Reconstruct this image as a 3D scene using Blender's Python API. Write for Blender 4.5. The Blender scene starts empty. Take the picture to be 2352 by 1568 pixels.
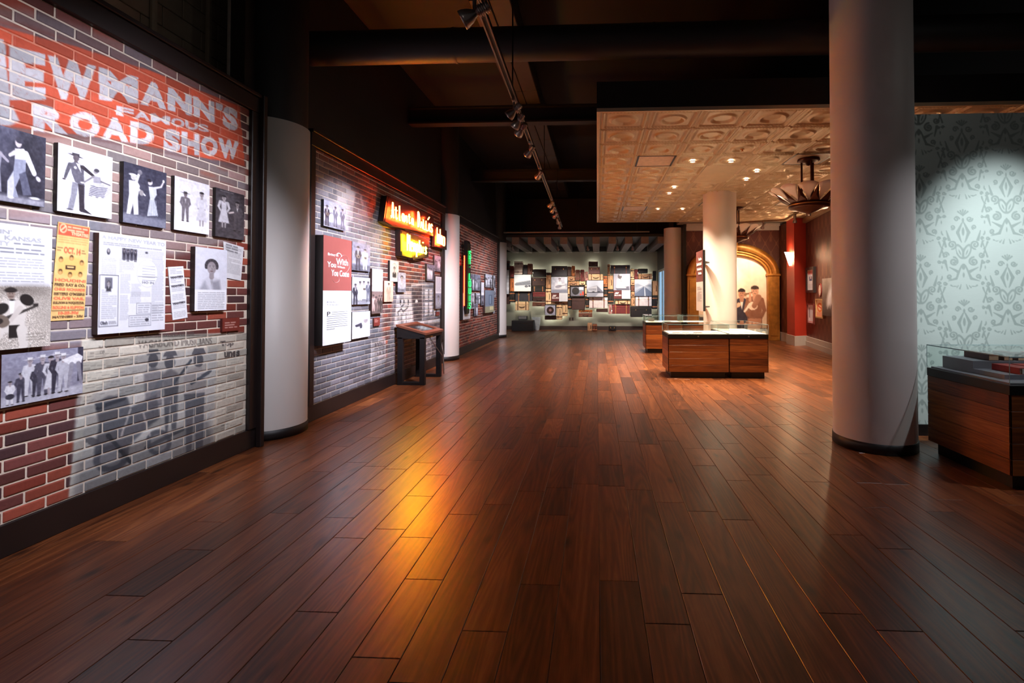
import bpy, math, random
import numpy as np
from mathutils import Vector, Matrix, Euler
R_ = random.Random(7)
sc = bpy.context.scene
COL = sc.collection

# ------------------------------------------------------------------ camera, world, exposure
F_PX, W_PX, H_PX = 1090.0, 2352.0, 1568.0
YAW, PITCH, EYE = math.radians(2.6), math.radians(1.0), 1.40
PPX, PPY = 1321.5, 658.0                      # principal point (the photograph is an off-centre crop)
cam_d = bpy.data.cameras.new('camera'); cam = bpy.data.objects.new('camera', cam_d); COL.objects.link(cam)
cam_d.sensor_width = 36; cam_d.sensor_fit = 'HORIZONTAL'; cam_d.lens = F_PX / W_PX * 36
cam_d.shift_x = -(PPX - W_PX / 2) / W_PX; cam_d.shift_y = -(H_PX / 2 - PPY) / W_PX
cam_d.clip_start = .02; cam_d.clip_end = 200
cam.location = (0, 0, EYE); cam.rotation_euler = (math.pi / 2 + PITCH, 0, YAW)
sc.camera = cam
wd = bpy.data.worlds.new('world'); sc.world = wd; wd.use_nodes = True
wd.node_tree.nodes['Background'].inputs[0].default_value = (.5, .46, .44, 1)
wd.node_tree.nodes['Background'].inputs[1].default_value = .03
vs = sc.view_settings; vs.view_transform = 'Standard'; vs.look = 'None'; vs.gamma = 1; vs.use_curve_mapping = False
vs.exposure = 1.2
try:
    sc.cycles.sample_clamp_indirect = 4.0; sc.cycles.max_bounces = 4; sc.cycles.diffuse_bounces = 3; sc.cycles.glossy_bounces = 3; sc.cycles.transmission_bounces = 2; sc.cycles.transparent_max_bounces = 14; sc.cycles.use_adaptive_sampling = True; sc.cycles.adaptive_threshold = .06
    sc.cycles.use_denoising = True
except Exception: pass
SPOT = 1.0            # scale of every spot lamp

_F = np.array([-math.sin(YAW) * math.cos(PITCH), math.cos(YAW) * math.cos(PITCH), math.sin(PITCH)])
_R = np.array([math.cos(YAW), math.sin(YAW), 0.0]); _U = np.cross(_R, _F); _O = np.array([0, 0, EYE])
def ray(x, y): return _F + _R * (x - PPX) / F_PX + _U * (PPY - y) / F_PX
def on(x, y, ax, val):                        # a measured photo point on a world plane
    d = ray(x, y); return _O + d * (val - _O[ax]) / d[ax]
def proj(P):
    v = np.asarray(P, float) - _O; z = v @ _F
    return PPX + F_PX * (v @ _R) / z, PPY - F_PX * (v @ _U) / z

# ------------------------------------------------------------------ materials
def lin(c):
    c = np.asarray(c, float) / 255.0
    return np.where(c <= .04045, c / 12.92, ((c + .055) / 1.055) ** 2.4)
MATS = {}
class NT:
    def __init__(s, name):
        s.m = bpy.data.materials.new(name); s.m.use_nodes = True; s.t = s.m.node_tree
        s.b = s.t.nodes['Principled BSDF']; s.out = s.t.nodes['Material Output']
    def n(s, typ, **kw):
        nd = s.t.nodes.new(typ)
        for k, v in kw.items():
            if k in nd.inputs: nd.inputs[k].default_value = v
            else: setattr(nd, k, v)
        return nd
    def l(s, a, b): s.t.links.new(a, b)
    def mix(s, fac, a, b, blend='MIX'):
        nd = s.t.nodes.new('ShaderNodeMix'); nd.data_type = 'RGBA'; nd.blend_type = blend
        for i, v in ((0, fac), (6, a), (7, b)):
            if isinstance(v, bpy.types.NodeSocket): s.l(v, nd.inputs[i])
            else: nd.inputs[i].default_value = v if i == 0 else (tuple(v) + (1,))[:4]
        return nd.outputs[2]
    def math(s, op, a, b=None, c=None):
        nd = s.t.nodes.new('ShaderNodeMath'); nd.operation = op
        for i, v in enumerate((a, b, c)):
            if v is None: continue
            if isinstance(v, bpy.types.NodeSocket): s.l(v, nd.inputs[i])
            else: nd.inputs[i].default_value = v
        return nd.outputs[0]
    def coord(s, scale=(1, 1, 1), loc=(0, 0, 0)):
        tc = s.n('ShaderNodeTexCoord'); mp = s.n('ShaderNodeMapping'); mp.inputs['Scale'].default_value = scale
        mp.inputs['Location'].default_value = loc
        s.l(tc.outputs['Object'], mp.inputs['Vector']); return mp.outputs[0]
    def noise(s, vec, scale=5, detail=4, rough=.5, dist=0):
        nd = s.n('ShaderNodeTexNoise'); nd.inputs['Scale'].default_value = scale; nd.inputs['Detail'].default_value = detail
        nd.inputs['Roughness'].default_value = rough; nd.inputs['Distortion'].default_value = dist
        s.l(vec, nd.inputs['Vector']); return nd.outputs['Fac']
    def ramp(s, fac, stops):
        nd = s.n('ShaderNodeValToRGB'); e = nd.color_ramp.elements
        while len(e) < len(stops): e.new(.5)
        for q, (p, c) in zip(e, stops): q.position = p; q.color = (tuple(c) + (1,))[:4]
        s.l(fac, nd.inputs[0]); return nd.outputs[0]
    def bump(s, h, strength=.3, dist=.01):
        nd = s.n('ShaderNodeBump'); nd.inputs['Strength'].default_value = strength; nd.inputs['Distance'].default_value = dist
        s.l(h, nd.inputs['Height']); s.l(nd.outputs[0], s.b.inputs['Normal'])

def pm(name, col, rough=.5, metal=0., var=.12, scale=14, bump=0., emit=None, es=0., spec=.5, stretch=(1, 1, 1)):
    if name in MATS: return MATS[name]
    n = NT(name); c = lin(col)
    v = n.coord(stretch); f = n.noise(v, scale, 2)
    a = tuple(np.clip(c * (1 - var), 0, 1)); b = tuple(np.clip(c * (1 + var), 0, 1))
    n.l(n.ramp(f, [(.3, a), (.7, b)]), n.b.inputs['Base Color'])
    n.b.inputs['Roughness'].default_value = rough; n.b.inputs['Metallic'].default_value = metal
    n.b.inputs['Specular IOR Level'].default_value = spec
    if bump: n.bump(n.noise(v, scale * 6, 2), bump, .004)
    if emit is not None:
        n.b.inputs['Emission Color'].default_value = tuple(lin(emit)) + (1,); n.b.inputs['Emission Strength'].default_value = es
    MATS[name] = n.m; return n.m

def print_mat(name, rough=.45, bump=0., noise_amt=.06, noise_scale=60, metal=0., spec=.4):
    if name in MATS: return MATS[name]
    n = NT(name); at = n.n('ShaderNodeAttribute'); at.attribute_name = 'Col'
    v = n.coord(); f = n.noise(v, noise_scale, 3)
    tint = n.ramp(f, [(.25, (1 - noise_amt,) * 3), (.75, (1 + noise_amt,) * 3)])
    n.l(n.mix(1.0, at.outputs['Color'], tint, 'MULTIPLY'), n.b.inputs['Base Color'])
    n.b.inputs['Roughness'].default_value = rough; n.b.inputs['Metallic'].default_value = metal
    n.b.inputs['Specular IOR Level'].default_value = spec
    if bump: n.bump(n.noise(v, noise_scale * 1.4, 3), bump, .004)
    MATS[name] = n.m; return n.m

def wood_mat(name, stops, along=(9, .55, 9), rough=.32, per='Col', coat=.0, ringscale=1.0, bump=.12, dark=.5):
    """long-grain wood; the red of the point colour 'Col' gives each board its tone, the green shifts its figure"""
    n = NT(name); at = n.n('ShaderNodeAttribute'); at.attribute_name = per
    sp = n.n('ShaderNodeSeparateColor'); n.l(at.outputs['Color'], sp.inputs[0])
    tc = n.n('ShaderNodeTexCoord'); off = n.n('ShaderNodeCombineXYZ')
    n.l(n.math('MULTIPLY', sp.outputs[1], 31.0), off.inputs[0]); n.l(n.math('MULTIPLY', sp.outputs[1], 57.0), off.inputs[1]); n.l(n.math('MULTIPLY', sp.outputs[1], 13.0), off.inputs[2])
    add = n.n('ShaderNodeVectorMath'); add.operation = 'ADD'; n.l(tc.outputs['Object'], add.inputs[0]); n.l(off.outputs[0], add.inputs[1])
    mp = n.n('ShaderNodeMapping'); mp.inputs['Scale'].default_value = along; n.l(add.outputs[0], mp.inputs[0])
    fine = n.noise(mp.outputs[0], 9, 4, .65); broad = n.noise(mp.outputs[0], .9, 3, .5, .6)
    rg = n.n('ShaderNodeTexNoise'); rg.inputs['Scale'].default_value = .55 * ringscale; rg.inputs['Detail'].default_value = 1; rg.inputs['Distortion'].default_value = .4
    n.l(mp.outputs[0], rg.inputs['Vector'])
    rings = n.math('SINE', n.math('MULTIPLY', rg.outputs['Fac'], 95.0))
    rings = n.math('MULTIPLY', n.math('ADD', rings, 1.0), .5)
    kn = n.n('ShaderNodeTexVoronoi'); kn.voronoi_dimensions = '2D'; kn.inputs['Scale'].default_value = .8
    mp2 = n.n('ShaderNodeMapping'); mp2.inputs['Scale'].default_value = tuple(q * k for q, k in zip(along, (.42, 2.4, .42))); n.l(add.outputs[0], mp2.inputs[0]); n.l(mp2.outputs[0], kn.inputs['Vector'])
    ksp = n.n('ShaderNodeSeparateColor'); n.l(kn.outputs['Color'], ksp.inputs[0]); kd = n.math('ADD', kn.outputs['Distance'], n.math('MULTIPLY', n.math('SUBTRACT', fine, .5), .10)); knot = n.math('MULTIPLY', n.ramp(kd, [(.02, (1, 1, 1)), (.12, (0, 0, 0))]), n.math('GREATER_THAN', ksp.outputs[0], .52))
    t = n.math('ADD', n.math('MULTIPLY', sp.outputs[0], .62), n.math('MULTIPLY', n.math('SUBTRACT', broad, .5), .55))
    t = n.math('ADD', t, n.math('MULTIPLY', n.math('SUBTRACT', fine, .5), .46))
    t = n.math('ADD', t, n.math('MULTIPLY', n.math('SUBTRACT', rings, .5), .15))
    t = n.math('ADD', t, .19)
    c = n.ramp(t, [(p, tuple(lin(q))) for p, q in stops])
    c = n.mix(n.math('MULTIPLY', knot, .8), c, tuple(lin((24, 12, 8))))
    n.l(c, n.b.inputs['Base Color'])
    rr = n.math('ADD', rough - .05, n.math('MULTIPLY', fine, .12)); n.l(rr, n.b.inputs['Roughness'])
    n.b.inputs['Coat Weight'].default_value = coat; n.b.inputs['Coat Roughness'].default_value = .25
    hh = n.math('ADD', n.math('MULTIPLY', fine, .6), n.math('MULTIPLY', rings, .25))
    n.bump(hh, bump, .003)
    MATS[name] = n.m; return n.m

def emit_mat(name, col, strength):
    if name in MATS: return MATS[name]
    n = NT(name); e = n.n('ShaderNodeEmission'); e.inputs[0].default_value = tuple(lin(col)) + (1,); e.inputs[1].default_value = strength
    n.l(e.outputs[0], n.out.inputs[0]); MATS[name] = n.m; return n.m
def glass_mat(name, tint=(249, 252, 251), refl=1.45):
    if name in MATS: return MATS[name]
    n = NT(name); tr = n.n('ShaderNodeBsdfTransparent'); tr.inputs[0].default_value = tuple(lin(tint)) + (1,)
    gl = n.n('ShaderNodeBsdfGlossy'); gl.inputs['Roughness'].default_value = .02
    fr = n.n('ShaderNodeFresnel'); fr.inputs[0].default_value = refl
    ge = n.n('ShaderNodeNewGeometry'); mx = n.n('ShaderNodeMixShader'); n.l(n.math('MULTIPLY', n.math('SUBTRACT', 1.0, ge.outputs['Backfacing']), fr.outputs[0]), mx.inputs[0]); n.l(tr.outputs[0], mx.inputs[1]); n.l(gl.outputs[0], mx.inputs[2])
    n.l(mx.outputs[0], n.out.inputs[0]); MATS[name] = n.m; return n.m

# ------------------------------------------------------------------ mesh building
class MB:
    def __init__(s): s.v = []; s.f = []; s.c = None
    def add(s, vs, fs):
        k = len(s.v); s.v += [tuple(map(float, q)) for q in vs]; s.f += [tuple(i + k for i in q) for q in fs]; return s
    def box(s, x0, x1, y0, y1, z0, z1):
        v = [(x0, y0, z0), (x1, y0, z0), (x1, y1, z0), (x0, y1, z0), (x0, y0, z1), (x1, y0, z1), (x1, y1, z1), (x0, y1, z1)]
        return s.add(v, [(0, 3, 2, 1), (4, 5, 6, 7), (0, 1, 5, 4), (1, 2, 6, 5), (2, 3, 7, 6), (3, 0, 4, 7)])
    def bbox(s, x0, x1, y0, y1, z0, z1, b=.006):      # box with chamfered edges
        xs, ys, zs = (x0, x1), (y0, y1), (z0, z1); v = []; idx = {}
        for i in (0, 1):
            for j in (0, 1):
                for k in (0, 1):
                    p = (xs[i], ys[j], zs[k]); sg = (1 - 2 * i, 1 - 2 * j, 1 - 2 * k)
                    for a in range(3):
                        q = [p[d] + (sg[d] * b if d != a else 0) for d in range(3)]; idx[i, j, k, a] = len(v); v.append(q)
        f = []
        def face(ids, nrm):
            P = [np.array(v[i]) for i in ids]; nn = np.cross(P[1] - P[0], P[2] - P[0])
            f.append(tuple(ids) if nn @ np.array(nrm) > 0 else tuple(reversed(ids)))
        for a in range(3):
            o = [d for d in range(3) if d != a]
            for e in (0, 1):
                ids = []
                for (m, n_) in ((0, 0), (1, 0), (1, 1), (0, 1)):
                    t = [0, 0, 0]; t[a] = e; t[o[0]] = m; t[o[1]] = n_; ids.append(idx[t[0], t[1], t[2], a])
                nr = [0, 0, 0]; nr[a] = 2 * e - 1; face(ids, nr)
            for m in (0, 1):
                for n_ in (0, 1):
                    t0 = [0, 0, 0]; t1 = [0, 0, 0]; t0[o[0]] = t1[o[0]] = m; t0[o[1]] = t1[o[1]] = n_; t0[a] = 0; t1[a] = 1
                    nr = [0, 0, 0]; nr[o[0]] = 2 * m - 1; nr[o[1]] = 2 * n_ - 1
                    face([idx[(*t0, o[0])], idx[(*t1, o[0])], idx[(*t1, o[1])], idx[(*t0, o[1])]], nr)
        for i in (0, 1):
            for j in (0, 1):
                for k in (0, 1): face([idx[i, j, k, 0], idx[i, j, k, 1], idx[i, j, k, 2]], (2 * i - 1, 2 * j - 1, 2 * k - 1))
        return s.add(v, f)
    def lathe(s, prof, seg=24, c=(0, 0, 0), axis='z'):
        n = len(prof); v = []
        for i in range(seg):
            a = 2 * math.pi * i / seg
            for r, z in prof:
                p = (r * math.cos(a), r * math.sin(a), z)
                if axis == 'x': p = (p[2], p[0], p[1])
                if axis == 'y': p = (p[1], p[2], p[0])
                v.append((p[0] + c[0], p[1] + c[1], p[2] + c[2]))
        f = [(i * n + j, ((i + 1) % seg) * n + j, ((i + 1) % seg) * n + j + 1, i * n + j + 1) for i in range(seg) for j in range(n - 1)]
        return s.add(v, f)
    def tube(s, pts, r, seg=8, closed=False):
        P = [np.array(p, float) for p in pts]; n = len(P); v = []; up0 = None
        rr = r if hasattr(r, '__len__') else [r] * n
        for i in range(n):
            a = P[(i + 1) % n] if (i < n - 1 or closed) else P[i]; b = P[i - 1] if (i > 0 or closed) else P[i]
            t = a - b; t = t / (np.linalg.norm(t) + 1e-9)
            if up0 is None:
                up0 = np.array([0, 0, 1.0]) if abs(t[2]) < .9 else np.array([1.0, 0, 0])
            x = np.cross(up0, t); x /= np.linalg.norm(x) + 1e-9; y = np.cross(t, x); up0 = y
            for k in range(seg):
                q = 2 * math.pi * k / seg; v.append(P[i] + rr[i] * (math.cos(q) * x + math.sin(q) * y))
        m = n if closed else n - 1
        f = [(i * seg + k, i * seg + (k + 1) % seg, ((i + 1) % n) * seg + (k + 1) % seg, ((i + 1) % n) * seg + k) for i in range(m) for k in range(seg)]
        if not closed: f += [tuple(range(seg))[::-1], tuple((n - 1) * seg + k for k in range(seg))]
        return s.add(v, f)
    def prism(s, poly, a0, a1, plane='xy'):           # polygon pushed along the third axis
        n = len(poly)
        def P(p, h): return (p[0], p[1], h) if plane == 'xy' else (p[0], h, p[1]) if plane == 'xz' else (h, p[0], p[1])
        v = [P(p, a0) for p in poly] + [P(p, a1) for p in poly]
        return s.add(v, [tuple(range(n))[::-1], tuple(range(n, 2 * n))] + [(i, (i + 1) % n, n + (i + 1) % n, n + i) for i in range(n)])
    def xf(s, M):
        s.v = [tuple(M @ Vector(p)) for p in s.v]; return s
    def mesh(s, name, mat, smooth=False, org=None):
        me = bpy.data.meshes.new(name)
        v = s.v if org is None else [(p[0] - org[0], p[1] - org[1], p[2] - org[2]) for p in s.v]
        me.from_pydata(v, [], s.f); me.update()
        if mat is not None: me.materials.append(mat)
        if smooth: me.polygons.foreach_set('use_smooth', [True] * len(me.polygons))
        if s.c is not None: set_col(me, s.c)
        return me
    def build(s, name, mat, parent=None, smooth=False, kind=None):
        org = root_loc(parent)
        o = bpy.data.objects.new(name, s.mesh(name, mat, smooth, org)); COL.objects.link(o)
        if parent is not None: o.parent = parent
        if kind: o['kind'] = kind
        if smooth == 'auto':
            pass
        return o
def set_col(me, cols):
    cols = np.asarray(cols, np.float32)
    if cols.shape[1] == 3: cols = np.concatenate([cols, np.ones((len(cols), 1), np.float32)], 1)
    at = me.color_attributes.new('Col', 'FLOAT_COLOR', 'POINT'); at.data.foreach_set('color', cols.ravel())
def root_loc(p):
    x = np.zeros(3)
    while p is not None: x += np.array(p.location); p = p.parent
    return x if x.any() else None
def tag(o, label, cat, group=None):
    o['label'] = label; o['category'] = cat
    if group: o['group'] = group
    return o
def thing(name, label, cat, loc=(0, 0, 0), group=None):
    o = bpy.data.objects.new(name, None); COL.objects.link(o); o.location = loc; o.empty_display_size = .1
    return tag(o, label, cat, group)
def struct(o): o['kind'] = 'structure'; return o
def copy_tree(o, parent=None):
    c = o.copy(); COL.objects.link(c)
    if parent is not None: c.parent = parent
    for ch in list(o.children): copy_tree(ch, c)
    return c
def grid_mesh(name, P, cols, mat, org=None):          # P: (h, w, 3) points
    h, w = P.shape[:2]; me = bpy.data.meshes.new(name); Q = P.reshape(-1, 3)
    if org is not None: Q = Q - org
    idx = np.arange(h * w).reshape(h, w)
    f = np.stack([idx[:-1, :-1], idx[1:, :-1], idx[1:, 1:], idx[:-1, 1:]], -1).reshape(-1, 4)
    me.vertices.add(h * w); me.vertices.foreach_set('co', Q.astype(np.float32).ravel())
    me.loops.add(f.size); me.loops.foreach_set('vertex_index', f.astype(np.int32).ravel())
    me.polygons.add(len(f)); me.polygons.foreach_set('loop_start', np.arange(0, f.size, 4, dtype=np.int32))
    me.update(calc_edges=True); me.validate()
    me.materials.append(mat)
    if cols is not None: set_col(me, cols.reshape(-1, cols.shape[-1]))
    return me

# ------------------------------------------------------------------ a small painter for printed pictures (sRGB 0..255, x 0..1, y 0..h/w downwards)
class Cv:
    def __init__(s, w, h, col=(128, 128, 128), a=1.0):
        s.w, s.h = int(w), int(h); s.a = np.empty((s.h, s.w, 3)); s.a[:] = col; s.m = np.full((s.h, s.w), float(a))
        s.asp = s.h / s.w; s.rs = np.random.RandomState(len(MATS) * 7 + s.w * 31 + s.h)
    def _win(s, x0, y0, x1, y1):
        i0 = max(0, int(x0 * s.w) - 3); i1 = min(s.w, int(x1 * s.w) + 4); j0 = max(0, int(y0 * s.w) - 3); j1 = min(s.h, int(y1 * s.w) + 4)
        if i1 <= i0 or j1 <= j0: return None
        xx = (np.arange(i0, i1) + .5) / s.w; yy = (np.arange(j0, j1) + .5) / s.w
        X, Y = np.meshgrid(xx, yy); return (slice(j0, j1), slice(i0, i1)), X, Y
    def put(s, sl, al, c):
        al = al[..., None]; s.a[sl] = s.a[sl] * (1 - al) + np.array(c, float) * al; s.m[sl] = np.maximum(s.m[sl], al[..., 0])
        return s
    def ell(s, cx, cy, rx, ry, c, rot=0., al=1., soft=1.):
        R = max(rx, ry) + .01; q = s._win(cx - R, cy - R, cx + R, cy + R)
        if q is None: return s
        sl, X, Y = q; ca, sa = math.cos(rot), math.sin(rot); u = (X - cx) * ca + (Y - cy) * sa; v = -(X - cx) * sa + (Y - cy) * ca
        d = (np.hypot(u / rx, v / ry) - 1) * min(rx, ry); return s.put(sl, al * np.clip(.5 - d * s.w / soft, 0, 1), c)
    def cap(s, x0, y0, x1, y1, r0, r1, c, al=1., soft=1.):
        R = max(r0, r1) + .005; q = s._win(min(x0, x1) - R, min(y0, y1) - R, max(x0, x1) + R, max(y0, y1) + R)
        if q is None: return s
        sl, X, Y = q; dx, dy = x1 - x0, y1 - y0; t = np.clip(((X - x0) * dx + (Y - y0) * dy) / (dx * dx + dy * dy + 1e-9), 0, 1)
        d = np.hypot(X - x0 - t * dx, Y - y0 - t * dy) - (r0 + (r1 - r0) * t); return s.put(sl, al * np.clip(.5 - d * s.w / soft, 0, 1), c)
    def line(s, pts, r, c, al=1.):
        for a, b in zip(pts[:-1], pts[1:]): s.cap(a[0], a[1], b[0], b[1], r, r, c, al)
        return s
    def sdpoly(s, pts, X, Y):
        d = np.full(X.shape, 9.); ins = np.zeros(X.shape, bool); n = len(pts)
        for i in range(n):
            (x0, y0), (x1, y1) = pts[i], pts[(i + 1) % n]; dx, dy = x1 - x0, y1 - y0
            t = np.clip(((X - x0) * dx + (Y - y0) * dy) / (dx * dx + dy * dy + 1e-12), 0, 1); d = np.minimum(d, np.hypot(X - x0 - t * dx, Y - y0 - t * dy))
            cr = ((y0 > Y) != (y1 > Y)) & (X < dx * (Y - y0) / (dy if abs(dy) > 1e-12 else 1e-12) + x0); ins ^= cr
        return np.where(ins, -d, d)
    def poly(s, pts, c, al=1., soft=1.):
        xs = [p[0] for p in pts]; ys = [p[1] for p in pts]; q = s._win(min(xs), min(ys), max(xs), max(ys))
        if q is None: return s
        sl, X, Y = q; return s.put(sl, al * np.clip(.5 - s.sdpoly(pts, X, Y) * s.w / soft, 0, 1), c)
    def rect(s, x0, y0, x1, y1, c, al=1., soft=1.): return s.poly([(x0, y0), (x1, y0), (x1, y1), (x0, y1)], c, al, soft)
    def grad(s, c0, c1):
        t = np.linspace(0, 1, s.h)[:, None, None]; s.a[:] = np.array(c0) * (1 - t) + np.array(c1) * t; return s
    def noise(s, amp=20, cell=6, rgb=False):
        for k in (cell, max(2, cell // 2)):
            g = s.rs.rand(s.h // k + 2, s.w // k + 2); yy = np.arange(s.h) / k; xx = np.arange(s.w) / k
            j = yy.astype(int); i = xx.astype(int); fy = (yy - j)[:, None]; fx = (xx - i)[None]
            v = g[j][:, i] * (1 - fy) * (1 - fx) + g[j][:, i + 1] * (1 - fy) * fx + g[j + 1][:, i] * fy * (1 - fx) + g[j + 1][:, i + 1] * fy * fx
            s.a += ((v - .5) * amp)[..., None]; amp *= .6
        return s
    def words(s, x0, y0, x1, y1, pitch, c=(90, 90, 95), al=.8, th=.35):    # a block of unreadably small print
        y = y0
        while y < y1:
            x = x0
            while x < x1 - pitch:
                L = pitch * (1.2 + 3 * s.rs.rand()); s.rect(x, y, min(x + L, x1), y + pitch * th, c, al, 1.3); x += L + pitch * .45
                if s.rs.rand() < .03: break
            y += pitch
        return s
    def text(s, txt, quad, c, al=1., bold=.0, fn=None):   # quad: four canvas points TL TR BR BL
        V, T = glyphs(txt, bold); q = [np.array(p, float) for p in quad]
        P = [((1 - v) * ((1 - u) * q[3] + u * q[2]) + v * ((1 - u) * q[0] + u * q[1])) for u, v in V]
        xs = [p[0] for p in P]; ys = [p[1] for p in P]; w = s._win(min(xs), min(ys), max(xs), max(ys))
        if w is None: return s
        sl, X, Y = w; M = np.zeros(X.shape); x_0, y_0 = X[0, 0], Y[0, 0]
        for t in T:
            p = [P[i] for i in t]; i0 = max(0, int((min(k[0] for k in p) - x_0) * s.w) - 1); i1 = int((max(k[0] for k in p) - x_0) * s.w) + 3
            j0 = max(0, int((min(k[1] for k in p) - y_0) * s.w) - 1); j1 = int((max(k[1] for k in p) - y_0) * s.w) + 3
            xx, yy = X[j0:j1, i0:i1], Y[j0:j1, i0:i1]
            if not xx.size: continue
            M[j0:j1, i0:i1] = np.maximum(M[j0:j1, i0:i1], np.clip(.75 - s.sdpoly(p, xx, yy) * s.w, 0, 1))
        return s.put(sl, al * M, c)
    def cols(s, rgba=False): return lin(np.clip(s.a, 0, 255))
_GL = {}
def glyphs(txt, bold=0., space=1.0):
    key = (txt, bold, space)
    if key in _GL: return _GL[key]
    cu = bpy.data.curves.new('lettering_outline', 'FONT'); cu.body = txt; cu.size = 1; cu.offset = bold; cu.space_character = space; cu.resolution_u = 3
    ob = bpy.data.objects.new('lettering_outline', cu); COL.objects.link(ob)
    dg = bpy.context.evaluated_depsgraph_get(); ev = ob.evaluated_get(dg); me = ev.to_mesh(); me.calc_loop_triangles()
    V = np.array([v.co[:2] for v in me.vertices], float); T = [tuple(t.vertices) for t in me.loop_triangles]
    ev.to_mesh_clear(); bpy.data.objects.remove(ob); bpy.data.curves.remove(cu)
    lo, hi = V.min(0), V.max(0); asp = (hi[0] - lo[0]) / (hi[1] - lo[1])
    V = (V - lo) / (hi - lo); _GL[key] = (V, T); _GL[key + ('asp',)] = asp; return _GL[key]
def lettering(name, txt, quad, mat, parent, bold=.0, lift=None):   # flat cut letters on a quad TL TR BR BL (world)
    V, T = glyphs(txt, bold); q = [np.array(p, float) for p in quad]
    nrm = np.cross(q[1] - q[0], q[0] - q[3]); nrm /= np.linalg.norm(nrm); up = nrm * (lift or .0015)
    P = [((1 - v) * ((1 - u) * q[3] + u * q[2]) + v * ((1 - u) * q[0] + u * q[1])) + up for u, v in V]
    m = MB(); m.add(P, T); return m.build(name, mat, parent)
def person(c, x, y, h, coat=(40, 40, 48), shirt=None, skin=(150, 140, 140), legs=None, hat=None, hair=(30, 28, 32), dress=None, la=.25, ra=-.25, inst=None, lean=0.):
    """a standing figure: y = crown, h = height in canvas units"""
    legs = legs or coat; hd = .068 * h; cx = x + lean * h * .5
    sh = y + .19 * h; hip = y + .50 * h; ft = y + h
    for sgn, an in ((-1, la), (1, ra)):
        sx = cx + sgn * .105 * h; ex = sx + math.sin(an) * .17 * h * (-1 if sgn < 0 else -1) ; ey = sh + .02 * h + math.cos(an) * .17 * h
        c.cap(sx, sh + .02 * h, ex, ey, .036 * h, .03 * h, coat); c.cap(ex, ey, ex - sgn * .05 * h, ey + .11 * h, .028 * h, .022 * h, coat); c.ell(ex - sgn * .055 * h, ey + .13 * h, .02 * h, .02 * h, skin)
    if dress is not None:
        c.poly([(cx - .08 * h, sh - .01 * h), (cx + .08 * h, sh - .01 * h), (cx + .07 * h, hip - .08 * h), (x + .15 * h, ft - .14 * h), (x - .15 * h, ft - .14 * h), (cx - .07 * h, hip - .08 * h)], dress, 1, 2)
        for q in (-.04, .04): c.cap(x + q * h, ft - .15 * h, x + q * h, ft, .022 * h, .018 * h, skin)
    else:
        for q in (-.06, .06): c.cap(cx + q * h * .9, hip, x + q * 1.25 * h, ft - .02 * h, .055 * h, .032 * h, legs)
        c.poly([(cx - .12 * h, sh), (cx - .05 * h, sh - .035 * h), (cx + .05 * h, sh - .035 * h), (cx + .12 * h, sh), (cx + .095 * h, hip + .03 * h), (cx - .095 * h, hip + .03 * h)], coat, 1, 2)
        if shirt is not None: c.poly([(cx - .035 * h, sh - .03 * h), (cx + .035 * h, sh - .03 * h), (cx, sh + .17 * h)], shirt)
        for q in (-.075, .075): c.ell(x + q * h, ft - .01 * h, .04 * h, .016 * h, (25, 22, 25))
    c.cap(cx, sh - .06 * h, cx, sh, .03 * h, .035 * h, skin); c.ell(cx, y + .03 * h, hd * .92, hd * .62, hair); c.ell(cx, y + .082 * h, hd * .82, hd * 1.08, skin); c.ell(cx, y + .024 * h, hd * .8, hd * .4, hair)
    if hat is not None:
        c.ell(cx, y + .028 * h, hd * 1.6, .014 * h, hat); c.rect(cx - hd * .8, y - .03 * h, cx + hd * .8, y + .028 * h, hat)
    c.ell(cx - .018 * h, y + .075 * h, .006 * h, .004 * h, (30, 25, 28)); c.ell(cx + .018 * h, y + .075 * h, .006 * h, .004 * h, (30, 25, 28)); c.cap(cx - .014 * h, y + .112 * h, cx + .014 * h, y + .112 * h, .003 * h, .003 * h, (60, 45, 48))
    if inst == 'guitar':
        c.ell(cx + .02 * h, hip - .08 * h, .10 * h, .075 * h, (120, 112, 105), .3); c.ell(cx + .02 * h, hip - .08 * h, .03 * h, .03 * h, (25, 22, 22)); c.cap(cx + .07 * h, hip - .10 * h, cx + .30 * h, hip - .20 * h, .014 * h, .012 * h, (70, 60, 58))
    if inst == 'horn':
        c.cap(cx + .02 * h, sh - .03 * h, cx + .16 * h, sh + .06 * h, .012 * h, .014 * h, (200, 195, 185)); c.ell(cx + .18 * h, sh + .075 * h, .035 * h, .03 * h, (210, 205, 190))
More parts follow.
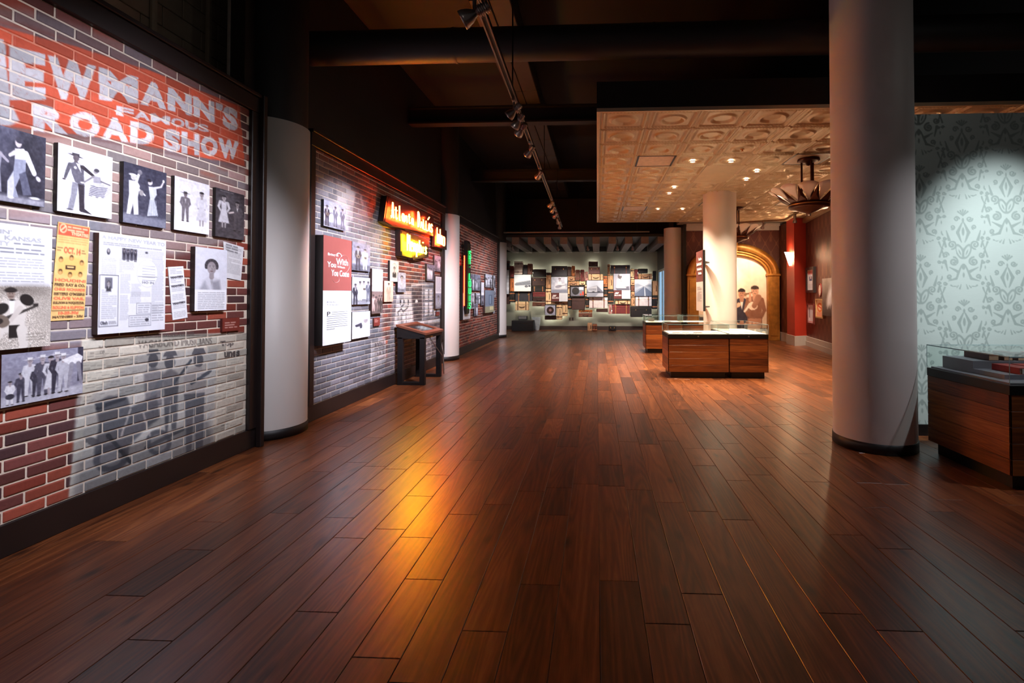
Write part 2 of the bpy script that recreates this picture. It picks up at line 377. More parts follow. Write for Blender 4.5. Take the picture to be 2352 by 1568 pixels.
def portrait(c, x, y, s, skin=(150, 145, 145), hair=(35, 32, 36), cloth=(60, 60, 68), shirt=(225, 225, 228), curls=False):
    c.poly([(x - .95 * s, y + 2.6 * s), (x - .85 * s, y + 1.25 * s), (x - .3 * s, y + .92 * s), (x + .3 * s, y + .92 * s), (x + .85 * s, y + 1.25 * s), (x + .95 * s, y + 2.6 * s)], cloth, 1, 2)
    c.poly([(x - .22 * s, y + .9 * s), (x + .22 * s, y + .9 * s), (x, y + 1.7 * s)], shirt)
    c.cap(x, y + .5 * s, x, y + .95 * s, .2 * s, .22 * s, skin)
    c.ell(x, y - .25 * s, .55 * s, .45 * s, hair)
    if curls:
        for k in range(16):
            a = math.pi * (.9 + 1.2 * k / 15); c.ell(x + .52 * s * math.cos(a), y - .05 * s + .5 * s * math.sin(a), .14 * s, .14 * s, tuple(q + 18 * (k % 2) for q in hair))
    c.ell(x, y + .12 * s, .41 * s, .56 * s, skin); c.ell(x - .12 * s, y + .2 * s, .22 * s, .35 * s, tuple(min(255, q + 22) for q in skin), 0, .6, 4)
    for q in (-.16, .16):
        c.ell(x + q * s, y + .05 * s, .07 * s, .035 * s, (235, 235, 235)); c.ell(x + q * s, y + .05 * s, .035 * s, .035 * s, (20, 18, 20)); c.cap(x + (q - .08) * s, y - .05 * s, x + (q + .08) * s, y - .06 * s, .016 * s, .016 * s, hair)
    c.cap(x, y + .05 * s, x + .03 * s, y + .26 * s, .02 * s, .05 * s, tuple(q * .8 for q in skin)); c.ell(x, y + .42 * s, .13 * s, .045 * s, (95, 70, 75))

def quadP(TL, TR, BR, BL, h, w):
    TL, TR, BR, BL = (np.array(q, float) for q in (TL, TR, BR, BL)); u = np.linspace(0, 1, w)[None, :, None]; v = np.linspace(0, 1, h)[:, None, None]
    return (1 - v) * ((1 - u) * TL + u * TR) + v * ((1 - u) * BL + u * BR)
PRINT = print_mat('printed_photo_paper', .5, 0, .03)
def picture(name, label, cat, cv, quad, depth, mount=(22, 18, 18), group=None, lift=.002, pm_=None):
    """a print on a mount: quad TL TR BR BL of the face in world space; depth = how far the mount reaches back"""
    q = [np.array(p, float) for p in quad]; ctr = (q[2] + q[3]) / 2; nrm = np.cross(q[1] - q[0], q[0] - q[3]); nrm /= np.linalg.norm(nrm)
    t = thing(name, label, cat, tuple(ctr - nrm * depth), group)
    m = MB(); f = [p - nrm * lift for p in q]; b = [p - nrm * depth for p in q]
    m.add(f + b, [(3, 2, 1, 0)[::-1] if False else (0, 3, 2, 1), (4, 5, 6, 7), (0, 1, 5, 4), (1, 2, 6, 5), (2, 3, 7, 6), (3, 0, 4, 7)])
    m.build('mount', pm('mount_%d_%d_%d' % tuple(mount), mount, .5), t)
    me = grid_mesh('print', quadP(*q, cv.h, cv.w), cv.cols(), pm_ or PRINT, root_loc(t))
    o = bpy.data.objects.new('print', me); COL.objects.link(o); o.parent = t
    return t
# ================================================================== THE SETTING
BLACK = pm('black_paint', (17, 14, 14), .55, var=.15, scale=3)
BLACKG = pm('black_satin_metal', (14, 11, 11), .38, var=.15, scale=8)
CEILB = pm('dark_ceiling_paint', (25, 21, 20), .7, var=.2, scale=2)
WX = -3.165                                    # face of the left wall graphics
# ---- floor of wide oak boards
FLOORW = wood_mat('stained_oak_floor', [(.05, (44, 21, 11)), (.30, (84, 43, 22)), (.55, (126, 70, 37)), (.8, (164, 102, 58)), (1, (190, 130, 82))], along=(11, .75, 11), rough=.33, coat=.15)
fl = struct(MB().box(-5.3, 9, -.5, 19.6, -.12, -.018).build('floor', pm('subfloor', (30, 16, 10), .8)))
BW, GAP = .192, .0016
boards = []
rb = random.Random(3)
x = .012 - 26 * BW
while x < 7.2:
    y = 1.0 - rb.random() * 1.6
    while y < 19.3:
        L = rb.choice((.45, .75, 1.05, 1.3, 1.6, 1.9)) * (.85 + .3 * rb.random())
        boards.append((x, max(y, .9), y + L)); y += L
    x += BW
boards = [b for b in boards if b[2] > b[1] + .1 and not (b[0] > 5.9 and b[1] > 6) and not (b[0] > 3 and b[1] > 14.9) and not (b[0] < -3.3 and b[2] < 15.7)]
def board_mb(m, b, tone, shift):
    x0, x1, y0, y1 = b[0] + GAP / 2, b[0] + BW - GAP / 2, b[1] + GAP / 2, b[2] - GAP / 2; c = .0022; k = rb.uniform(-.0004, .0004)
    v = [(x0, y0, -.02), (x1, y0, -.02), (x1, y1, -.02), (x0, y1, -.02), (x0, y0, -c + k), (x1, y0, -c + k), (x1, y1, -c + k), (x0, y1, -c + k),
         (x0 + c, y0 + c, k), (x1 - c, y0 + c, k), (x1 - c, y1 - c, k), (x0 + c, y1 - c, k)]
    m.add(v, [(0, 1, 5, 4), (1, 2, 6, 5), (2, 3, 7, 6), (3, 0, 4, 7), (4, 5, 9, 8), (5, 6, 10, 9), (6, 7, 11, 10), (7, 4, 8, 11), (8, 9, 10, 11)])
    m.c = (m.c or []) + [(tone, shift, 0, 1)] * 12
def px_area(b):
    if b[1] < 1.2: y0 = 1.2
    else: y0 = b[1]
    if b[2] < 1.5: return 0
    P = [proj((X, Y, 0)) for X, Y in ((b[0], y0), (b[0] + BW, y0), (b[0] + BW, b[2]), (b[0], b[2]))]
    cx = sum(p[0] for p in P) / 4; cy = sum(p[1] for p in P) / 4
    if not (any(0 < p[0] < W_PX and p[1] < H_PX + 40 for p in P) or (0 < cx < W_PX and cy < H_PX)): return 0
    if b[0] > 2.75 and b[1] > 3.4 and b[1] < 4.9: return 0
    return abs(sum(P[i][0] * P[(i + 1) % 4][1] - P[(i + 1) % 4][0] * P[i][1] for i in range(4))) / 2
boards.sort(key=px_area, reverse=True)
rest = MB()
for i, b in enumerate(boards):
    tone = min(1, max(0, rb.gauss(.42, .115))); m = MB() if i < 300 else rest
    board_mb(m, b, tone, rb.random())
    if i < 300: m.build('plank', FLOORW, fl)
rest.build('plank_field', FLOORW, fl, kind='stuff')

# ---- dark ceiling, black upper walls, far walls
struct(MB().box(-5.3, 9, -.5, 19.6, 5.25, 5.4).build('ceiling', CEILB))
struct(MB().box(-3.45, -3.30, 4.27, 15.7, 3.29, 5.25).build('wall_left', BLACK))
m = MB().box(-3.75, -3.222, .2, 15.7, 0, 3.262); struct(m.build('wall_left_low', BLACK))
struct(MB().box(6.6, 6.8, -.5, 4.9, 0, 5.25).build('wall_right', BLACK))
WALLB = pm('grey_green_paint', (112, 114, 104), .75, var=.04, scale=3)
struct(MB().box(-5.2, 2.40, 18.95, 19.1, 0, 3.13).build('wall_back', WALLB))
struct(MB().box(-5.2, -5.1, 15.7, 18.95, 0, 5.25).box(-5.1, -3.75, 15.6, 15.7, 0, 5.25).build('wall_alcove', BLACK))
struct(MB().box(-5.2, 7, 18.95, 19.1, 3.13, 5.25).build('wall_back_upper', BLACK))
bb = struct(MB().box(-5.1, 2.40, 18.925, 18.95, 0.02, .16).build('baseboard_back', pm('dark_brown_skirting', (44, 33, 31), .5)))
MB().box(-5.1, 2.40, 18.90, 18.95, 0, .02).build('quarter_round', pm('dark_brown_skirting', (44, 33, 31), .5), bb)
# side wall with the daylight window beyond the suitcases
struct(MB().box(2.40, 2.55, 15.9, 18.95, 0, .25).box(2.40, 2.55, 15.9, 18.95, 2.35, 5.25).box(2.40, 2.55, 18.55, 18.95, .25, 2.35).box(2.40, 2.55, 15.9, 16.6, .25, 2.35).build('wall_side', pm('dark_mullion_paint', (50, 44, 44), .5)))
w1 = struct(MB().box(2.38, 2.44, 18.45, 18.55, .25, 2.35).box(2.38, 2.44, 16.6, 16.7, .25, 2.35).box(2.38, 2.44, 17.5, 17.58, .25, 2.35).box(2.38, 2.44, 16.6, 18.55, .25, .33).box(2.38, 2.44, 16.6, 18.55, 2.27, 2.35).build('window_1', pm('pale_window_frame', (190, 196, 190), .5)))
MB().box(2.43, 2.44, 17.58, 18.45, .33, 2.27).build('pane', emit_mat('daylight_pane', (150, 190, 222), .5), w1)
MB().box(2.43, 2.44, 16.7, 17.5, .33, 2.27).build('pane', MATS['daylight_pane'], w1)

# ---- beige block wall seen over the first mural panel
BLK = pm('limestone_block', (160, 140, 120), .8, var=.13, scale=5, bump=.25)
bw = struct(MB().box(-4.35, -4.03, 1.0, 5.4, 2.9, 5.25).build('wall_beyond', pm('block_joint', (92, 70, 56), .9)))
mt = MB().bbox(-.03, 0, .004, .416, .004, .190, .006); bme = mt.mesh('block', BLK)
mh = MB().bbox(-.03, 0, .004, .206, .004, .190, .006); hme = mh.mesh('block', BLK)
for r in range(11):
    z = 3.1 + r * .194; y = 2.9
    if r % 2: o = bpy.data.objects.new('block', hme); COL.objects.link(o); o.parent = bw; o.location = (-4.0, y, z); y += .21
    while y < 5.0:
        o = bpy.data.objects.new('block', bme); COL.objects.link(o); o.parent = bw; o.location = (-4.0, y, z); y += .42
for y in (4.02, 4.62):
    MB().bbox(-4.0, -3.955, y, y + .05, 3.1, 5.25, .012).build('pilaster_strip', pm('limestone_strip', (172, 152, 130), .8, var=.08), bw)
tag(struct(MB().box(-3.46, -3.44, 4.255, 4.27, 3.29, 5.25).build('trim_1', pm('pale_edge_trim', (150, 140, 132), .5))), 'thin pale vertical edge where the dark upper wall begins', 'trim')

# ---- columns
WHITE = pm('white_column_paint', (222, 214, 208), .48, var=.02, scale=2, bump=.03)
COLBASE = pm('black_rubber_base', (26, 21, 21), .5)
def column(x, y, r, top, label, upper=None):
    t = thing('round_column', label, 'column', (x, y, 0))
    MB().lathe([(r, .085), (r, top)] + ([(r - .02, top), (0, top)] if upper else []), 72, (x, y, 0)).build('shaft', WHITE, t, True)
    MB().lathe([(0, 0), (r + .006, 0), (r + .006, .09), (r, .092)], 72, (x, y, 0)).build('base', COLBASE, t, True)
    if upper:
        MB().lathe([(r - .02, top), (r - .02, 5.25)], 48, (x, y, 0)).build('upper_shaft', BLACK, t, True)
    return t
# embedded columns of the left wall are cut by the wall behind them
column(-3.35, 4.725, .345, 3.127, 'white round column with black top section between brick murals, beside the road show mural', True)
column(-3.35, 10.206, .345, 3.127, 'white round column with black top section just past the red neon signs', True)
column(-3.35, 15.648, .345, 3.127, 'white round column with black top section at the end of the brick murals', True)
column(2.598, 4.602, .34, 5.25, 'tall white round column beside the damask wall and its book case')
column(2.60, 10.17, .34, 3.56, 'white round column rising to the stamped ceiling between the glass display cases')
column(2.51, 15.6, .32, 3.56, 'white round column standing next to the gold arch and the suitcase wall')

# ---- damask wall
DM = {}
def damask_tile():
    c = Cv(153, 165, (0, 0, 0)); W = (255, 255, 255); A = 165 / 153
    def sp(cx, cy, r0, turns, dr, r, flip=1, start=0.):
        pts = []
        for k in range(26):
            a = start + flip * turns * 2 * math.pi * k / 25; q = r0 * (1 - dr * k / 25); pts.append((cx + q * math.cos(a), cy + q * math.sin(a)))
        for p, q in zip(pts[:-1], pts[1:]): c.cap(p[0], p[1], q[0], q[1], r, r, W)
    def motif(cx, cy):
        for s in (-1, 1):
            f = lambda x_: cx + s * x_
            c.cap(f(.012), cy - .33, f(.062), cy - .22, .008, .020, W); c.cap(f(.062), cy - .22, f(.02), cy - .10, .020, .006, W)
            c.ell(f(.040), cy + .01, .046, .095, W, s * .4); c.ell(f(.042), cy + .01, .026, .066, (0, 0, 0), s * .4); c.ell(f(.040), cy + .02, .009, .035, W, s * .4)
            sp(f(.135), cy - .07, .052, 1.5, .85, .010, s, math.pi / 2); sp(f(.115), cy + .13, .055, 1.6, .85, .011, -s, -math.pi / 2); sp(f(.205), cy + .05, .035, 1.3, .8, .008, s, 0)
            c.cap(f(.195), cy - .24, f(.165), cy - .13, .006, .018, W); c.cap(f(.225), cy - .16, f(.205), cy - .05, .005, .014, W); c.cap(f(.215), cy + .12, f(.185), cy + .24, .018, .006, W); c.cap(f(.07), cy + .25, f(.165), cy + .20, .018, .005, W)
            sp(f(.075), cy - .38, .036, 1.3, .75, .008, s, 0); c.cap(f(.022), cy + .18, f(.085), cy + .33, .008, .016, W); c.cap(f(.085), cy + .33, f(.18), cy + .36, .016, .004, W); sp(f(.165), cy + .31, .03, 1.2, .75, .008, -s, 1.)
            sp(f(.125), cy - .28, .028, 1.2, .75, .007, s, 2.)
            for k in range(5): c.ell(f(.242 - .01 * (k % 2)), cy - .20 + .085 * k, .009, .018, W, s * .6)
            for k in range(4): c.cap(f(.03 + .03 * k), cy + .40 + .01 * k, f(.045 + .035 * k), cy + .455 - .015 * k, .004, .010, W)
        c.ell(cx, cy + .02, .012, .05, W); c.ell(cx, cy + .19, .022, .04, W); c.ell(cx, cy - .23, .016, .05, W); c.ell(cx, cy - .36, .013, .03, W); c.ell(cx, cy + .29, .012, .03, W)
        for k in (-2, -1, 0, 1, 2): c.cap(cx, cy - .42, cx + .028 * k, cy - .49 + .010 * abs(k), .004, .010, W)
    for ox in (-1, 0, 1):
        for oy in (-A, 0, A):
            motif(.25 + ox, .5 * A + oy); motif(.75 + ox, 0 + oy)
            for fx, fy in ((0, .5), (.5, .5), (0, 0), (.5, 0)):
                x_, y_ = fx + ox, fy * A + oy
                for s in (-1, 1):
                    c.cap(x_, y_ - .02, x_ + s * .025, y_ + .07, .004, .012, W); c.cap(x_, y_ - .02, x_ + s * .03, y_ - .10, .004, .012, W); sp(x_ + s * .035, y_ - .15, .022, 1.2, .7, .006, s, 0); sp(x_ + s * .03, y_ + .13, .02, 1.2, .7, .006, -s, 0)
                c.ell(x_, y_, .010, .03, W); c.ell(x_, y_ - .22, .008, .02, W); c.ell(x_, y_ + .2, .008, .02, W)
    return np.clip(c.a[..., 0] / 255, 0, 1)
TILE = damask_tile()
def damask_wall():
    x0, x1, z0, z1, y = 2.62, 4.9, 0.0, 3.225, 4.92; cell = .0056
    w = int((x1 - x0) / cell); h = int((z1 - z0) / cell); P = quadP((x0, y, z1), (x1, y, z1), (x1, y, z0), (x0, y, z0), h, w)
    X = ((P[..., 0] - 2.62) / .84 * 153).astype(int) % 153; Z = ((3.2 - P[..., 2]) / .905 * 165).astype(int) % 165
    msk = TILE[Z, X]
    n = NT('damask_wallpaper'); at = n.n('ShaderNodeAttribute'); at.attribute_name = 'Col'
    wv = n.noise(n.coord((3, 1, 60)), 6, 4); base = n.mix(at.outputs['Fac'], tuple(lin((196, 206, 200))), tuple(lin((150, 161, 156))))
    n.l(n.mix(.10, base, n.ramp(wv, [(.3, (.4, .45, .43)), (.7, (.9, .95, .93))]), 'MULTIPLY'), n.b.inputs['Base Color'])
    n.l(n.math('ADD', .42, n.math('MULTIPLY', at.outputs['Fac'], .25)), n.b.inputs['Roughness']); n.b.inputs['Metallic'].default_value = .25
    o = bpy.data.objects.new('wallpaper', grid_mesh('wallpaper', P, np.repeat(msk[..., None], 3, -1), n.m)); COL.objects.link(o)
    wl = struct(MB().box(x0, x1, 4.925, 5.05, 0, z1).build('wall_right_paper', pm('partition_edge', (150, 156, 150), .6))); o.parent = wl
    struct(MB().box(2.95, x1, 4.895, 4.92, 0, .11).build('baseboard_right', BLACKG))
damask_wall()

# ---- tin ceiling over the inner room
TIN = pm('stamped_tin_paint', (200, 178, 146), .40, metal=.3, var=.05, scale=6)
TX0, TY0, TZ, TS = .03, 5.52, 3.54, .60
tc_ = struct(MB().box(TX0 - .03, 5.95, TY0 - .03, 13.95, TZ + .03, TZ + .34).build('ceiling_tin', pm('soffit_side_paint', (16, 11, 9), .7)))
MB().box(TX0 - .03, TX0, TY0 - .03, 13.95, TZ - .012, TZ + .03).box(TX0, 5.95, TY0 - .03, TY0, TZ - .012, TZ + .03).box(TX0, 5.95, 13.92, 13.95, TZ - .012, TZ + .03).build('edge_moulding', TIN, tc_)
N = 44; u = np.linspace(0, TS, N); UX, UY = np.meshgrid(u, u[::-1])
dx = np.minimum(UX, TS - UX); dy = np.minimum(UY, TS - UY); dd = np.minimum(dx, dy)
Hh = np.zeros_like(UX)
Hh += .012 * np.clip(1 - np.abs(dd - .012) / .012, 0, 1) + .010 * np.clip((dd - .055) / .012, 0, 1) - .006 * np.clip((dd - .085) / .008, 0, 1)
rope = np.where((dd > .036) & (dd < .056), .007 * (np.sin((UX + UY) * 2 * np.pi / .042) > 0), 0); Hh -= rope
rr = np.hypot((UX - TS / 2) / .150, (UY - TS / 2) / .150)
Hh -= .013 * np.exp(-((rr - 1) / .10) ** 2); Hh -= .005 * np.exp(-((rr - .82) / .05) ** 2)
Hh += .004 * (rr < .8)
def tile_mesh():
    P = np.stack([UX, UY, Hh * 1.9], -1)[:, ::-1]          # seen from below
    me = grid_mesh('tin_tile', P, None, TIN); me.polygons.foreach_set('use_smooth', [True] * len(me.polygons)); return me
tme = tile_mesh()
grilles = {(3, 1), (10, 1), (3, 5), (9, 4), (9, 7)}
plain = {(4, 3), (5, 3)}
for r in range(14):
    for c in range(10):
        px, py = TX0 + c * TS, TY0 + r * TS
        if px > 5.6: continue
        if (r, c) in grilles:
            t = thing('air_grille', {(3, 1): 'flush square air grille level with the first pair of lit downlights', (10, 1): 'flush square air grille of the tin ceiling nearer the suitcase wall', (3, 5): 'flush square air grille beside the hanging chandelier', (9, 4): 'flush square air grille behind the round column', (9, 7): 'flush square air grille over the red wall pictures'}[(r, c)], 'vent', (px, py, TZ), 'air grilles of the tin ceiling')
            MB().box(px + .03, px + .57, py + .03, py + .57, TZ + .0, TZ + .012).build('cover_panel', pm('grille_panel', (205, 180, 155), .5), t)
            MB().box(px, px + .03, py, py + TS, TZ - .002, TZ + .02).box(px + .57, px + TS, py, py + TS, TZ - .002, TZ + .02).box(px, px + TS, py, py + .03, TZ - .002, TZ + .02).box(px, px + TS, py + .57, py + TS, TZ - .002, TZ + .02).build('frame', BLACKG, t)
        elif (r, c) in plain:
            MB().box(px, px + TS, py, py + TS, TZ, TZ + .01).build('tin_tile', TIN, tc_)
        else:
            o = bpy.data.objects.new('tin_tile', tme); COL.objects.link(o); o.parent = tc_; o.location = (px, py, TZ)
# ---- the inner (red) room
def paper_mat():
    n = NT('deco_wallpaper'); tc = n.n('ShaderNodeTexCoord'); sp = n.n('ShaderNodeSeparateXYZ'); n.l(tc.outputs['Object'], sp.inputs[0])
    a = n.math('ADD', sp.outputs[0], sp.outputs[1]); u_ = n.math('MULTIPLY', a, math.pi / .17); v_ = n.math('MULTIPLY', sp.outputs[2], math.pi / .30)
    g = n.math('ABSOLUTE', n.math('ADD', n.math('COSINE', u_), n.math('COSINE', v_)))
    line = n.ramp(g, [(.05, (1, 1, 1)), (.22, (0, 0, 0))])
    fan = n.math('MULTIPLY', n.math('POWER', n.math('ABSOLUTE', n.math('COSINE', n.math('MULTIPLY', u_, .5))), 14.0), n.ramp(n.math('SINE', v_), [(.3, (0, 0, 0)), (.9, (1, 1, 1))]))
    msk = n.math('MINIMUM', n.math('ADD', n.math('MULTIPLY', line, .35), n.math('MULTIPLY', fan, .5)), 1.0)
    n.l(n.mix(msk, tuple(lin((88, 42, 34))), tuple(lin((150, 100, 72)))), n.b.inputs['Base Color']); n.b.inputs['Roughness'].default_value = .5
    MATS['deco_wallpaper'] = n.m; return n.m
PAPER = paper_mat()
REDP = pm('oxblood_paint', (168, 48, 30), .5, var=.04, scale=3)
GREYT = pm('grey_trim_paint', (176, 166, 160), .5, var=.03)
struct(MB().box(2.78, 6.2, 14.996, 15.1, 0, 3.56).build('wall_red_back', PAPER))
struct(MB().box(2.70, 2.78, 14.9, 18.95, 0, 5.25).build('wall_red_side', BLACK))
struct(MB().prism([(5.88, 13.84), (5.84, 13.58), (5.50, 11.35), (5.14, 9.0), (4.9, 7.4), (6.4, 7.4), (6.4, 13.84)], 0, 3.56).build('wall_red_right', PAPER))
struct(MB().prism([(5.66, 14.97), (5.66, 14.0), (5.88, 13.84), (6.4, 13.84), (6.4, 14.97)], 0, 3.56).build('wall_red_corner', PAPER))
def wall_strip(pts, off, z0, z1):
    m = MB()
    for a, b in zip(pts[:-1], pts[1:]):
        a, b = np.array(a), np.array(b); d = b - a; n_ = np.array([d[1], -d[0]]) / np.hypot(*d)
        q = [a, b, b + n_ * off, a + n_ * off]; m.prism([tuple(k) for k in q], z0, z1)
    return m
inner = [(4.9, 7.4), (5.14, 9.0), (5.50, 11.35), (5.84, 13.58)]
def sided(pts, off, z0, z1): return wall_strip(pts, off, z0, z1)
bs = struct(sided(inner, -.03, 0, .26).build('baseboard_red_right', GREYT)); sided(inner, -.045, 0, .13).build('skirting_step', GREYT, bs)
struct(sided([(5.66, 14.0), (5.66, 14.97)], -.03, 0, .26).build('baseboard_red_corner', GREYT))
struct(MB().box(2.78, 2.84, 14.93, 14.97, 0, .26).box(5.58, 5.62, 14.93, 14.97, 0, .26).build('baseboard_red_back', GREYT))
struct(MB().box(2.78, 5.62, 14.88, 14.97, 3.40, 3.52).box(2.78, 5.62, 14.80, 14.97, 3.52, 3.60).build('cornice_back', GREYT))
struct(sided(inner, -.10, 3.40, 3.52).build('cornice_right', pm('bronze_cornice', (150, 118, 92), .5)))
struct(MB().box(2.5, 6.2, 13.95, 15.0, 3.60, 3.72).build('ceiling_soffit', pm('soffit_grey', (120, 110, 104), .7)))
def pilaster(poly, label):
    t = thing('wall_pilaster', label, 'pilaster', (poly[0][0], poly[0][1], 0)); MB().prism(poly, .26, 3.54).build('shaft', REDP, t)
    c = np.mean(poly, 0); big = [tuple(c + (np.array(p) - c) * 1.10) for p in poly]; MB().prism(big, 0, .27).build('plinth', GREYT, t); return t
pilaster([(5.493, 14.0), (5.439, 13.332), (5.84, 13.50), (5.88, 14.0)], 'red painted wall pilaster on a grey plinth beside the gold arch')
pilaster([(5.21, 10.55), (5.13, 9.95), (5.50, 9.95), (5.50, 10.55)], 'red painted wall pilaster with sconce behind the tall white column')
# gold arch with mural
GOLD = pm('aged_gold_leaf', (182, 122, 52), .42, metal=.45, var=.22, scale=7, bump=.15)
AX, IN, OUT, SP, RI, RO = 4.195, 1.055, 1.40, 2.03, .60, .965
ga = thing('gold_arch', 'gold leaf archway surround with keystone around the sepia musicians mural', 'arch', (AX, 14.97, 0))
def arcpts(rx, rz, n=28): return [(AX + rx * math.cos(math.pi * k / n), SP + rz * math.sin(math.pi * k / n)) for k in range(n + 1)]
def arch_ring(r0, r1, q0, q1, y0, y1, name):
    a, b = arcpts(r0, q0), arcpts(r1, q1); m = MB(); n = len(a)
    v = [(p[0], y0, p[1]) for p in a] + [(p[0], y0, p[1]) for p in b] + [(p[0], y1, p[1]) for p in a] + [(p[0], y1, p[1]) for p in b]
    f = []
    for i in range(n - 1):
        f += [(i, i + 1, n + i + 1, n + i), (2 * n + i, 3 * n + i, 3 * n + i + 1, 2 * n + i + 1), (i, 2 * n + i, 2 * n + i + 1, i + 1), (n + i, n + i + 1, 3 * n + i + 1, 3 * n + i)]
    m.add(v, f); return m.build(name, GOLD, ga, True)
arch_ring(1.20, OUT, .75, RO, 14.80, 14.97, 'arch_band'); arch_ring(1.13, 1.19, .68, .74, 14.84, 14.97, 'arch_band'); arch_ring(1.055, 1.12, .60, .67, 14.87, 14.97, 'arch_band')
for s in (-1, 1):
    xa, xb = sorted((AX + s * IN, AX + s * OUT)); MB().bbox(xa, xb, 14.80, 14.97, 0, SP - .05, .01).bbox(xa + .06, xb - .06, 14.785, 14.80, .15, SP - .15, .006).build('pier', GOLD, ga)
    MB().bbox(xa - .03, xb + .03, 14.77, 14.97, SP - .05, SP + .02, .015).build('impost', GOLD, ga)
MB().prism([(AX - .09, SP + .56), (AX + .09, SP + .56), (AX + .13, SP + 1.02), (AX - .13, SP + 1.02)], 14.74, 14.97, 'xz').build('keystone', GOLD, ga)
# ================================================================== BRICK MURAL PANELS OF THE LEFT WALL
def wall_uv(x, y, X=WX):
    p = on(x, y, 0, X); return p[1], p[2]
class Ghost:                                   # faded pictures printed across a brick panel, laid out on the wall (metres)
    def __init__(s, y0, y1, z0, z1, cell):
        s.y0, s.y1, s.z0, s.z1 = y0, y1, z0, z1; s.c = Cv(int((y1 - y0) / cell), int((z1 - z0) / cell), (128, 128, 128), 0.); s.k = 1 / (y1 - y0)
    def uv(s, x, y): Y, Z = wall_uv(x, y); return (Y - s.y0) * s.k, (s.z1 - Z) * s.k
    def P(s, pts, c, al=1., soft=1.): s.c.poly([s.uv(*p) for p in pts], c, al, soft)
    def E(s, cx, cy, rx, ry, c, al=1., soft=1., rot=0.):
        s.P([(cx + rx * math.cos(t) * math.cos(rot) - ry * math.sin(t) * math.sin(rot), cy + rx * math.cos(t) * math.sin(rot) + ry * math.sin(t) * math.cos(rot)) for t in np.linspace(0, 2 * math.pi, 22)[:-1]], c, al, soft)
    def L(s, pts, r, c, al=1.):
        q = [s.uv(*p) for p in pts]; s.c.line(q, r * s.k, c, al)
    def T(s, txt, quad, c, al=1., bold=0.): s.c.text(txt, [s.uv(*p) for p in quad], c, al, bold)
    def at(s, Y, Z):
        i = np.clip(((Y - s.y0) * s.k * s.c.w).astype(int), 0, s.c.w - 1); j = np.clip(((s.z1 - Z) * s.k * s.c.w).astype(int), 0, s.c.h - 1)
        return s.c.a[j, i], s.c.m[j, i]
BRICKM = print_mat('mural_brick', .62, .35, .10, 40, spec=.3)
MORTM = print_mat('mural_mortar', .8, .3, .08, 90, spec=.2)
BH, BL_, MJ = .0677, .203, .0095
RECTS = {}                                     # pictures hung on each panel: no brick is built singly where one hides it
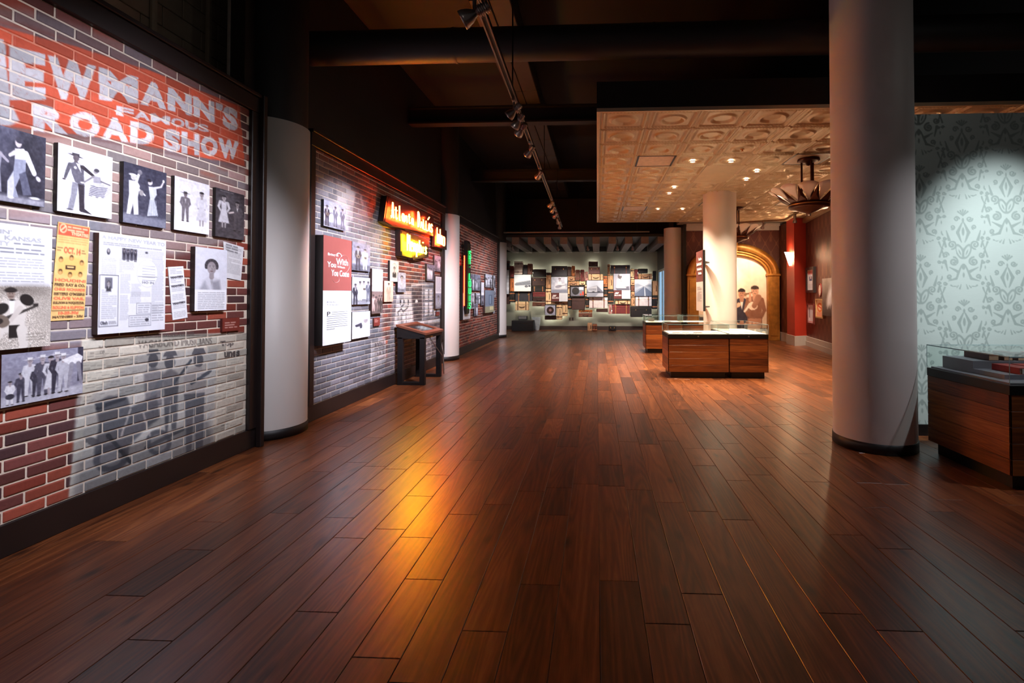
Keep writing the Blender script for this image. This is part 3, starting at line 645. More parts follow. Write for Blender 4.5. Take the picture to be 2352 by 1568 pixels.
def brick_panel(name, label, y0, y1, z0, z1, cell, ghost, palette, mortar, seed, rects, single=300, shade=1.0):
    rn = random.Random(seed); t = thing(name, label, 'wall panel', (WX, y0, 0))
    org = root_loc(t); ny = max(2, int((y1 - y0) / (cell * 2))); nz = max(2, int((z1 - z0) / (cell * 2)))
    P = quadP((WX - .006, y0, z1), (WX - .006, y1, z1), (WX - .006, y1, z0), (WX - .006, y0, z0), nz, ny)
    def shade_(cols, P):
        if ghost is None: return cols
        g, a = ghost.at(P[..., 1], P[..., 2]); a = a[..., None]; return cols * (1 - a) + g * a
    mc = shade_(np.broadcast_to(np.array(mortar, float), P.shape), P)
    if ghost is not None:
        sat = (mc.max(-1, keepdims=True) - mc.min(-1, keepdims=True)) / 255; w_ = np.clip(.28 + 1.1 * (sat - .12), .28, .92); mc = mc * w_ + np.array(mortar, float) * (1 - w_)
    o = bpy.data.objects.new('mortar', grid_mesh('mortar', P, lin(np.clip(mc, 0, 255)), MORTM, org)); COL.objects.link(o); o.parent = t
    bricks = []; r = 0; z = z0
    while z < z1 - .015:
        y = y0 - (r % 2) * BL_ / 2 - rn.uniform(0, .01)
        while y < y1 - .02:
            a, b = max(y0, y + MJ / 2), min(y1, y + BL_ - MJ / 2)
            if b - a > .03: bricks.append((a, b, z + MJ / 2, min(z1, z + BH - MJ / 2), palette[rn.choice(range(len(palette)))], rn.uniform(.86, 1.14)))
            y += BL_
        z += BH; r += 1
    def area(k):
        cy, cz = (k[0] + k[1]) / 2, (k[2] + k[3]) / 2
        if cy < .4: return 0
        x, y = proj((WX, cy, cz))
        if not (-20 < x < W_PX and -15 < y < H_PX): return 0
        xa, ya = proj((WX, k[0], cz)); xb, yb = proj((WX, k[1], cz))
        if xb < 4: return 0
        for (q0, q1, s0, s1) in rects:
            if k[0] > q0 - .02 and k[1] < q1 + .05 and k[2] > s0 - .02 and k[3] < s1 + .02: return 0
        return abs(xb - xa)
    bricks.sort(key=area, reverse=True); VS, CS, FS, k0 = [], [], [], 0
    for i, (a, b, c, d, col, j) in enumerate(bricks):
        nu = max(4, int((b - a) / cell) + 1); nv = max(4, int((d - c) / cell) + 1)
        us = np.concatenate([[a], np.linspace(a + .0035, b - .0035, nu), [b]]); vs_ = np.concatenate([[d], np.linspace(d - .0035, c + .0035, nv), [c]])
        YY, ZZ = np.meshgrid(us, vs_); XX = np.full(YY.shape, WX - .0005 + rn.uniform(-.0015, .001)); XX[0] = XX[-1] = WX - .0065; XX[:, 0] = XX[:, -1] = WX - .0065
        Pb = np.stack([XX, YY, ZZ], -1); cc = shade_(np.broadcast_to(np.array(col, float), Pb.shape), Pb) * j * shade
        cc = lin(np.clip(cc, 0, 255))
        if i < single and area(bricks[i]) > 0:
            ob = bpy.data.objects.new('brick', grid_mesh('brick', Pb, cc, BRICKM, org)); COL.objects.link(ob); ob.parent = t
        else:
            h, w = Pb.shape[:2]; idx = np.arange(h * w).reshape(h, w) + k0; k0 += h * w
            VS.append(Pb.reshape(-1, 3)); CS.append(cc.reshape(-1, 3)); FS.append(np.stack([idx[:-1, :-1], idx[1:, :-1], idx[1:, 1:], idx[:-1, 1:]], -1).reshape(-1, 4))
    if VS:
        V = np.concatenate(VS) - org; Fc = np.concatenate(FS); me = bpy.data.meshes.new('brick_field')
        me.vertices.add(len(V)); me.vertices.foreach_set('co', V.astype(np.float32).ravel()); me.loops.add(Fc.size); me.loops.foreach_set('vertex_index', Fc.astype(np.int32).ravel())
        me.polygons.add(len(Fc)); me.polygons.foreach_set('loop_start', np.arange(0, Fc.size, 4, dtype=np.int32)); me.update(calc_edges=True); me.materials.append(BRICKM); set_col(me, np.concatenate(CS))
        ob = bpy.data.objects.new('brick_field', me); COL.objects.link(ob); ob.parent = t; ob['kind'] = 'stuff'
    return t
FRAMEM = pm('black_panel_frame', (30, 21, 20), .42, var=.1, scale=4)
def panel_frame(t, y0, y1, z0, z1, post0, post1, ztop):
    MB().bbox(WX - .03, WX + .035, y0 - post0, y1 + post1, z1, ztop, .006).build('header', FRAMEM, t)
    MB().bbox(WX - .03, WX + .055, y0 - post0, y1 + post1, ztop, ztop + .035, .006).build('header_lip', FRAMEM, t)
    MB().bbox(WX - .03, WX + .012, y0 - post0, y1 + post1, 0, z0, .004).build('kickboard', FRAMEM, t)
    if post1: MB().bbox(WX - .03, WX + .03, y1, y1 + post1, z0, z1, .006).build('post', FRAMEM, t)
    if post0: MB().bbox(WX - .03, WX + .03, y0 - post0, y0, z0, z1, .006).build('post', FRAMEM, t)

# ---------------- panel 1: the road show banner
Z0, Z1 = .176, 3.085
g1 = Ghost(1.6, 4.165, Z0, Z1, .006)
g1.P([(-300, 290), (200, 310), (566, 384), (566, 545), (400, 590), (235, 560), (-300, 500)], (176, 178, 180), .6, 10); g1.P([(-300, 330), (200, 330), (560, 470), (240, 560), (-300, 480)], (186, 192, 182), .3, 14)
g1.P([(-300, 480), (250, 480), (235, 800), (-300, 830)], (148, 166, 186), .66, 16)
g1.P([(230, 490), (480, 520), (380, 580), (230, 540)], (186, 190, 200), .55, 12)
g1.P([(-200, 40), (60, 60), (560, 240), (560, 215), (330, 110), (60, 20), (-200, 0)], (110, 112, 125), .5, 8)
g1.P([(500, 330), (568, 350), (568, 480), (520, 440)], (150, 150, 155), .5, 12)
# the painted sheet with newsprint and the motorcycle men
g1.P([(188, 776), (571, 762), (571, 992), (158, 1142), (172, 1000), (186, 910)], (196, 194, 180), .93, 2)
g1.P([(176, 905), (190, 905), (178, 1140), (160, 1140)], (178, 182, 178), .8, 3)
g1.P([(320, 812), (500, 800), (488, 1015), (176, 1138), (192, 930), (215, 905)], (164, 168, 166), .9, 6)
DKF = (70, 76, 84); MDF = (96, 100, 106); LTF = (172, 172, 170)
g1.P([(180, 1060), (480, 960), (488, 1020), (172, 1142)], (112, 116, 118), .75, 8)
for (hx, hy, bx0, bx1, by, leg) in ((352, 822, 330, 375, 930, 930), (391, 826, 372, 412, 890, 985), (456, 820, 420, 472, 905, 1030)):
    g1.E(hx, hy + 6, 12, 17, DKF, .9); g1.P([(hx - 16, hy - 6), (hx + 17, hy - 9), (hx + 12, hy - 21), (hx - 10, hy - 20)], DKF, .9)
    g1.P([(bx0, hy + 36), (hx - 5, hy + 22), (hx + 6, hy + 22), (bx1, hy + 34), (bx1 - 2, by), (bx0 + 4, by + 4)], MDF if hx != 456 else (150, 150, 150), .85, 3)
    g1.P([(bx0 + 4, by), (bx1 - 2, by - 4), (bx1 - 6, leg), ((bx0 + bx1) / 2 + 3, leg + 3), ((bx0 + bx1) / 2, by + 30), ((bx0 + bx1) / 2 - 6, leg + 6), (bx0 + 8, leg + 10)], DKF, .85, 2)
g1.L([(400, 880), (438, 828)], .012, DKF); g1.L([(440, 880), (484, 852)], .014, DKF); g1.L([(372, 872), (350, 905)], .016, MDF)
g1.P([(218, 925), (250, 908), (292, 908), (300, 935), (360, 905), (368, 960), (330, 990), (300, 1020), (292, 1060), (262, 1078), (232, 1068), (215, 1040), (228, 980)], DKF, .88, 3)
g1.E(255, 1052, 42, 30, (62, 68, 76), .9, 2, -.3); g1.E(255, 1052, 26, 18, (108, 112, 116), .8, 2, -.3); g1.E(365, 1016, 30, 30, (66, 72, 80), .85, 2, -.3); g1.E(365, 1016, 19, 19, (118, 122, 124), .8, 2)
g1.L([(225, 938), (285, 915)], .014, (52, 56, 64)); g1.L([(300, 940), (280, 1000)], .008, LTF, .7); g1.L([(330, 950), (345, 1000)], .008, LTF, .6); g1.L([(248, 1000), (300, 1060)], .012, (50, 54, 60)); g1.E(230, 928, 12, 8, DKF); g1.L([(204, 1010), (232, 1022)], .02, DKF, .8)
g1.L([(335, 1028), (420, 985)], .015, (60, 66, 72), .8)
g1.T('THE WASHINGTON AFRO-AMERICAN', [(316, 766), (446, 761), (446, 770), (316, 776)], (70, 66, 66), .8)
g1.L([(200, 779), (570, 766)], .0035, (80, 76, 70)); 
g1.T('VAGABOND MUSICIANS', [(318, 783), (487, 775), (487, 789), (318, 799)], (92, 88, 84), .9)
g1.T('Top', [(506, 783), (537, 781), (537, 797), (506, 799)], (58, 56, 58), .9, .02); g1.T('unes', [(515, 808), (550, 805), (550, 818), (515, 822)], (48, 46, 48), .95, .03)
g1.T('RAMBLERS', [(228, 795), (275, 793), (275, 800), (228, 803)], (104, 102, 98), .8); g1.T('OF', [(230, 806), (240, 805), (240, 811), (230, 812)], (104, 102, 98), .7)
for k in range(26):
    yy = 812 + k * 7.2
    for (xa, xb) in ((192, 316 if k < 14 else 214), (492, 566)):
        if xa == 192 and k > 16: continue
        if xa == 492 and 776 < yy < 826: continue
        x_ = xa + R_.uniform(0, 8)
        while x_ < xb:
            L = R_.uniform(6, 22); s_ = (yy - 677) / (x_ - 1371) * .9
            if R_.random() < .6: g1.L([(x_, yy), (min(x_ + L, xb), yy + s_ * L)], .0022, (104, 104, 100), .6)
            x_ += L + 5
# the orange banner
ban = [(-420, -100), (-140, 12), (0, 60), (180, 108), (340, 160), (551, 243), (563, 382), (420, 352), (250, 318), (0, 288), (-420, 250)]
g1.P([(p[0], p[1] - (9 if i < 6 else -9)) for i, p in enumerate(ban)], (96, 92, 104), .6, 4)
g1.P(ban, (196, 78, 50), .93, 2)
for k in range(40):
    q = R_.uniform(0, 540); g1.E(q, 60 + q * .37 + R_.uniform(5, 200), R_.uniform(8, 26), R_.uniform(2, 5), R_.choice(((214, 96, 66), (180, 66, 42))), .35, 4, .3)
LTR = (192, 194, 202)
def letters(word, x0, x1, top, bot, al=.97, bold=.06):
    """letters on a sloping band: top(x), bot(x) give the band's edges in the photo; letters shrink with distance"""
    d = [WX * F_PX / (x_ - 1371) for x_ in (x0, x1)]; n = len(word); wts = [{'I': .5, "'": .35, 'W': 1.35, 'M': 1.3, 'N': 1.05, 'E': .85, 'S': .85, ' ': .4}.get(ch, 1.) for ch in word]; tot = sum(wts); acc = 0
    for ch, w_ in zip(word, wts):
        qa, qb = acc / tot, (acc + w_ * .93) / tot; acc += w_
        if ch == ' ': continue
        xs = [1371 + WX * F_PX / (d[0] + (d[1] - d[0]) * q) for q in (qa, qb)]
        yt = [top(q) for q in xs]; yb = [bot(q) for q in xs]
        if ch == "'": yb = [t_ + (b_ - t_) * .3 for t_, b_ in zip(yt, yb)]
        g1.T(ch, [(xs[0], yt[0]), (xs[1], yt[1]), (xs[1], yb[1]), (xs[0], yb[0])], LTR, al, bold)
lin1 = lambda xa, ya, xb, yb: (lambda x_: ya + (yb - ya) * (x_ - xa) / (xb - xa))
pw = lambda *k: (lambda x_: float(np.interp(x_, k[0::2], k[1::2])))
letters("EWMANN'S", 22, 549, pw(20, 104, 102, 124, 236, 156, 350, 188, 456, 224, 549, 252), pw(20, 230, 204, 226, 315, 238, 392, 253, 443, 266, 500, 284, 549, 306))
g1.T('N', [(-110, 64), (10, 92), (26, 284), (-90, 300)], LTR, .97, .05); g1.P([(0, 250), (14, 262), (30, 244), (46, 278), (20, 288), (-6, 280)], LTR, .95, 2)
letters('FAMOUS', 268, 481, lin1(268, 243, 481, 288), lin1(268, 263, 481, 305), .97, .03)
letters('ROAD', 76, 358, lin1(76, 236, 358, 288), lin1(76, 298, 358, 336)); letters('SHOW', 376, 552, lin1(376, 294, 552, 326), lin1(376, 346, 552, 367))

def lw_quad(xl, xr, yt, yb, X):                 # upright rectangle on the wall from photo measures (top and bottom taken at its left edge)
    a = on(xl, yt, 0, X); b = on(xl, yb, 0, X); c = on(xr, (yt + yb) / 2, 0, X)
    return [(X, a[1], a[2]), (X, c[1], a[2]), (X, c[1], b[2]), (X, a[1], b[2])]
PICS = []                                        # (quad, depth, canvas, name, label, category, mount)
def pic(xl, xr, yt, yb, off, cv, name, label, cat='photograph', mount=(24, 18, 18), wide=None):
    q = lw_quad(xl, xr, yt, yb, WX + off)
    
    if name == 'photo_panel': cv.noise(20, 3)
    PICS.append((q, off - .001, cv, name, label, cat, mount)); return q
def free(pts, off, cv, name, label, cat='poster', mount=(190, 185, 180)):
    q = [tuple(on(x_, y_, 0, WX + off)) for x_, y_ in pts]; PICS.append((q, off - .0008, cv, name, label, cat, mount)); return q

# --- the prints of panel 1
def bw(w, h, a=(235, 235, 242), b=(205, 205, 215)): return Cv(w, h, a).grad(a, b)
c = Cv(84, 96, (40, 38, 52)).grad((92, 92, 115), (34, 32, 46)); c.ell(.75, .3, .3, .5, (30, 28, 40), 0, .7, 30); c.rect(0, 1.03, 1, 1.15, (150, 150, 165), 1, 6); c.noise(22, 7)
c.ell(.10, .30, .05, .06, (160, 150, 158)); c.poly([(.02, .38), (.20, .40), (.17, .66), (.2, 1.0), (.05, 1.02), (.03, .66)], (150, 150, 170)); c.cap(.1, .38, .3, .52, .03, .02, (170, 165, 180))
for k in range(7): c.ell(.13, .62 + .06 * k, .02, .02, (235, 235, 240))
c.ell(.48, .20, .06, .07, (210, 200, 205)); c.ell(.50, .155, .075, .05, (60, 58, 75)); c.poly([(.42, .30), (.58, .27), (.66, .36), (.60, .56), (.42, .58)], (225, 222, 228))
c.cap(.62, .35, .78, .62, .055, .045, (220, 218, 226)); c.ell(.86, .70, .05, .035, (205, 200, 210), .6); c.cap(.42, .36, .33, .42, .035, .025, (220, 215, 222))
c.poly([(.42, .46), (.62, .44), (.62, .62), (.52, .72), (.44, .9), (.50, 1.05), (.30, 1.05), (.30, .82), (.40, .64)], (150, 155, 178)); c.poly([(.5, .68), (.62, .62), (.74, .98), (.58, 1.0)], (88, 90, 112)); c.poly([(.30, .82), (.40, .66), (.42, .9), (.40, 1.05), (.30, 1.05)], (200, 202, 215)); c.ell(.36, 1.06, .06, .02, (230, 230, 235)); c.ell(.8, 1.02, .1, .018, (235, 235, 240))
pic(-20, 104.5, 281.6, 457, .028, c, 'photo_panel', 'dark photo of two dancers in frilled shirts, hung under the banner')
c = bw(84, 128, (226, 228, 240), (232, 234, 244)); c.rect(0, 1.03, 1, 1.6, (238, 238, 246), 1, 8); c.noise(6, 8); GR = (96, 94, 108); DK = (52, 46, 56)
c.ell(.30, .20, .12, .018, DK, .12); c.rect(.24, .14, .37, .20, (64, 60, 70)); c.ell(.31, .25, .055, .07, (92, 84, 92)); c.cap(.31, .31, .31, .36, .03, .04, (92, 84, 92))
c.poly([(.20, .40), (.28, .35), (.36, .35), (.45, .42), (.46, .72), (.47, .86), (.30, .80), (.24, .62)], GR); c.poly([(.31, .36), (.38, .37), (.40, .55)], (235, 235, 240)); c.ell(.30, .47, .025, .03, (220, 220, 228))
c.cap(.21, .42, .16, .60, .04, .032, (88, 86, 98)); c.cap(.16, .60, .13, .74, .03, .024, (84, 82, 94)); c.ell(.11, .78, .03, .02, (70, 62, 70)); c.cap(.43, .42, .62, .56, .045, .03, DK)
c.poly([(.25, .80), (.36, .82), (.34, 1.05), (.28, 1.42), (.18, 1.42), (.23, 1.1)], (138, 138, 152)); c.poly([(.35, .82), (.47, .84), (.47, 1.2), (.48, 1.46), (.38, 1.44), (.37, 1.1)], DK); c.ell(.22, 1.44, .06, .02, (80, 78, 90)); c.poly([(.40, 1.40), (.48, 1.38), (.62, 1.49), (.40, 1.46)], DK)
c.ell(.67, .45, .045, .06, (150, 145, 152)); c.ell(.69, .42, .05, .045, (70, 66, 76)); c.poly([(.62, .56), (.76, .56), (.80, .74), (.63, .76)], (150, 148, 160)); c.cap(.63, .58, .46, .76, .022, .018, (130, 126, 134)); c.ell(.43, .78, .04, .02, (200, 196, 202)); c.cap(.78, .66, .95, .70, .02, .015, (110, 106, 116))
c.poly([(.63, .72), (.80, .70), (.98, .72), (.96, .90), (.84, 1.05), (.54, 1.06), (.56, .9)], (190, 190, 206))
for k in range(7): c.line([(.58 - .005 * k, .80 + .04 * k), (.70, .82 + .04 * k), (.86 + .012 * (3 - k), .79 + .04 * k)], .007, (62, 58, 68))
c.cap(.64, 1.07, .66, 1.46, .035, .025, (238, 236, 240)); c.cap(.76, 1.07, .86, 1.42, .035, .022, (236, 234, 240)); c.ell(.66, 1.5, .06, .022, (210, 210, 218)); c.ell(.88, 1.45, .06, .02, (200, 200, 210)); c.words(.62, .17, .95, .2, .05, (150, 150, 165), .6, .2)
pic(134, 258, 327, 484, .028, c, 'photo_panel', 'pale photo of a dancing couple, man in straw hat, woman in ruffled skirt')
c = Cv(72, 104, (62, 62, 78)).grad((54, 54, 72), (70, 70, 88)); c.rect(0, 1.22, 1, 1.45, (120, 122, 140), 1, 5); c.noise(16, 6)
c.ell(.22, .32, .06, .075, (190, 190, 196)); c.ell(.21, .27, .09, .03, (225, 225, 230)); c.poly([(.12, .42), (.30, .40), (.36, .50), (.32, .78), (.34, 1.2), (.24, 1.22), (.22, .95), (.16, 1.22), (.08, 1.22), (.13, .75)], (228, 228, 234)); c.cap(.28, .42, .34, .22, .03, .025, (225, 225, 232)); c.ell(.36, .17, .05, .06, (120, 118, 128)); c.cap(.30, .56, .48, .70, .03, .018, (215, 215, 222)); c.ell(.40, .66, .05, .07, (150, 146, 150))
c.ell(.60, .36, .05, .065, (205, 200, 205), .5); c.ell(.58, .31, .055, .04, (40, 38, 50)); c.poly([(.56, .46), (.74, .44), (.76, .62), (.70, .74), (.80, 1.14), (.54, 1.2), (.60, .74)], (196, 200, 212)); c.cap(.72, .46, .86, .40, .028, .02, (200, 200, 210)); c.cap(.86, .40, .92, .26, .02, .016, (205, 200, 208)); c.ell(.92, .24, .025, .035, (220, 218, 224)); c.cap(.60, .52, .66, .62, .025, .02, (220, 220, 226))
for k in range(5): c.cap(.60 + .035 * k, .78, .58 + .05 * k, 1.16, .006, .008, (150, 156, 172))
pic(284.5, 382, 370, 510, .028, c, 'photo_panel', 'dark photo of a banjo player and a woman with raised hand')
c = bw(58, 92, (212, 210, 222), (222, 222, 232)); c.rect(0, 1.2, 1, 1.6, (232, 232, 240), 1, 6); c.noise(6, 7)
person(c, .30, .42, .86, (104, 98, 106), (190, 188, 195), (110, 100, 106), hat=(60, 56, 62)); person(c, .76, .30, 1.04, (200, 198, 208), None, (150, 142, 148), dress=(198, 196, 206)); c.words(.12, .08, .7, .12, .05, (150, 148, 165), .6, .2)
pic(401.5, 481, 403, 527, .028, c, 'photo_panel', 'pale photo of a small man and a tall woman standing apart')
c = Cv(50, 92, (50, 46, 52)).grad((46, 42, 48), (72, 68, 74)); c.ell(.4, .4, .35, .4, (90, 86, 92), 0, .6, 30); c.noise(16, 6); person(c, .28, .24, 1.2, (186, 184, 190), None, (150, 144, 148), dress=(190, 188, 196)); person(c, .74, .36, 1.16, (74, 70, 76), (190, 188, 190), (130, 122, 124)); c.cap(.46, .86, .6, .8, .03, .03, (190, 180, 180)); c.words(.15, .07, .6, .1, .06, (190, 188, 195), .7, .2)
pic(496, 561, 430, 542, .028, c, 'photo_panel', 'dark brownish photo of a couple facing each other beside the black post')
# kansas city panel
c = Cv(130, 150, (244, 246, 252)); A = 150 / 130
for k in range(26): c.ell(.90 + .05 * math.sin(k * 2.1), .03 + .024 * k, .03, .03, (222, 224, 232), 0, .5); c.ell(.90 + .05 * math.sin(k * 2.1), .03 + .024 * k, .018, .018, (244, 246, 252), 0, .7)
c.text("GOIN'", [(.36, .06), (.61, .06), (.61, .10), (.36, .10)], (168, 170, 178), 1, .02); c.text('TO', [(.38, .112), (.50, .112), (.50, .154), (.38, .154)], (168, 170, 178), 1, .02); c.text('KANSAS', [(.547, .112), (.886, .112), (.886, .154), (.547, .154)], (168, 170, 178), 1, .02); c.text('CITY', [(.42, .166), (.595, .166), (.595, .206), (.42, .206)], (178, 180, 188), 1, .02)
c.words(.63, .172, .92, .195, .034, (96, 98, 112), .8, .4); c.words(.10, .222, .92, .28, .034, (96, 98, 112), .8, .4); c.words(.10, .315, .92, .545, .026, (120, 122, 138), .75, .3)
PH0 = .575; c.rect(0, PH0, 1, A, (200, 192, 184)); sl = slice(int(PH0 * 130), 150); c.a[sl] += c.rs.randn(150 - sl.start, 130, 1) * 26; c.ell(.88, .66, .16, .08, (142, 134, 126), 0, .6, 18); c.ell(.70, .60, .25, .04, (104, 96, 90), 0, .7, 10); c.ell(.95, .86, .1, .14, (170, 162, 154), 0, .6, 16)
c.poly([(.47, 1.0), (.50, .74), (.58, .70), (.70, .70), (.76, .78), (.74, 1.0)], (226, 220, 214), 1, 2); c.poly([(.60, .70), (.65, .70), (.64, .82), (.61, .82)], (250, 248, 246)); c.ell(.625, .70, .022, .008, (30, 26, 26)); c.ell(.615, .645, .036, .048, (150, 132, 122)); c.ell(.612, .612, .058, .020, (38, 32, 32)); c.ell(.612, .60, .042, .018, (46, 40, 38)); c.ell(.603, .64, .004, .003, (30, 24, 24)); c.ell(.627, .64, .004, .003, (30, 24, 24)); c.cap(.60, .668, .632, .668, .004, .004, (90, 70, 66))
c.ell(.76, .70, .07, .05, (34, 30, 30), .5); c.ell(.53, .78, .07, .05, (40, 36, 36), -.4); c.cap(.56, .87, .86, .755, .016, .010, (60, 56, 54)); c.rect(.82, .735, .87, .76, (44, 40, 40)); c.ell(.52, .89, .09, .06, (120, 106, 96), .2); c.ell(.52, .89, .03, .025, (50, 42, 40)); c.cap(.70, .78, .62, .88, .028, .02, (214, 206, 200)); c.rect(.60, .93, .70, 1.05, (40, 36, 36)); c.cap(.50, 1.0, .42, 1.1, .06, .05, (228, 222, 216)); c.cap(.72, .98, .74, 1.12, .05, .04, (226, 220, 214))
person(c, .24, .60, .62, (48, 44, 46), (235, 230, 226), (124, 108, 100), hat=(40, 36, 36)); c.words(.76, 1.02, .95, 1.09, .026, (110, 102, 96), .5)
pic(-150, 118, 493, 818, .045, c, 'info_panel', 'large white text panel with a photo of seated guitarists at its foot', 'info panel', (20, 16, 16))
# yellow theatre bill
c = Cv(52, 118, (244, 200, 130)).noise(14, 9); A = 118 / 52; RD = (226, 92, 66); BK = (72, 48, 34)
c.rect(.03, .03, .97, .30, RD); c.ell(.17, .14, .11, .11, (248, 190, 150)); c.ell(.17, .14, .075, .075, RD); c.line([(.1, .2), (.24, .08)], .02, (248, 200, 160)); c.text('THEATRE', [(.42, .19), (.95, .20), (.95, .27), (.42, .26)], (250, 214, 170), 1, .02); c.words(.30, .07, .92, .16, .07, (250, 214, 170), .9, .5)
c.words(.05, .34, .95, .5, .055, (150, 104, 60), .6, .3); c.text('OCT. 14', [(.24, .56), (.74, .58), (.74, .72), (.24, .70)], RD, 1, .02); c.words(.04, .58, .2, .70, .06, BK, .7); c.words(.78, .60, .95, .72, .06, BK, .7)
c.ell(.5, 1.0, .42, .22, (240, 190, 108), 0, .8, 3)
for (x_, y_) in ((.17, .86), (.48, .80), (.80, .90), (.18, 1.14), (.47, 1.2), (.78, 1.18)): c.ell(x_, y_, .075, .065, (196, 148, 84)); c.ell(x_, y_ - .03, .05, .035, (92, 62, 40)); c.ell(x_, y_ + .015, .035, .04, (214, 170, 110))
c.rect(.32, .98, .62, 1.08, BK); c.rect(.37, 1.005, .57, 1.04, (244, 205, 140))
y_ = 1.30
for txt, col_ in (('HOUDINI', RD), ('FRED RAY & CO.', BK), ('CHRIS RICHARDS', RD), ("SISTERS O'MEERS", BK), ('OLIVE VAIL', RD), ('SULLIVAN & PASQUELENA', BK), ('ROLLINS & KLIFTON', RD)): c.text(txt, [(.05, y_), (.95, y_ + .015), (.95, y_ + .075), (.05, y_ + .06)], col_, 1, .01); y_ += .105
c.line([(.03, y_), (.97, y_)], .008, BK); c.text('10-25-50\u00a2', [(.22, y_ + .03), (.80, y_ + .03), (.80, y_ + .10), (.22, y_ + .10)], RD, 1, .02); c.text('MATINEES - 25\u00a2', [(.06, y_ + .12), (.94, y_ + .12), (.94, y_ + .18), (.06, y_ + .18)], BK, 1, .01)
free([(134, 509), (207, 522), (193, 733), (115.5, 737)], .004, c, 'theatre_poster', 'narrow yellow theatre bill with red lettering pasted on the bricks', 'poster', (200, 160, 100))
# newspaper board
c = Cv(112, 124, (226, 228, 236)).noise(6, 10); A = 124 / 112; PT = (150, 152, 162); DKT = (64, 64, 76)
c.text('A HAPPY NEW YEAR TO', [(.04, .025), (.97, .035), (.97, .075), (.04, .065)], (165, 168, 178), 1, .0); c.words(.06, .10, .94, .135, .02, DKT, .7)
for (xa, xb, ya, yb) in ((.04, .24, .27, .46), (.28, .5, .27, .42), (.30, .44, .44, .66), (.46, .60, .55, .68), (.52, .96, .15, .24), (.77, .96, .24, .9), (.30, .42, .68, .96), (.44, .60, .70, .78), (.45, .75, .64, .70)): c.words(xa, ya, xb, yb, .016, PT, .55, .45)
c.ell(.13, .2, .025, .035, DKT); c.ell(.13, .19, .015, .02, (170, 165, 170)); c.rect(.315, .145, .535, .275, (120, 120, 132)); 
for k in range(4): person(c, .345 + .055 * k, .15 + .01 * (k % 2), .13, (48, 46, 58), (210, 210, 215), (160, 150, 155), hat=(40, 38, 46))
c.ell(.68, .175, .022, .012, DKT); c.ell(.70, .42, .165, .165, (196, 198, 206)); c.ell(.70, .42, .158, .158, (236, 238, 244))
for k in range(6): c.line([(.62, .33 + .034 * k), (.82, .335 + .034 * k)], .0035 if k % 2 else .002, (120, 122, 134), .8)
c.line([(.555, .46), (.85, .46)], .003, (120, 122, 134)); c.text('HO IN', [(.62, .515), (.80, .52), (.80, .545), (.62, .54)], (110, 112, 124))
c.line([(.02, .46), (.27, .46), (.27, 1.02), (.02, 1.02), (.02, .46)], .004, (90, 92, 104)); c.rect(.09, .485, .19, .605, (110, 110, 122)); portrait(c, .14, .545, .036, (170, 165, 170)); c.words(.05, .62, .25, .94, .022, PT, .7, .4); c.text('Okeh', [(.04, .965), (.13, .965), (.13, 1.0), (.04, 1.0)], DKT, 1, .02); c.words(.15, .97, .25, 1.0, .018, DKT, .8)
for (xa, ya, xb, yb) in ((.54, .775, .76, .90), (.43, .915, .76, 1.04)): c.line([(xa, ya), (xb, ya), (xb, yb), (xa, yb), (xa, ya)], .003, (130, 132, 144)); c.words(xa + .02, ya + .02, xb - .02, yb - .02, .026, (128, 130, 142), .8, .35)
c.ell(.70, .97, .03, .02, DKT); c.words(.78, .80, .97, 1.0, .03, (120, 122, 134), .8, .3)
pic(228, 380, 534, 768, .04, c, 'newspaper_board', 'large mounted newspaper page with a magnified circle', 'display board', (58, 40, 36))
c = Cv(30, 92, (232, 234, 240)).noise(5, 6)
for k in range(6):
    c.words(.12, .12 + .5 * k, .88, .40 + .5 * k, .09, (130, 132, 142), .7, .3)
    if k in (1, 2, 4): c.text('WANTED!', [(.10, .02 + .5 * k + .06), (.90, .02 + .5 * k + .04), (.90, .12 + .5 * k + .04), (.10, .12 + .5 * k + .06)], (40, 38, 48), 1, .03)
free([(386, 613), (421, 611), (431, 729), (397, 735)], .004, c, 'wanted_clipping', 'slim white strip of WANTED notices pasted on the bricks', 'clipping', (215, 215, 220))
c = Cv(60, 112, (214, 216, 228)); A = 112 / 60; portrait(c, .50, .55, .33, (150, 142, 148), (52, 50, 58), (205, 206, 218), (180, 180, 190), True); c.poly([(.1, 1.3), (.3, 1.0), (.45, 1.3)], (120, 120, 134), .5, 6); c.poly([(.5, 1.0), (.75, .95), (.8, 1.3), (.55, 1.3)], (110, 110, 122), .6, 6); c.noise(10, 5)
c.rect(0, 1.24, 1, A, (238, 240, 247)); c.words(.1, 1.32, .92, 1.8, .052, (120, 122, 136), .8, .3)
pic(449, 521, 566, 714, .04, c, 'portrait_panel', 'white panel with a portrait of a curly haired woman above text', 'info panel', (40, 28, 26))
c = Cv(44, 52, (216, 216, 220)).noise(8, 6); c.words(.06, .12, .9, 1.0, .05, (130, 130, 136), .7, .35); c.words(.12, .06, .7, .3, .09, (70, 70, 76), .7, .5)
free([(513, 554), (560, 568), (553.5, 644.5), (520, 638)], .004, c, 'newspaper_clipping', 'torn newspaper clipping pasted behind the curly haired portrait', 'clipping', (200, 200, 200))
c = Cv(34, 26, (116, 46, 38)); c.words(.15, .25, .85, .62, .13, (225, 190, 180), .8, .4)
pic(511, 550, 731, 762, .02, c, 'label_plaque', 'small red label plaque by the Top Tunes lettering', 'plaque', (70, 26, 22))
c = Cv(110, 84, (120, 118, 140)).grad((150, 150, 172), (140, 138, 156)); c.rect(0, .62, 1, .8, (186, 186, 200), 1, 4); c.rect(.92, 0, 1, .55, (64, 62, 80)); c.noise(18, 5)
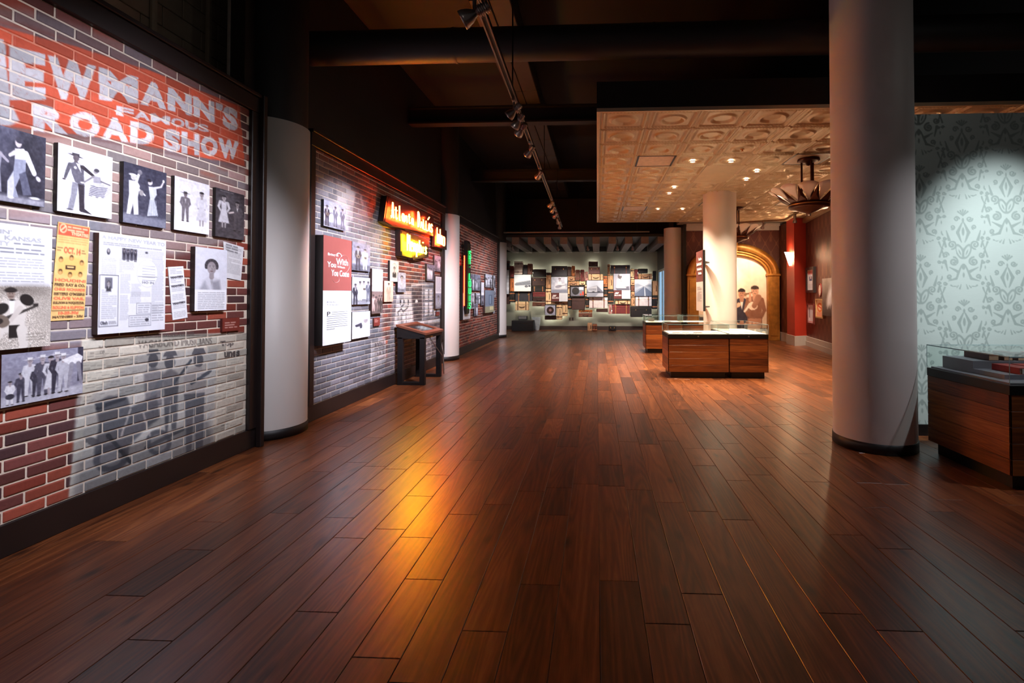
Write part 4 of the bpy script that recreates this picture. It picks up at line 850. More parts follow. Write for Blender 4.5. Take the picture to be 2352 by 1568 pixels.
for (x_, y_, h_, ct, dr) in ((.10, .40, .34, (226, 226, 234), None), (.22, .30, .42, (70, 68, 84), None), (.32, .10, .56, (212, 212, 222), None), (.40, .22, .46, (60, 58, 72), None), (.47, .08, .60, (84, 82, 98), None), (.57, .10, .58, (206, 206, 216), (210, 210, 220)), (.65, .06, .62, (56, 54, 68), None), (.73, .09, .60, (190, 190, 202), None)): person(c, x_, y_, h_, ct, None, (170, 160, 168), None, (230, 230, 236) if h_ > .5 and dr is None else None, dress=dr)
c.poly([(.70, .18), (.92, .10), (.99, .16), (.97, .26), (.80, .26)], (236, 236, 242)); c.cap(.84, .26, .80, .62, .03, .02, (150, 148, 162)); c.cap(.93, .26, .97, .58, .03, .02, (140, 138, 152)); c.ell(.10, .62, .05, .04, (60, 58, 70))
pic(4, 190, 815, 937, .03, c, 'photo_panel', 'wide photo of a chorus line of dancers leaning over, low on the mural', mount=(60, 34, 28))
rects1 = [(min(p[1] for p in q[0]), max(p[1] for p in q[0]), min(p[2] for p in q[0]), max(p[2] for p in q[0])) for q in PICS]
PAL1 = [(128, 58, 46), (96, 54, 50), (78, 52, 54), (146, 72, 56), (112, 62, 58)]
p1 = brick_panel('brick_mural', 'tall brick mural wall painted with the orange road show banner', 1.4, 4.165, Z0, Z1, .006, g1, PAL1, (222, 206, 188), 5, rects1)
panel_frame(p1, 1.4, 4.165, Z0, Z1, 0, .135, 3.262 - .035)
MB().bbox(-3.14, -3.09, 4.25, 4.30, 0, 3.26, .005).build('post', FRAMEM, p1)
for q, d, cv, nm, lb, ct, mt_ in PICS: picture(nm, lb, ct, cv, q, d, mt_)
# ---------------- panel 2: the neon wall
Y2a, Y2b = 5.145, 9.47
g2 = Ghost(Y2a, Y2b, Z0, 3.05, .011)
GB = (96, 102, 114)
g2.P([(715, 352), (800, 392), (868, 440), (880, 520), (876, 640), (880, 760), (895, 900), (715, 960)], GB, .86, 14)
g2.P([(724, 390), (772, 410), (772, 500), (724, 480)], (150, 152, 160), .6, 8); g2.P([(774, 412), (830, 450), (835, 470), (800, 470), (800, 530), (774, 520)], (190, 190, 192), .75, 6)
g2.E(794, 470, 26, 44, (176, 176, 178), .7, 6); g2.E(852, 478, 8, 30, (70, 64, 68), .85, 3); g2.E(822, 490, 11, 40, (84, 86, 94), .8, 3); g2.E(822, 452, 6, 9, (90, 88, 92), .8); g2.P([(815, 470), (840, 480), (846, 560), (806, 560)], (110, 112, 120), .6, 5)
g2.P([(780, 545), (850, 560), (850, 600), (780, 590)], (150, 154, 160), .5, 8); g2.L([(775, 552), (845, 580)], .03, (186, 188, 192), .5)
g2.P([(866, 585), (874, 590), (876, 640), (866, 640)], (130, 140, 150), .6, 4)
# lower right ghost: shop front and seated man
g2.P([(902, 660), (1013, 640), (1013, 826), (880, 880), (898, 740)], (92, 92, 100), .8, 8)
g2.P([(912, 672), (945, 672), (950, 748), (905, 752)], (200, 198, 198), .9, 5); g2.P([(915, 690), (940, 690), (940, 672), (915, 672)], (170, 168, 170), .7, 2)
for x_ in (920, 928, 938): g2.L([(x_, 690), (x_, 697)], .02, (60, 58, 64)); g2.L([(x_ - 5, 722), (x_ - 5, 745)], .012, (90, 88, 94))
g2.L([(914, 718), (922, 708), (926, 716), (938, 704)], .012, (60, 58, 62)); g2.L([(922, 704), (926, 700)], .012, (60, 58, 62))
g2.P([(946, 660), (970, 655), (970, 735), (952, 740)], (62, 58, 62), .85, 2); g2.E(957, 692, 3, 4, (210, 208, 205))
g2.P([(970, 652), (1012, 650), (1012, 728), (971, 738)], (120, 124, 132), .9, 2)
for (xa, xb) in ((976, 983), (986, 993), (997, 1001), (1004, 1010)): g2.P([(xa, 665), (xb, 665), (xb, 722), (xa, 726)], (226, 230, 236), .9, 1.5); g2.L([(xa, 690), (xb, 690)], .012, (80, 84, 92))
g2.P([(945, 652), (1012, 645), (1012, 652), (945, 659)], (190, 192, 198), .8, 2); g2.L([(950, 742), (1012, 735)], .03, (215, 218, 222), .9); g2.L([(970, 630), (970, 740)], .012, (215, 218, 222), .8)
g2.P([(853, 785), (886, 775), (888, 830), (862, 845), (850, 872)], (170, 172, 176), .75, 4)
g2.T('ROOMS', [(861, 787), (883, 781), (883, 797), (861, 804)], (62, 62, 68), .9, .01); g2.T('DAY', [(861, 810), (884, 800), (884, 812), (861, 822)], (76, 76, 82), .85); g2.L([(862, 830), (884, 820)], .02, (96, 96, 102), .7)
g2.L([(853, 785), (853, 873)], .016, (196, 198, 202), .8)
g2.E(984, 805, 8, 26, (190, 190, 192), .8, 2); g2.E(984, 805, 6, 20, (96, 96, 102), .8, 2); g2.L([(980, 800), (988, 797)], .015, (200, 200, 202), .8); g2.L([(980, 812), (988, 808)], .015, (200, 200, 202), .8)
PICS.clear()
def smallphoto(kind, w, h, seed, tone=None):
    r = random.Random(seed); bgA = r.choice(((196, 198, 212), (150, 152, 170), (176, 178, 192), (110, 112, 130))); c = Cv(w, h, bgA).grad(bgA, tuple(min(255, q + 40) for q in bgA)); A = h / w
    c.rect(0, A * .78, 1, A, tuple(q * .75 for q in bgA), 1, 4); c.noise(26, max(3, w // 8))
    if kind == 'band':
        n = r.choice((3, 4)); 
        for k in range(n): person(c, .16 + .7 * k / (n - 1) + r.uniform(-.04, .04), A * r.uniform(.14, .26), A * r.uniform(.66, .78), r.choice(((42, 42, 54), (226, 228, 236), (210, 212, 222), (90, 92, 106))), (232, 232, 238), r.choice(((140, 132, 138), (120, 112, 118))), inst=r.choice((None, 'guitar', 'horn')), hat=r.choice((None, (40, 38, 46))))
    elif kind == 'couple':
        person(c, .32, A * .16, A * .8, (56, 54, 66), (235, 235, 240), (140, 132, 138), hat=(44, 42, 50), inst='guitar'); person(c, .70, A * .20, A * .76, (226, 226, 234), None, (150, 142, 146), inst=r.choice((None, 'guitar')))
    elif kind == 'portrait':
        portrait(c, .5, A * .30, .30 * min(1, A * .75), (160, 152, 154), cloth=r.choice(((60, 60, 70), (170, 172, 182))))
    elif kind == 'oval':
        c.grad((206, 202, 192), (206, 202, 192)); c.ell(.5, A * .46, .33, A * .36, (120, 118, 116)); c.ell(.5, A * .46, .31, A * .34, (186, 182, 174)); portrait(c, .5, A * .38, .22, (150, 142, 138), cloth=(48, 46, 48))
    elif kind == 'crowd':
        for k in range(9): person(c, r.uniform(.05, .95), A * r.uniform(.2, .42), A * .55, r.choice(((40, 40, 50), (220, 222, 230), (120, 122, 134))), (230, 230, 235), (140, 132, 136), hat=r.choice((None, (50, 48, 56))))
    elif kind == 'sepia':
        c.grad((206, 180, 160), (190, 162, 142)); person(c, .5, A * .12, A * 1.0, (160, 140, 122), (226, 206, 190), (190, 160, 146))
    elif kind == 'sacks':
        c.poly([(.15, .5 * A), (.5, .42 * A), (.6, .62 * A), (.3, .66 * A)], (60, 58, 72)); c.ell(.2, .3 * A, .14, .13, (225, 225, 232)); c.ell(.74, .36 * A, .12, .12, (150, 142, 148)); c.ell(.74, .27 * A, .15, .05, (228, 228, 234)); c.poly([(.02, .6 * A), (.4, .56 * A), (.55, A), (0, A)], (236, 236, 242)); c.poly([(.55, .52 * A), (.95, .5 * A), (1, A), (.5, A)], (222, 222, 230)); c.noise(30, 6)
    elif kind == 'street':
        c.poly([(0, .3 * A), (.6, .42 * A), (.6, .7 * A), (0, .8 * A)], (96, 98, 112)); c.poly([(.6, .42 * A), (1, .5 * A), (1, .68 * A), (.6, .7 * A)], (130, 132, 146))
        for k in range(5): c.rect(.08 + .1 * k, .46 * A, .13 + .1 * k, .58 * A, (206, 208, 218))
    if tone is not None: L = c.a.mean(-1, keepdims=True) / 255; c.a[:] = L * np.array(tone) + 20
    return c
pic(744, 794, 457, 518, .035, smallphoto('band', 44, 40, 3), 'photo_panel', 'photo of a small band at a microphone, above the brown text panel')
pic(809, 850, 554, 619.6, .03, smallphoto('couple', 36, 46, 12), 'photo_panel', 'photo of two street musicians, topmost of three beside the brown text panel')
pic(809, 850, 635.7, 699.5, .03, smallphoto('band', 36, 46, 5), 'photo_panel', 'photo of men with instruments, middle of three beside the brown text panel')
pic(809, 850, 716.8, 779, .03, smallphoto('sacks', 36, 44, 6), 'photo_panel', 'photo of a hatted man by a barrel, lowest of three beside the brown text panel')
c = Cv(28, 80, (238, 240, 247)); c.words(.12, .12, .92, 1.28, .085, (120, 122, 136), .8, .35); c.rect(0, 1.44, 1, 3, (170, 150, 150)); s_ = smallphoto('band', 28, 40, 9, (210, 170, 165)); c.a[40:80] = s_.a
pic(855, 879, 616.5, 720.6, .045, c, 'text_panel', 'tall narrow panel, text above a sepia band photo, on the neon mural', 'info panel', (44, 24, 20))
pic(896, 915.5, 598, 646, .035, smallphoto('oval', 24, 34, 2), 'photo_panel', 'grey portrait of a gentleman in an oval mat under the yellow neon')
pic(882.6, 903, 644.4, 693, .03, smallphoto('sepia', 24, 34, 4), 'photo_panel', 'sepia full length portrait hanging below the oval portrait', mount=(84, 40, 28))
pic(914, 932, 625, 670.4, .04, smallphoto('portrait', 22, 32, 8), 'photo_panel', 'bluish photo of a woman overlapping the oval portrait')
c = Cv(18, 26, (118, 48, 42)); c.words(.15, .3, .85, .8, .2, (220, 185, 178), .8, .4); pic(859, 872.6, 730, 749, .02, c, 'label_plaque', 'small red label plaque under the narrow text panel', 'plaque', (60, 24, 22))
pic(980.6, 998, 606, 644.4, .035, smallphoto('band', 22, 26, 17), 'photo_panel', 'photo of three performers in white near the black end post')
pic(998, 1012.7, 585.6, 622, .03, smallphoto('crowd', 22, 26, 18), 'photo_panel', 'photo of a chorus group in the upper corner by the black end post')
c = Cv(20, 50, (238, 240, 247)); c.words(.12, .1, .92, 1.2, .1, (130, 132, 146), .8, .35); s_ = smallphoto('portrait', 20, 24, 21); c.a[26:50] = s_.a
pic(1000.5, 1013.5, 634.6, 709, .04, c, 'text_panel', 'tall narrow text panel with portrait next to the black end post', 'info panel', (36, 22, 20))
c = Cv(14, 10, (130, 56, 48)); pic(1002, 1009.6, 716, 724.5, .02, c, 'label_plaque', 'tiny red label plaque below the panel by the end post', 'plaque', (60, 24, 22))
rects2 = [(min(p[1] for p in q[0]), max(p[1] for p in q[0]), min(p[2] for p in q[0]), max(p[2] for p in q[0])) for q in PICS]
PAL2 = [(120, 62, 52), (92, 58, 54), (84, 62, 60), (134, 72, 58), (106, 66, 60)]
p2 = brick_panel('brick_mural', 'brick mural wall with grey ghost street scenes behind the neon signs', Y2a, Y2b, Z0, 3.05, .0125, g2, PAL2, (200, 184, 170), 11, rects2 + [(5.2, 6.0, .8, 2.1)])
panel_frame(p2, Y2a, Y2b, Z0, 3.05, .09, .20, 3.20)
for q, d, cv, nm, lb, ct, mt_ in PICS: picture(nm, lb, ct, cv, q, d, mt_)
# "Bring It With You When You Come" reader panel
IX = WX + .115
q = lw_quad(743.4, 807, 539, 794, IX); Ya, Yb, Zt, Zb = q[0][1], q[1][1], q[0][2], q[3][2]; Zm = on(743.4, 667, 0, IX)[2]
rp = thing('reader_panel', 'large brown and white reader panel lettered Bring It With You When You Come', 'info panel', (WX, Ya, Zb))
MB().bbox(WX + .001, IX - .003, Ya, Yb, Zb, Zt, .003).build('mount', pm('panel_side_black', (22, 16, 16), .5), rp)
rf = MB().box(IX - .003, IX, Ya, Yb, Zm, Zt).build('title_face', pm('oxide_brown_print', (140, 74, 70), .5, var=.03), rp)
tf = MB().box(IX - .003, IX, Ya, Yb, Zb, Zm).build('text_face', pm('white_print', (232, 236, 244), .5, var=.01), rp)
WT = pm('white_lettering', (244, 240, 238), .5, var=.01); GT = pm('grey_lettering', (110, 112, 124), .5, var=.02)
def rq(u0, v0, u1, v1, X=None):
    X = X or IX; y0_, y1_ = Ya + (Yb - Ya) * u0, Ya + (Yb - Ya) * u1; z0_, z1_ = Zt + (Zb - Zt) * v0, Zt + (Zb - Zt) * v1; return [(X, y0_, z0_), (X, y1_, z0_), (X, y1_, z1_), (X, y0_, z1_)]
for txt, qd in (('Bring It', (.14, .155, .50, .185)), ('With', (.42, .195, .86, .255)), ('You', (.12, .235, .42, .285)), ('When', (.46, .265, .74, .285)), ('You Come', (.26, .305, .90, .365))): lettering('lettering', txt, rq(*qd), WT, rf, .02)
sw = []
for k in range(30): a = k / 29 * 5.2; sw.append((IX + .001, Ya + (Yb - Ya) * (.72 + .2 * math.cos(a + 2.6)), Zt + (Zb - Zt) * (.24 + .085 * math.sin(a + 2.6))))
MB().tube(sw, .0022, 4).build('flourish', pm('faint_flourish', (190, 140, 136), .5), rf)
sw = [(IX + .001, Ya + (Yb - Ya) * (.52 + .09 * math.cos(a)), Zt + (Zb - Zt) * (.175 + .03 * math.sin(a))) for a in np.linspace(math.pi, 2 * math.pi, 14)] ; MB().tube(sw, .006, 5).build('flourish', WT, rf)
sw = [(IX + .001, Ya + (Yb - Ya) * (.42 + .12 * math.cos(a)), Zt + (Zb - Zt) * (.395 + .03 * math.sin(a))) for a in np.linspace(-1.2, 2.9, 16)]; MB().tube(sw, .0022, 4).build('flourish', MATS['faint_flourish'], rf)
lettering('lettering', 'BUSKING', rq(.12, .60, .44, .615), GT, tf, .01); lettering('lettering', 'THE BLUES', rq(.12, .625, .52, .64), GT, tf, .01); lettering('lettering', 'P', rq(.13, .695, .24, .735), pm('dark_lettering', (40, 38, 46), .5), tf, .02)
ln = MB()
for k in range(9):
    u0, u1 = (.28 if k < 2 else .12), (.86 if k < 8 else .40); a_ = rq(u0, .70 + .0195 * k, u1, .7055 + .0195 * k); ln.add([(p[0] + .0012, p[1], p[2]) for p in a_], [(0, 3, 2, 1)])
ln.build('small_print', GT, tf)

# ---------------- neon signs
STROKES = {
 'A': [[(0, .12), (.12, 0), (.25, .08), (.5, 1.0), (.62, .5), (.8, 0)], [(.22, .42), (.7, .42)]], 't': [[(.35, .75), (.35, .1), (.6, 0), (.8, .1)], [(.1, .55), (.7, .55)]], 'l': [[(.4, .95), (.4, .05), (.6, 0)]],
 'a': [[(.75, .5), (.35, .55), (.1, .3), (.3, 0), (.7, .12), (.75, .5), (.78, .05), (.95, 0)]], 'n': [[(.1, .5), (.1, 0), (.12, .35), (.5, .52), (.75, .35), (.78, 0)]],
 'D': [[(.1, 0), (.1, 1), (.5, .95), (.9, .5), (.5, .03), (.1, 0)]], 'B': [[(.05, 0), (.5, .5), (.95, 0)], [(.22, .25), (.76, .25)]], 'L': [[(.15, .68), (.15, 0), (.85, 0)]], 'S': [[(.85, .55), (.6, .68), (.2, .6), (.25, .38), (.75, .3), (.8, .08), (.45, 0), (.1, .1)]],
 'C': [[(.05, 0), (.5, .68), (.95, 0)], [(.22, .25), (.76, .25)]], 'M': [[(.05, 0), (.1, 1), (.5, .35), (.9, 1), (.95, 0)]], 'e': [[(.1, .3), (.85, .3), (.7, .55), (.3, .55), (.1, .28), (.3, 0), (.8, .06)]], 'm': [[(.05, 0), (.05, .5), (.3, .55), (.45, .4), (.45, 0), (.47, .42), (.7, .55), (.9, .4), (.9, 0)]],
 'p': [[(.1, -.3), (.1, .5), (.5, .58), (.85, .3), (.5, 0), (.1, .06)]], 'h': [[(.1, 0), (.1, .95), (.1, .4), (.5, .56), (.82, .4), (.85, 0)]], 'i': [[(.45, 0), (.45, .5)], [(.45, .78), (.45, .86)]], 's': [[(.8, .46), (.4, .56), (.2, .42), (.75, .16), (.5, 0), (.12, .08)]],
 '1': [[(.1, 0), (.1, 1)], [(.1, .6), (.8, .6)], [(.45, 0), (.45, .6)], [(.8, 0), (.8, .6)]], '2': [[(.1, 0), (.1, .6), (.8, .6), (.8, 0), (.1, 0)]], '3': [[(.1, 0), (.5, .62), (.9, 0)]] }
def neon_word(letters_, quad, X, r, mat, parent, name='neon_tube'):
    q = [on(x_, y_, 0, X) for x_, y_ in quad]
    def W(u_, v_): return (1 - v_) * ((1 - u_) * q[3] + u_ * q[2]) + v_ * ((1 - u_) * q[0] + u_ * q[1])
    n = len(letters_)
    for i, ch in enumerate(letters_):
        m = MB()
        for st in STROKES[ch]:
            P = [W((i + .06 + .86 * x_) / n, y_) for x_, y_ in st]
            if len(P) > 2:                         # round the bends
                Q = [P[0]]
                for a, b, c_ in zip(P[:-2], P[1:-1], P[2:]): Q += [b + (a - b) * .25, b + ((a - b) + (c_ - b)) * .06, b + (c_ - b) * .25]
                P = Q + [P[-1]]
            m.tube(P, r, 8)
        m.build(name, mat, parent, True)
NRED = emit_mat('red_neon', (255, 66, 22), 60.0); NYEL = emit_mat('yellow_neon', (255, 196, 20), 75.0); NGRN = emit_mat('green_neon', (40, 255, 90), 2.2); NRD2 = emit_mat('red_neon_side', (255, 50, 24), 9.0)
REDBACK = pm('dark_sign_enamel', (38, 30, 28), .3, var=.1); YELBACK = pm('dark_sign_enamel', (38, 30, 28), .3, var=.1)
def sign_can(label, poly_px, d, backmat, back=.001):
    P = [on(x_, y_, 0, WX + d) for x_, y_ in poly_px]; poly = [(p[1], p[2]) for p in P]
    t = thing('neon_sign', label, 'sign', (WX, poly[0][0], min(p[1] for p in poly)), 'neon city signs')
    MB().prism(poly, WX + back, WX + d, 'yz').build('can', backmat, t); 
    c_ = np.mean(poly, 0); ins = [tuple(c_ + (np.array(p) - c_) * .96) for p in poly]; MB().prism(ins, WX + d, WX + d + .006, 'yz').build('face', backmat, t); return t
s1 = sign_can('red neon sign reading Atlanta and Dallas on the brick mural', [(889, 449), (960, 478), (996, 498), (995, 542), (958, 530), (900, 520), (881, 508)], .09, REDBACK)
neon_word('Atlanta', [(898, 459), (951, 491), (951, 517), (898, 499)], WX + .15, .011, NRED, s1); neon_word('DBLLCS', [(959, 485), (994, 507), (994, 535), (959, 520)], WX + .15, .011, NRED, s1)
m = MB().tube([on(983, 504, 0, WX + .15), on(986, 499, 0, WX + .15)], .011, 8); m.build('neon_tube', NRED, s1)
s2 = sign_can('yellow neon sign hanging below the red neon sign', [(920, 527), (985, 552), (984, 590), (966, 594), (949, 597), (946, 592), (921, 587)], .09, YELBACK)
neon_word('Memphis', [(935, 533), (981, 556), (981, 584), (935, 575)], WX + .15, .0125, NYEL, s2)
s3 = sign_can('red neon sign cut off behind the white column', [(999, 514), (1026, 530), (1026, 574), (997, 566)], .09, REDBACK, .045)
neon_word('112', [(1003, 522), (1023, 533), (1023, 565), (1003, 558)], WX + .15, .011, NRED, s3)

# ---------------- panel 3
Y3a, Y3b = 10.62, 14.95
PICS.clear()
def p3(x0, y0, x1, y1): return 1050 + x0 / 7.13, 1050 + x1 / 7.13, 540 + y0 / 7.13, 540 + y1 / 7.13
for i, (bx, kind, off, lb) in enumerate((((222, 635, 283, 905), 'couple', .03, 'photo in pale tones right against the brown panel behind the green neon'), ((290, 640, 380, 905), 'crowd', .035, 'photo of a group in the top row of the green neon mural'), ((228, 950, 283, 1205), 'portrait', .03, 'pale tall portrait photo below the green neon top row'),
        ((305, 950, 375, 1125), 'band', .03, 'photo of seated musicians in the middle of the green neon mural'), ((280, 1125, 340, 1325), 'couple', .03, 'lowest photo hanging on the green neon mural'), ((465, 635, 575, 850), 'crowd', .035, 'photo of a crowd over the big grey display frame'),
        ((592, 660, 625, 860), 'band', .03, 'narrow photo in the far top corner of the green neon mural'), ((602, 862, 636, 1020), 'street', .03, 'narrow street photo by the far end post of the green neon mural'), ((585, 1240, 615, 1285), 'street', .02, 'tiny white label photo under the big grey display frame'))):
    xl, xr, yt, yb = p3(*bx); pic(xl, xr, yt, yb, off, smallphoto(kind, 20, 26, 40 + i), 'photo_panel', lb)
c = Cv(16, 50, (236, 238, 245)); c.words(.12, .1, .92, 1.4, .12, (140, 142, 156), .8, .35); c.a[28:50] = smallphoto('portrait', 16, 22, 61).a; xl, xr, yt, yb = p3(395, 770, 440, 1150); pic(xl, xr, yt, yb, .04, c, 'text_panel', 'slim text and photo panel on the green neon mural', 'info panel')
c = Cv(30, 44, (120, 134, 152)); c.rect(.4, .3, .75, .95, (72, 92, 116)); c.rect(.48, .36, .64, .9, (130, 148, 168)); c.rect(0, 1.05, 1, 1.5, (150, 148, 120)); c.rect(.5, 1.06, .9, 1.3, (214, 206, 160)); c.words(.1, .1, .35, .9, .1, (90, 104, 122), .6); xl, xr, yt, yb = p3(458, 900, 605, 1275); pic(xl, xr, yt, yb, .07, c, 'display_box', 'deep framed grey-blue display on the green neon mural', 'display frame', (56, 30, 26))
c = Cv(30, 80, (232, 236, 242)); c.rect(0, 0, 1, 1.35, (104, 62, 58)); c.line([(.25, .35), (.4, .5), (.5, .32), (.62, .5), (.75, .34)], .05, (235, 225, 222)); c.line([(.3, .75), (.6, .68), (.8, .76)], .05, (235, 225, 222)); c.line([(.4, .95), (.6, 1.15), (.9, 1.05)], .04, (235, 225, 222)); c.words(.2, 1.5, .9, 2.5, .12, (130, 132, 142), .7, .3); q3 = p3(100, 540, 218, 1385)
pic(q3[0], q3[1], q3[2] - 6, q3[3], .08, c, 'reader_panel', 'brown and white reader panel standing behind the green neon sign', 'info panel')
PAL3 = [(118, 60, 50), (88, 54, 50), (132, 70, 56), (100, 62, 56)]
p3t = brick_panel('brick_mural', 'brick mural wall with the green vertical neon, between two white columns', Y3a, Y3b, Z0, 3.05, .05, None, PAL3, (196, 180, 164), 17, [], single=0)
panel_frame(p3t, Y3a, Y3b, Z0, 3.05, .08, .25, 3.20)
for q, d, cv, nm, lb, ct, mt_ in PICS: picture(nm, lb, ct, cv, q, d, mt_)
# St. Louis blade sign
SY0, SY1, SX1 = 10.86, 11.10, -2.985
st = thing('neon_sign', 'tall black blade sign with green neon letters reading St. Louis', 'sign', (WX, SY0, .95), 'neon city signs')
zt, zb = 2.66, .95
MB().bbox(WX + .001, WX + .10, SY0 + .06, SY1 - .06, 2.25, 2.30, .004).bbox(WX + .001, WX + .10, SY0 + .06, SY1 - .06, 2.52, 2.57, .004).build('bracket', BLACKG, st)
MB().prism([(WX + .086, zb + .12), (WX + .12, zb), (SX1 - .03, zb + .02), (SX1, zb + .25), (SX1, zt - .06), (SX1 - .03, zt), (WX + .086, zt)], SY0, SY1, 'xz').build('can', pm('black_sign_enamel', (20, 14, 13), .35), st)
zz = zt - .20
STL = {'S': STROKES['S'], 'T': [[(.5, 0), (.5, .68)], [(.08, .68), (.92, .68)]], '.': [[(.5, .3), (.5, .4)]], ' ': [], 'L': [[(.15, .68), (.15, 0), (.85, 0)]], 'O': [[(.1, .3), (.15, .6), (.5, .68), (.85, .6), (.9, .3), (.85, .08), (.5, 0), (.15, .08), (.1, .3)]], 'U': [[(.12, .68), (.12, .15), (.5, 0), (.88, .15), (.88, .68)]], 'I': [[(.5, 0), (.5, .68)]]}
for ch in 'ST. LOUIS':
    h_ = {'.': .10, ' ': .09}.get(ch, .17)
    m = MB()
    for s_ in STL[ch]: m.tube([(SX1 + .02, SY0 + .03 + .18 * (x_), zz - h_ + y_ / .68 * (h_ - .03)) for x_, y_ in s_], .010, 6)
    if STL[ch]: m.build('neon_tube', NGRN, st, True)
    zz -= h_
m = MB().tube([(WX + .10, SY0 - .015, zt - .35), (WX + .10, SY0 - .015, zb + .2)], .012, 6); m.build('neon_tube', NRD2, st)
m = MB()
for a in range(3): m.tube([(SX1 - .02 + .06 * math.sin(t_), SY1 + .03 + .01 * a, 2.28 + (.07 + .015 * a) * math.cos(t_)) for t_ in np.linspace(-1.2, 1.6, 10)], .003, 5)
m.build('scroll_ironwork', pm('rusty_iron', (96, 48, 34), .5), st)
# ================================================================== LAMPS
CHROME = pm('brushed_lamp_metal', (150, 138, 134), .28, metal=.8, var=.1, scale=30)
LENS = emit_mat('lamp_lens', (255, 252, 248), 14.0); LENSW = emit_mat('warm_downlight', (255, 232, 205), 22.0); LENSD = pm('dark_lens', (60, 50, 46), .3)
_head = {}
def head_meshes():
    if _head: return _head
    _head['housing'] = MB().lathe([(0, .10), (.026, .10), (.030, .095), (.030, .03), (.026, .02), (.020, .01)], 20).mesh('housing', CHROME, True)
    f = MB()
    for k in range(5): f.lathe([(.030, .088 - .013 * k), (.038, .087 - .013 * k), (.038, .082 - .013 * k), (.030, .081 - .013 * k)], 20)
    _head['cooling_fins'] = f.mesh('cooling_fins', CHROME, True)
    _head['reflector'] = MB().lathe([(.020, .012), (.026, 0), (.044, -.03), (.054, -.065), (.056, -.085), (.053, -.085), (.050, -.066), (.040, -.034)], 24).mesh('reflector', CHROME, True)
    _head['lens'] = MB().lathe([(0, -.066), (.050, -.066)], 24).mesh('lens', LENS)
    _head['lens_off'] = MB().lathe([(0, -.066), (.050, -.066)], 24).mesh('lens', LENSD)
    _head['adapter'] = MB().bbox(-.017, .017, -.06, .06, -.03, 0, .004).lathe([(.012, -.11), (.012, -.03)], 12).mesh('adapter', CHROME)
    return _head
def track_head(loc, target, label, group, energy=0., angle=36, blend=.7, col=(255, 246, 238), lit=True, scale=1.0, drop=.0, size=.05, off=None):
    """a spot on its rail: loc is the point on the rail"""
    h = head_meshes(); t = thing('track_spotlight', label, 'spotlight', loc, group)
    rot = (Vector(target) - Vector(loc)).to_track_quat('-Z', 'Y').to_euler(); piv = (0, 0, -.12 * scale - drop)
    o = bpy.data.objects.new('adapter', h['adapter']); COL.objects.link(o); o.parent = t; o.scale = (scale,) * 3
    if drop: MB().lathe([(.011, -.11 - drop), (.011, -.03)], 10, loc).build('stem', CHROME, t)
    for nm, sub_ in (('housing', 'cooling_fins'), ('reflector', 'lens')):
        o = bpy.data.objects.new(nm, h[nm]); COL.objects.link(o); o.parent = t; o.location = piv; o.rotation_euler = rot; o.scale = (scale,) * 3
        s_ = bpy.data.objects.new(off.replace('lamp', 'lens') if off and sub_ == 'lens' else sub_, h[sub_ if lit or sub_ != 'lens' else 'lens_off']); COL.objects.link(s_); s_.parent = o
    if energy:
        L = bpy.data.lights.new('spot_light', 'SPOT'); L.energy = energy * SPOT; L.spot_size = math.radians(angle); L.spot_blend = blend; L.color = tuple(lin(col)); L.shadow_soft_size = size
        lo = bpy.data.objects.new(off or 'spot_light', L); COL.objects.link(lo); lo.parent = t
        d = (Vector(target) - Vector(loc)).normalized(); lo.location = Vector(piv) + d * .10 * scale; lo.rotation_euler = rot
    return t
# main rail
RZ = 3.50
def rail_x(y): return -.848 + (-1.081 + .848) * (y - 3.31) / (14.51 - 3.31)
r0, r1 = (rail_x(.3), .3), (rail_x(14.6), 14.6)
tr = thing('light_track', 'long black ceiling light track running the length of the gallery', 'light track', (r0[0], r0[1], RZ))
def bar(m, a, b, w, z0, z1, dx=0.):
    a, b = np.array(a, float), np.array(b, float); d = b - a; n_ = np.array([d[1], -d[0]]) / np.hypot(*d) ; a = a + n_ * dx; b = b + n_ * dx
    m.prism([tuple(a - n_ * w), tuple(b - n_ * w), tuple(b + n_ * w), tuple(a + n_ * w)], z0, z1)
RAILM = pm('track_aluminium', (150, 147, 144), .3, metal=.7, var=.08)
m = MB(); bar(m, r0, r1, .006, RZ - .012, RZ, -.022); bar(m, r0, r1, .006, RZ - .012, RZ, .022); m.build('contact_strip', RAILM, tr)
m = MB(); bar(m, r0, r1, .028, RZ, RZ + .035); m.build('rail', BLACKG, tr)
for y_ in (1.2, 4.9, 8.6, 12.3): MB().lathe([(.008, RZ + .035), (.008, 5.25 if y_ < 6 else 4.695)], 8, (rail_x(y_), y_, 0)).build('hanger', BLACKG, tr)
GRP = 'spotlights on the long gallery track'
def onrail(px, py): p = on(px, py, 2, RZ); return (rail_x(p[1]), p[1], RZ - .0135)
def yr(y_): return (rail_x(y_), y_, RZ - .0135)
WARMW = (255, 240, 232); COOL = (240, 240, 255)
track_head(yr(.9), (WX, 1.9, 1.6), 'spotlight on the gallery track aimed at the road show mural', GRP, 84, 62, .8, COOL, off='gallery_lamp_first_offscreen')
track_head(yr(1.9), (WX, 2.7, 1.9), 'spotlight on the gallery track aimed at the road show mural', GRP, 96, 62, .8, COOL, off='gallery_lamp_second_offscreen')
track_head(yr(2.6), (WX, 3.5, 1.3), 'spotlight on the gallery track aimed at the road show mural', GRP, 96, 62, .8, COOL, off='gallery_lamp_third_offscreen')
track_head(yr(3.22), (WX, 3.3, 2.3), 'big lit spotlight on the gallery track nearest the road show banner', GRP, 64, 58, .8, COOL, scale=1.15)
for k, ((px, py), tg, e) in enumerate((((1176, 226), (WX, 5.9, 1.7), 440), ((1184, 252), (WX, 6.6, .9), 260), ((1190, 272), (WX, 8.0, 1.55), 300))):
    track_head(onrail(px, py), tg, 'lit spotlight in the cluster of three on the gallery track', GRP, e, 52, .85, COOL)
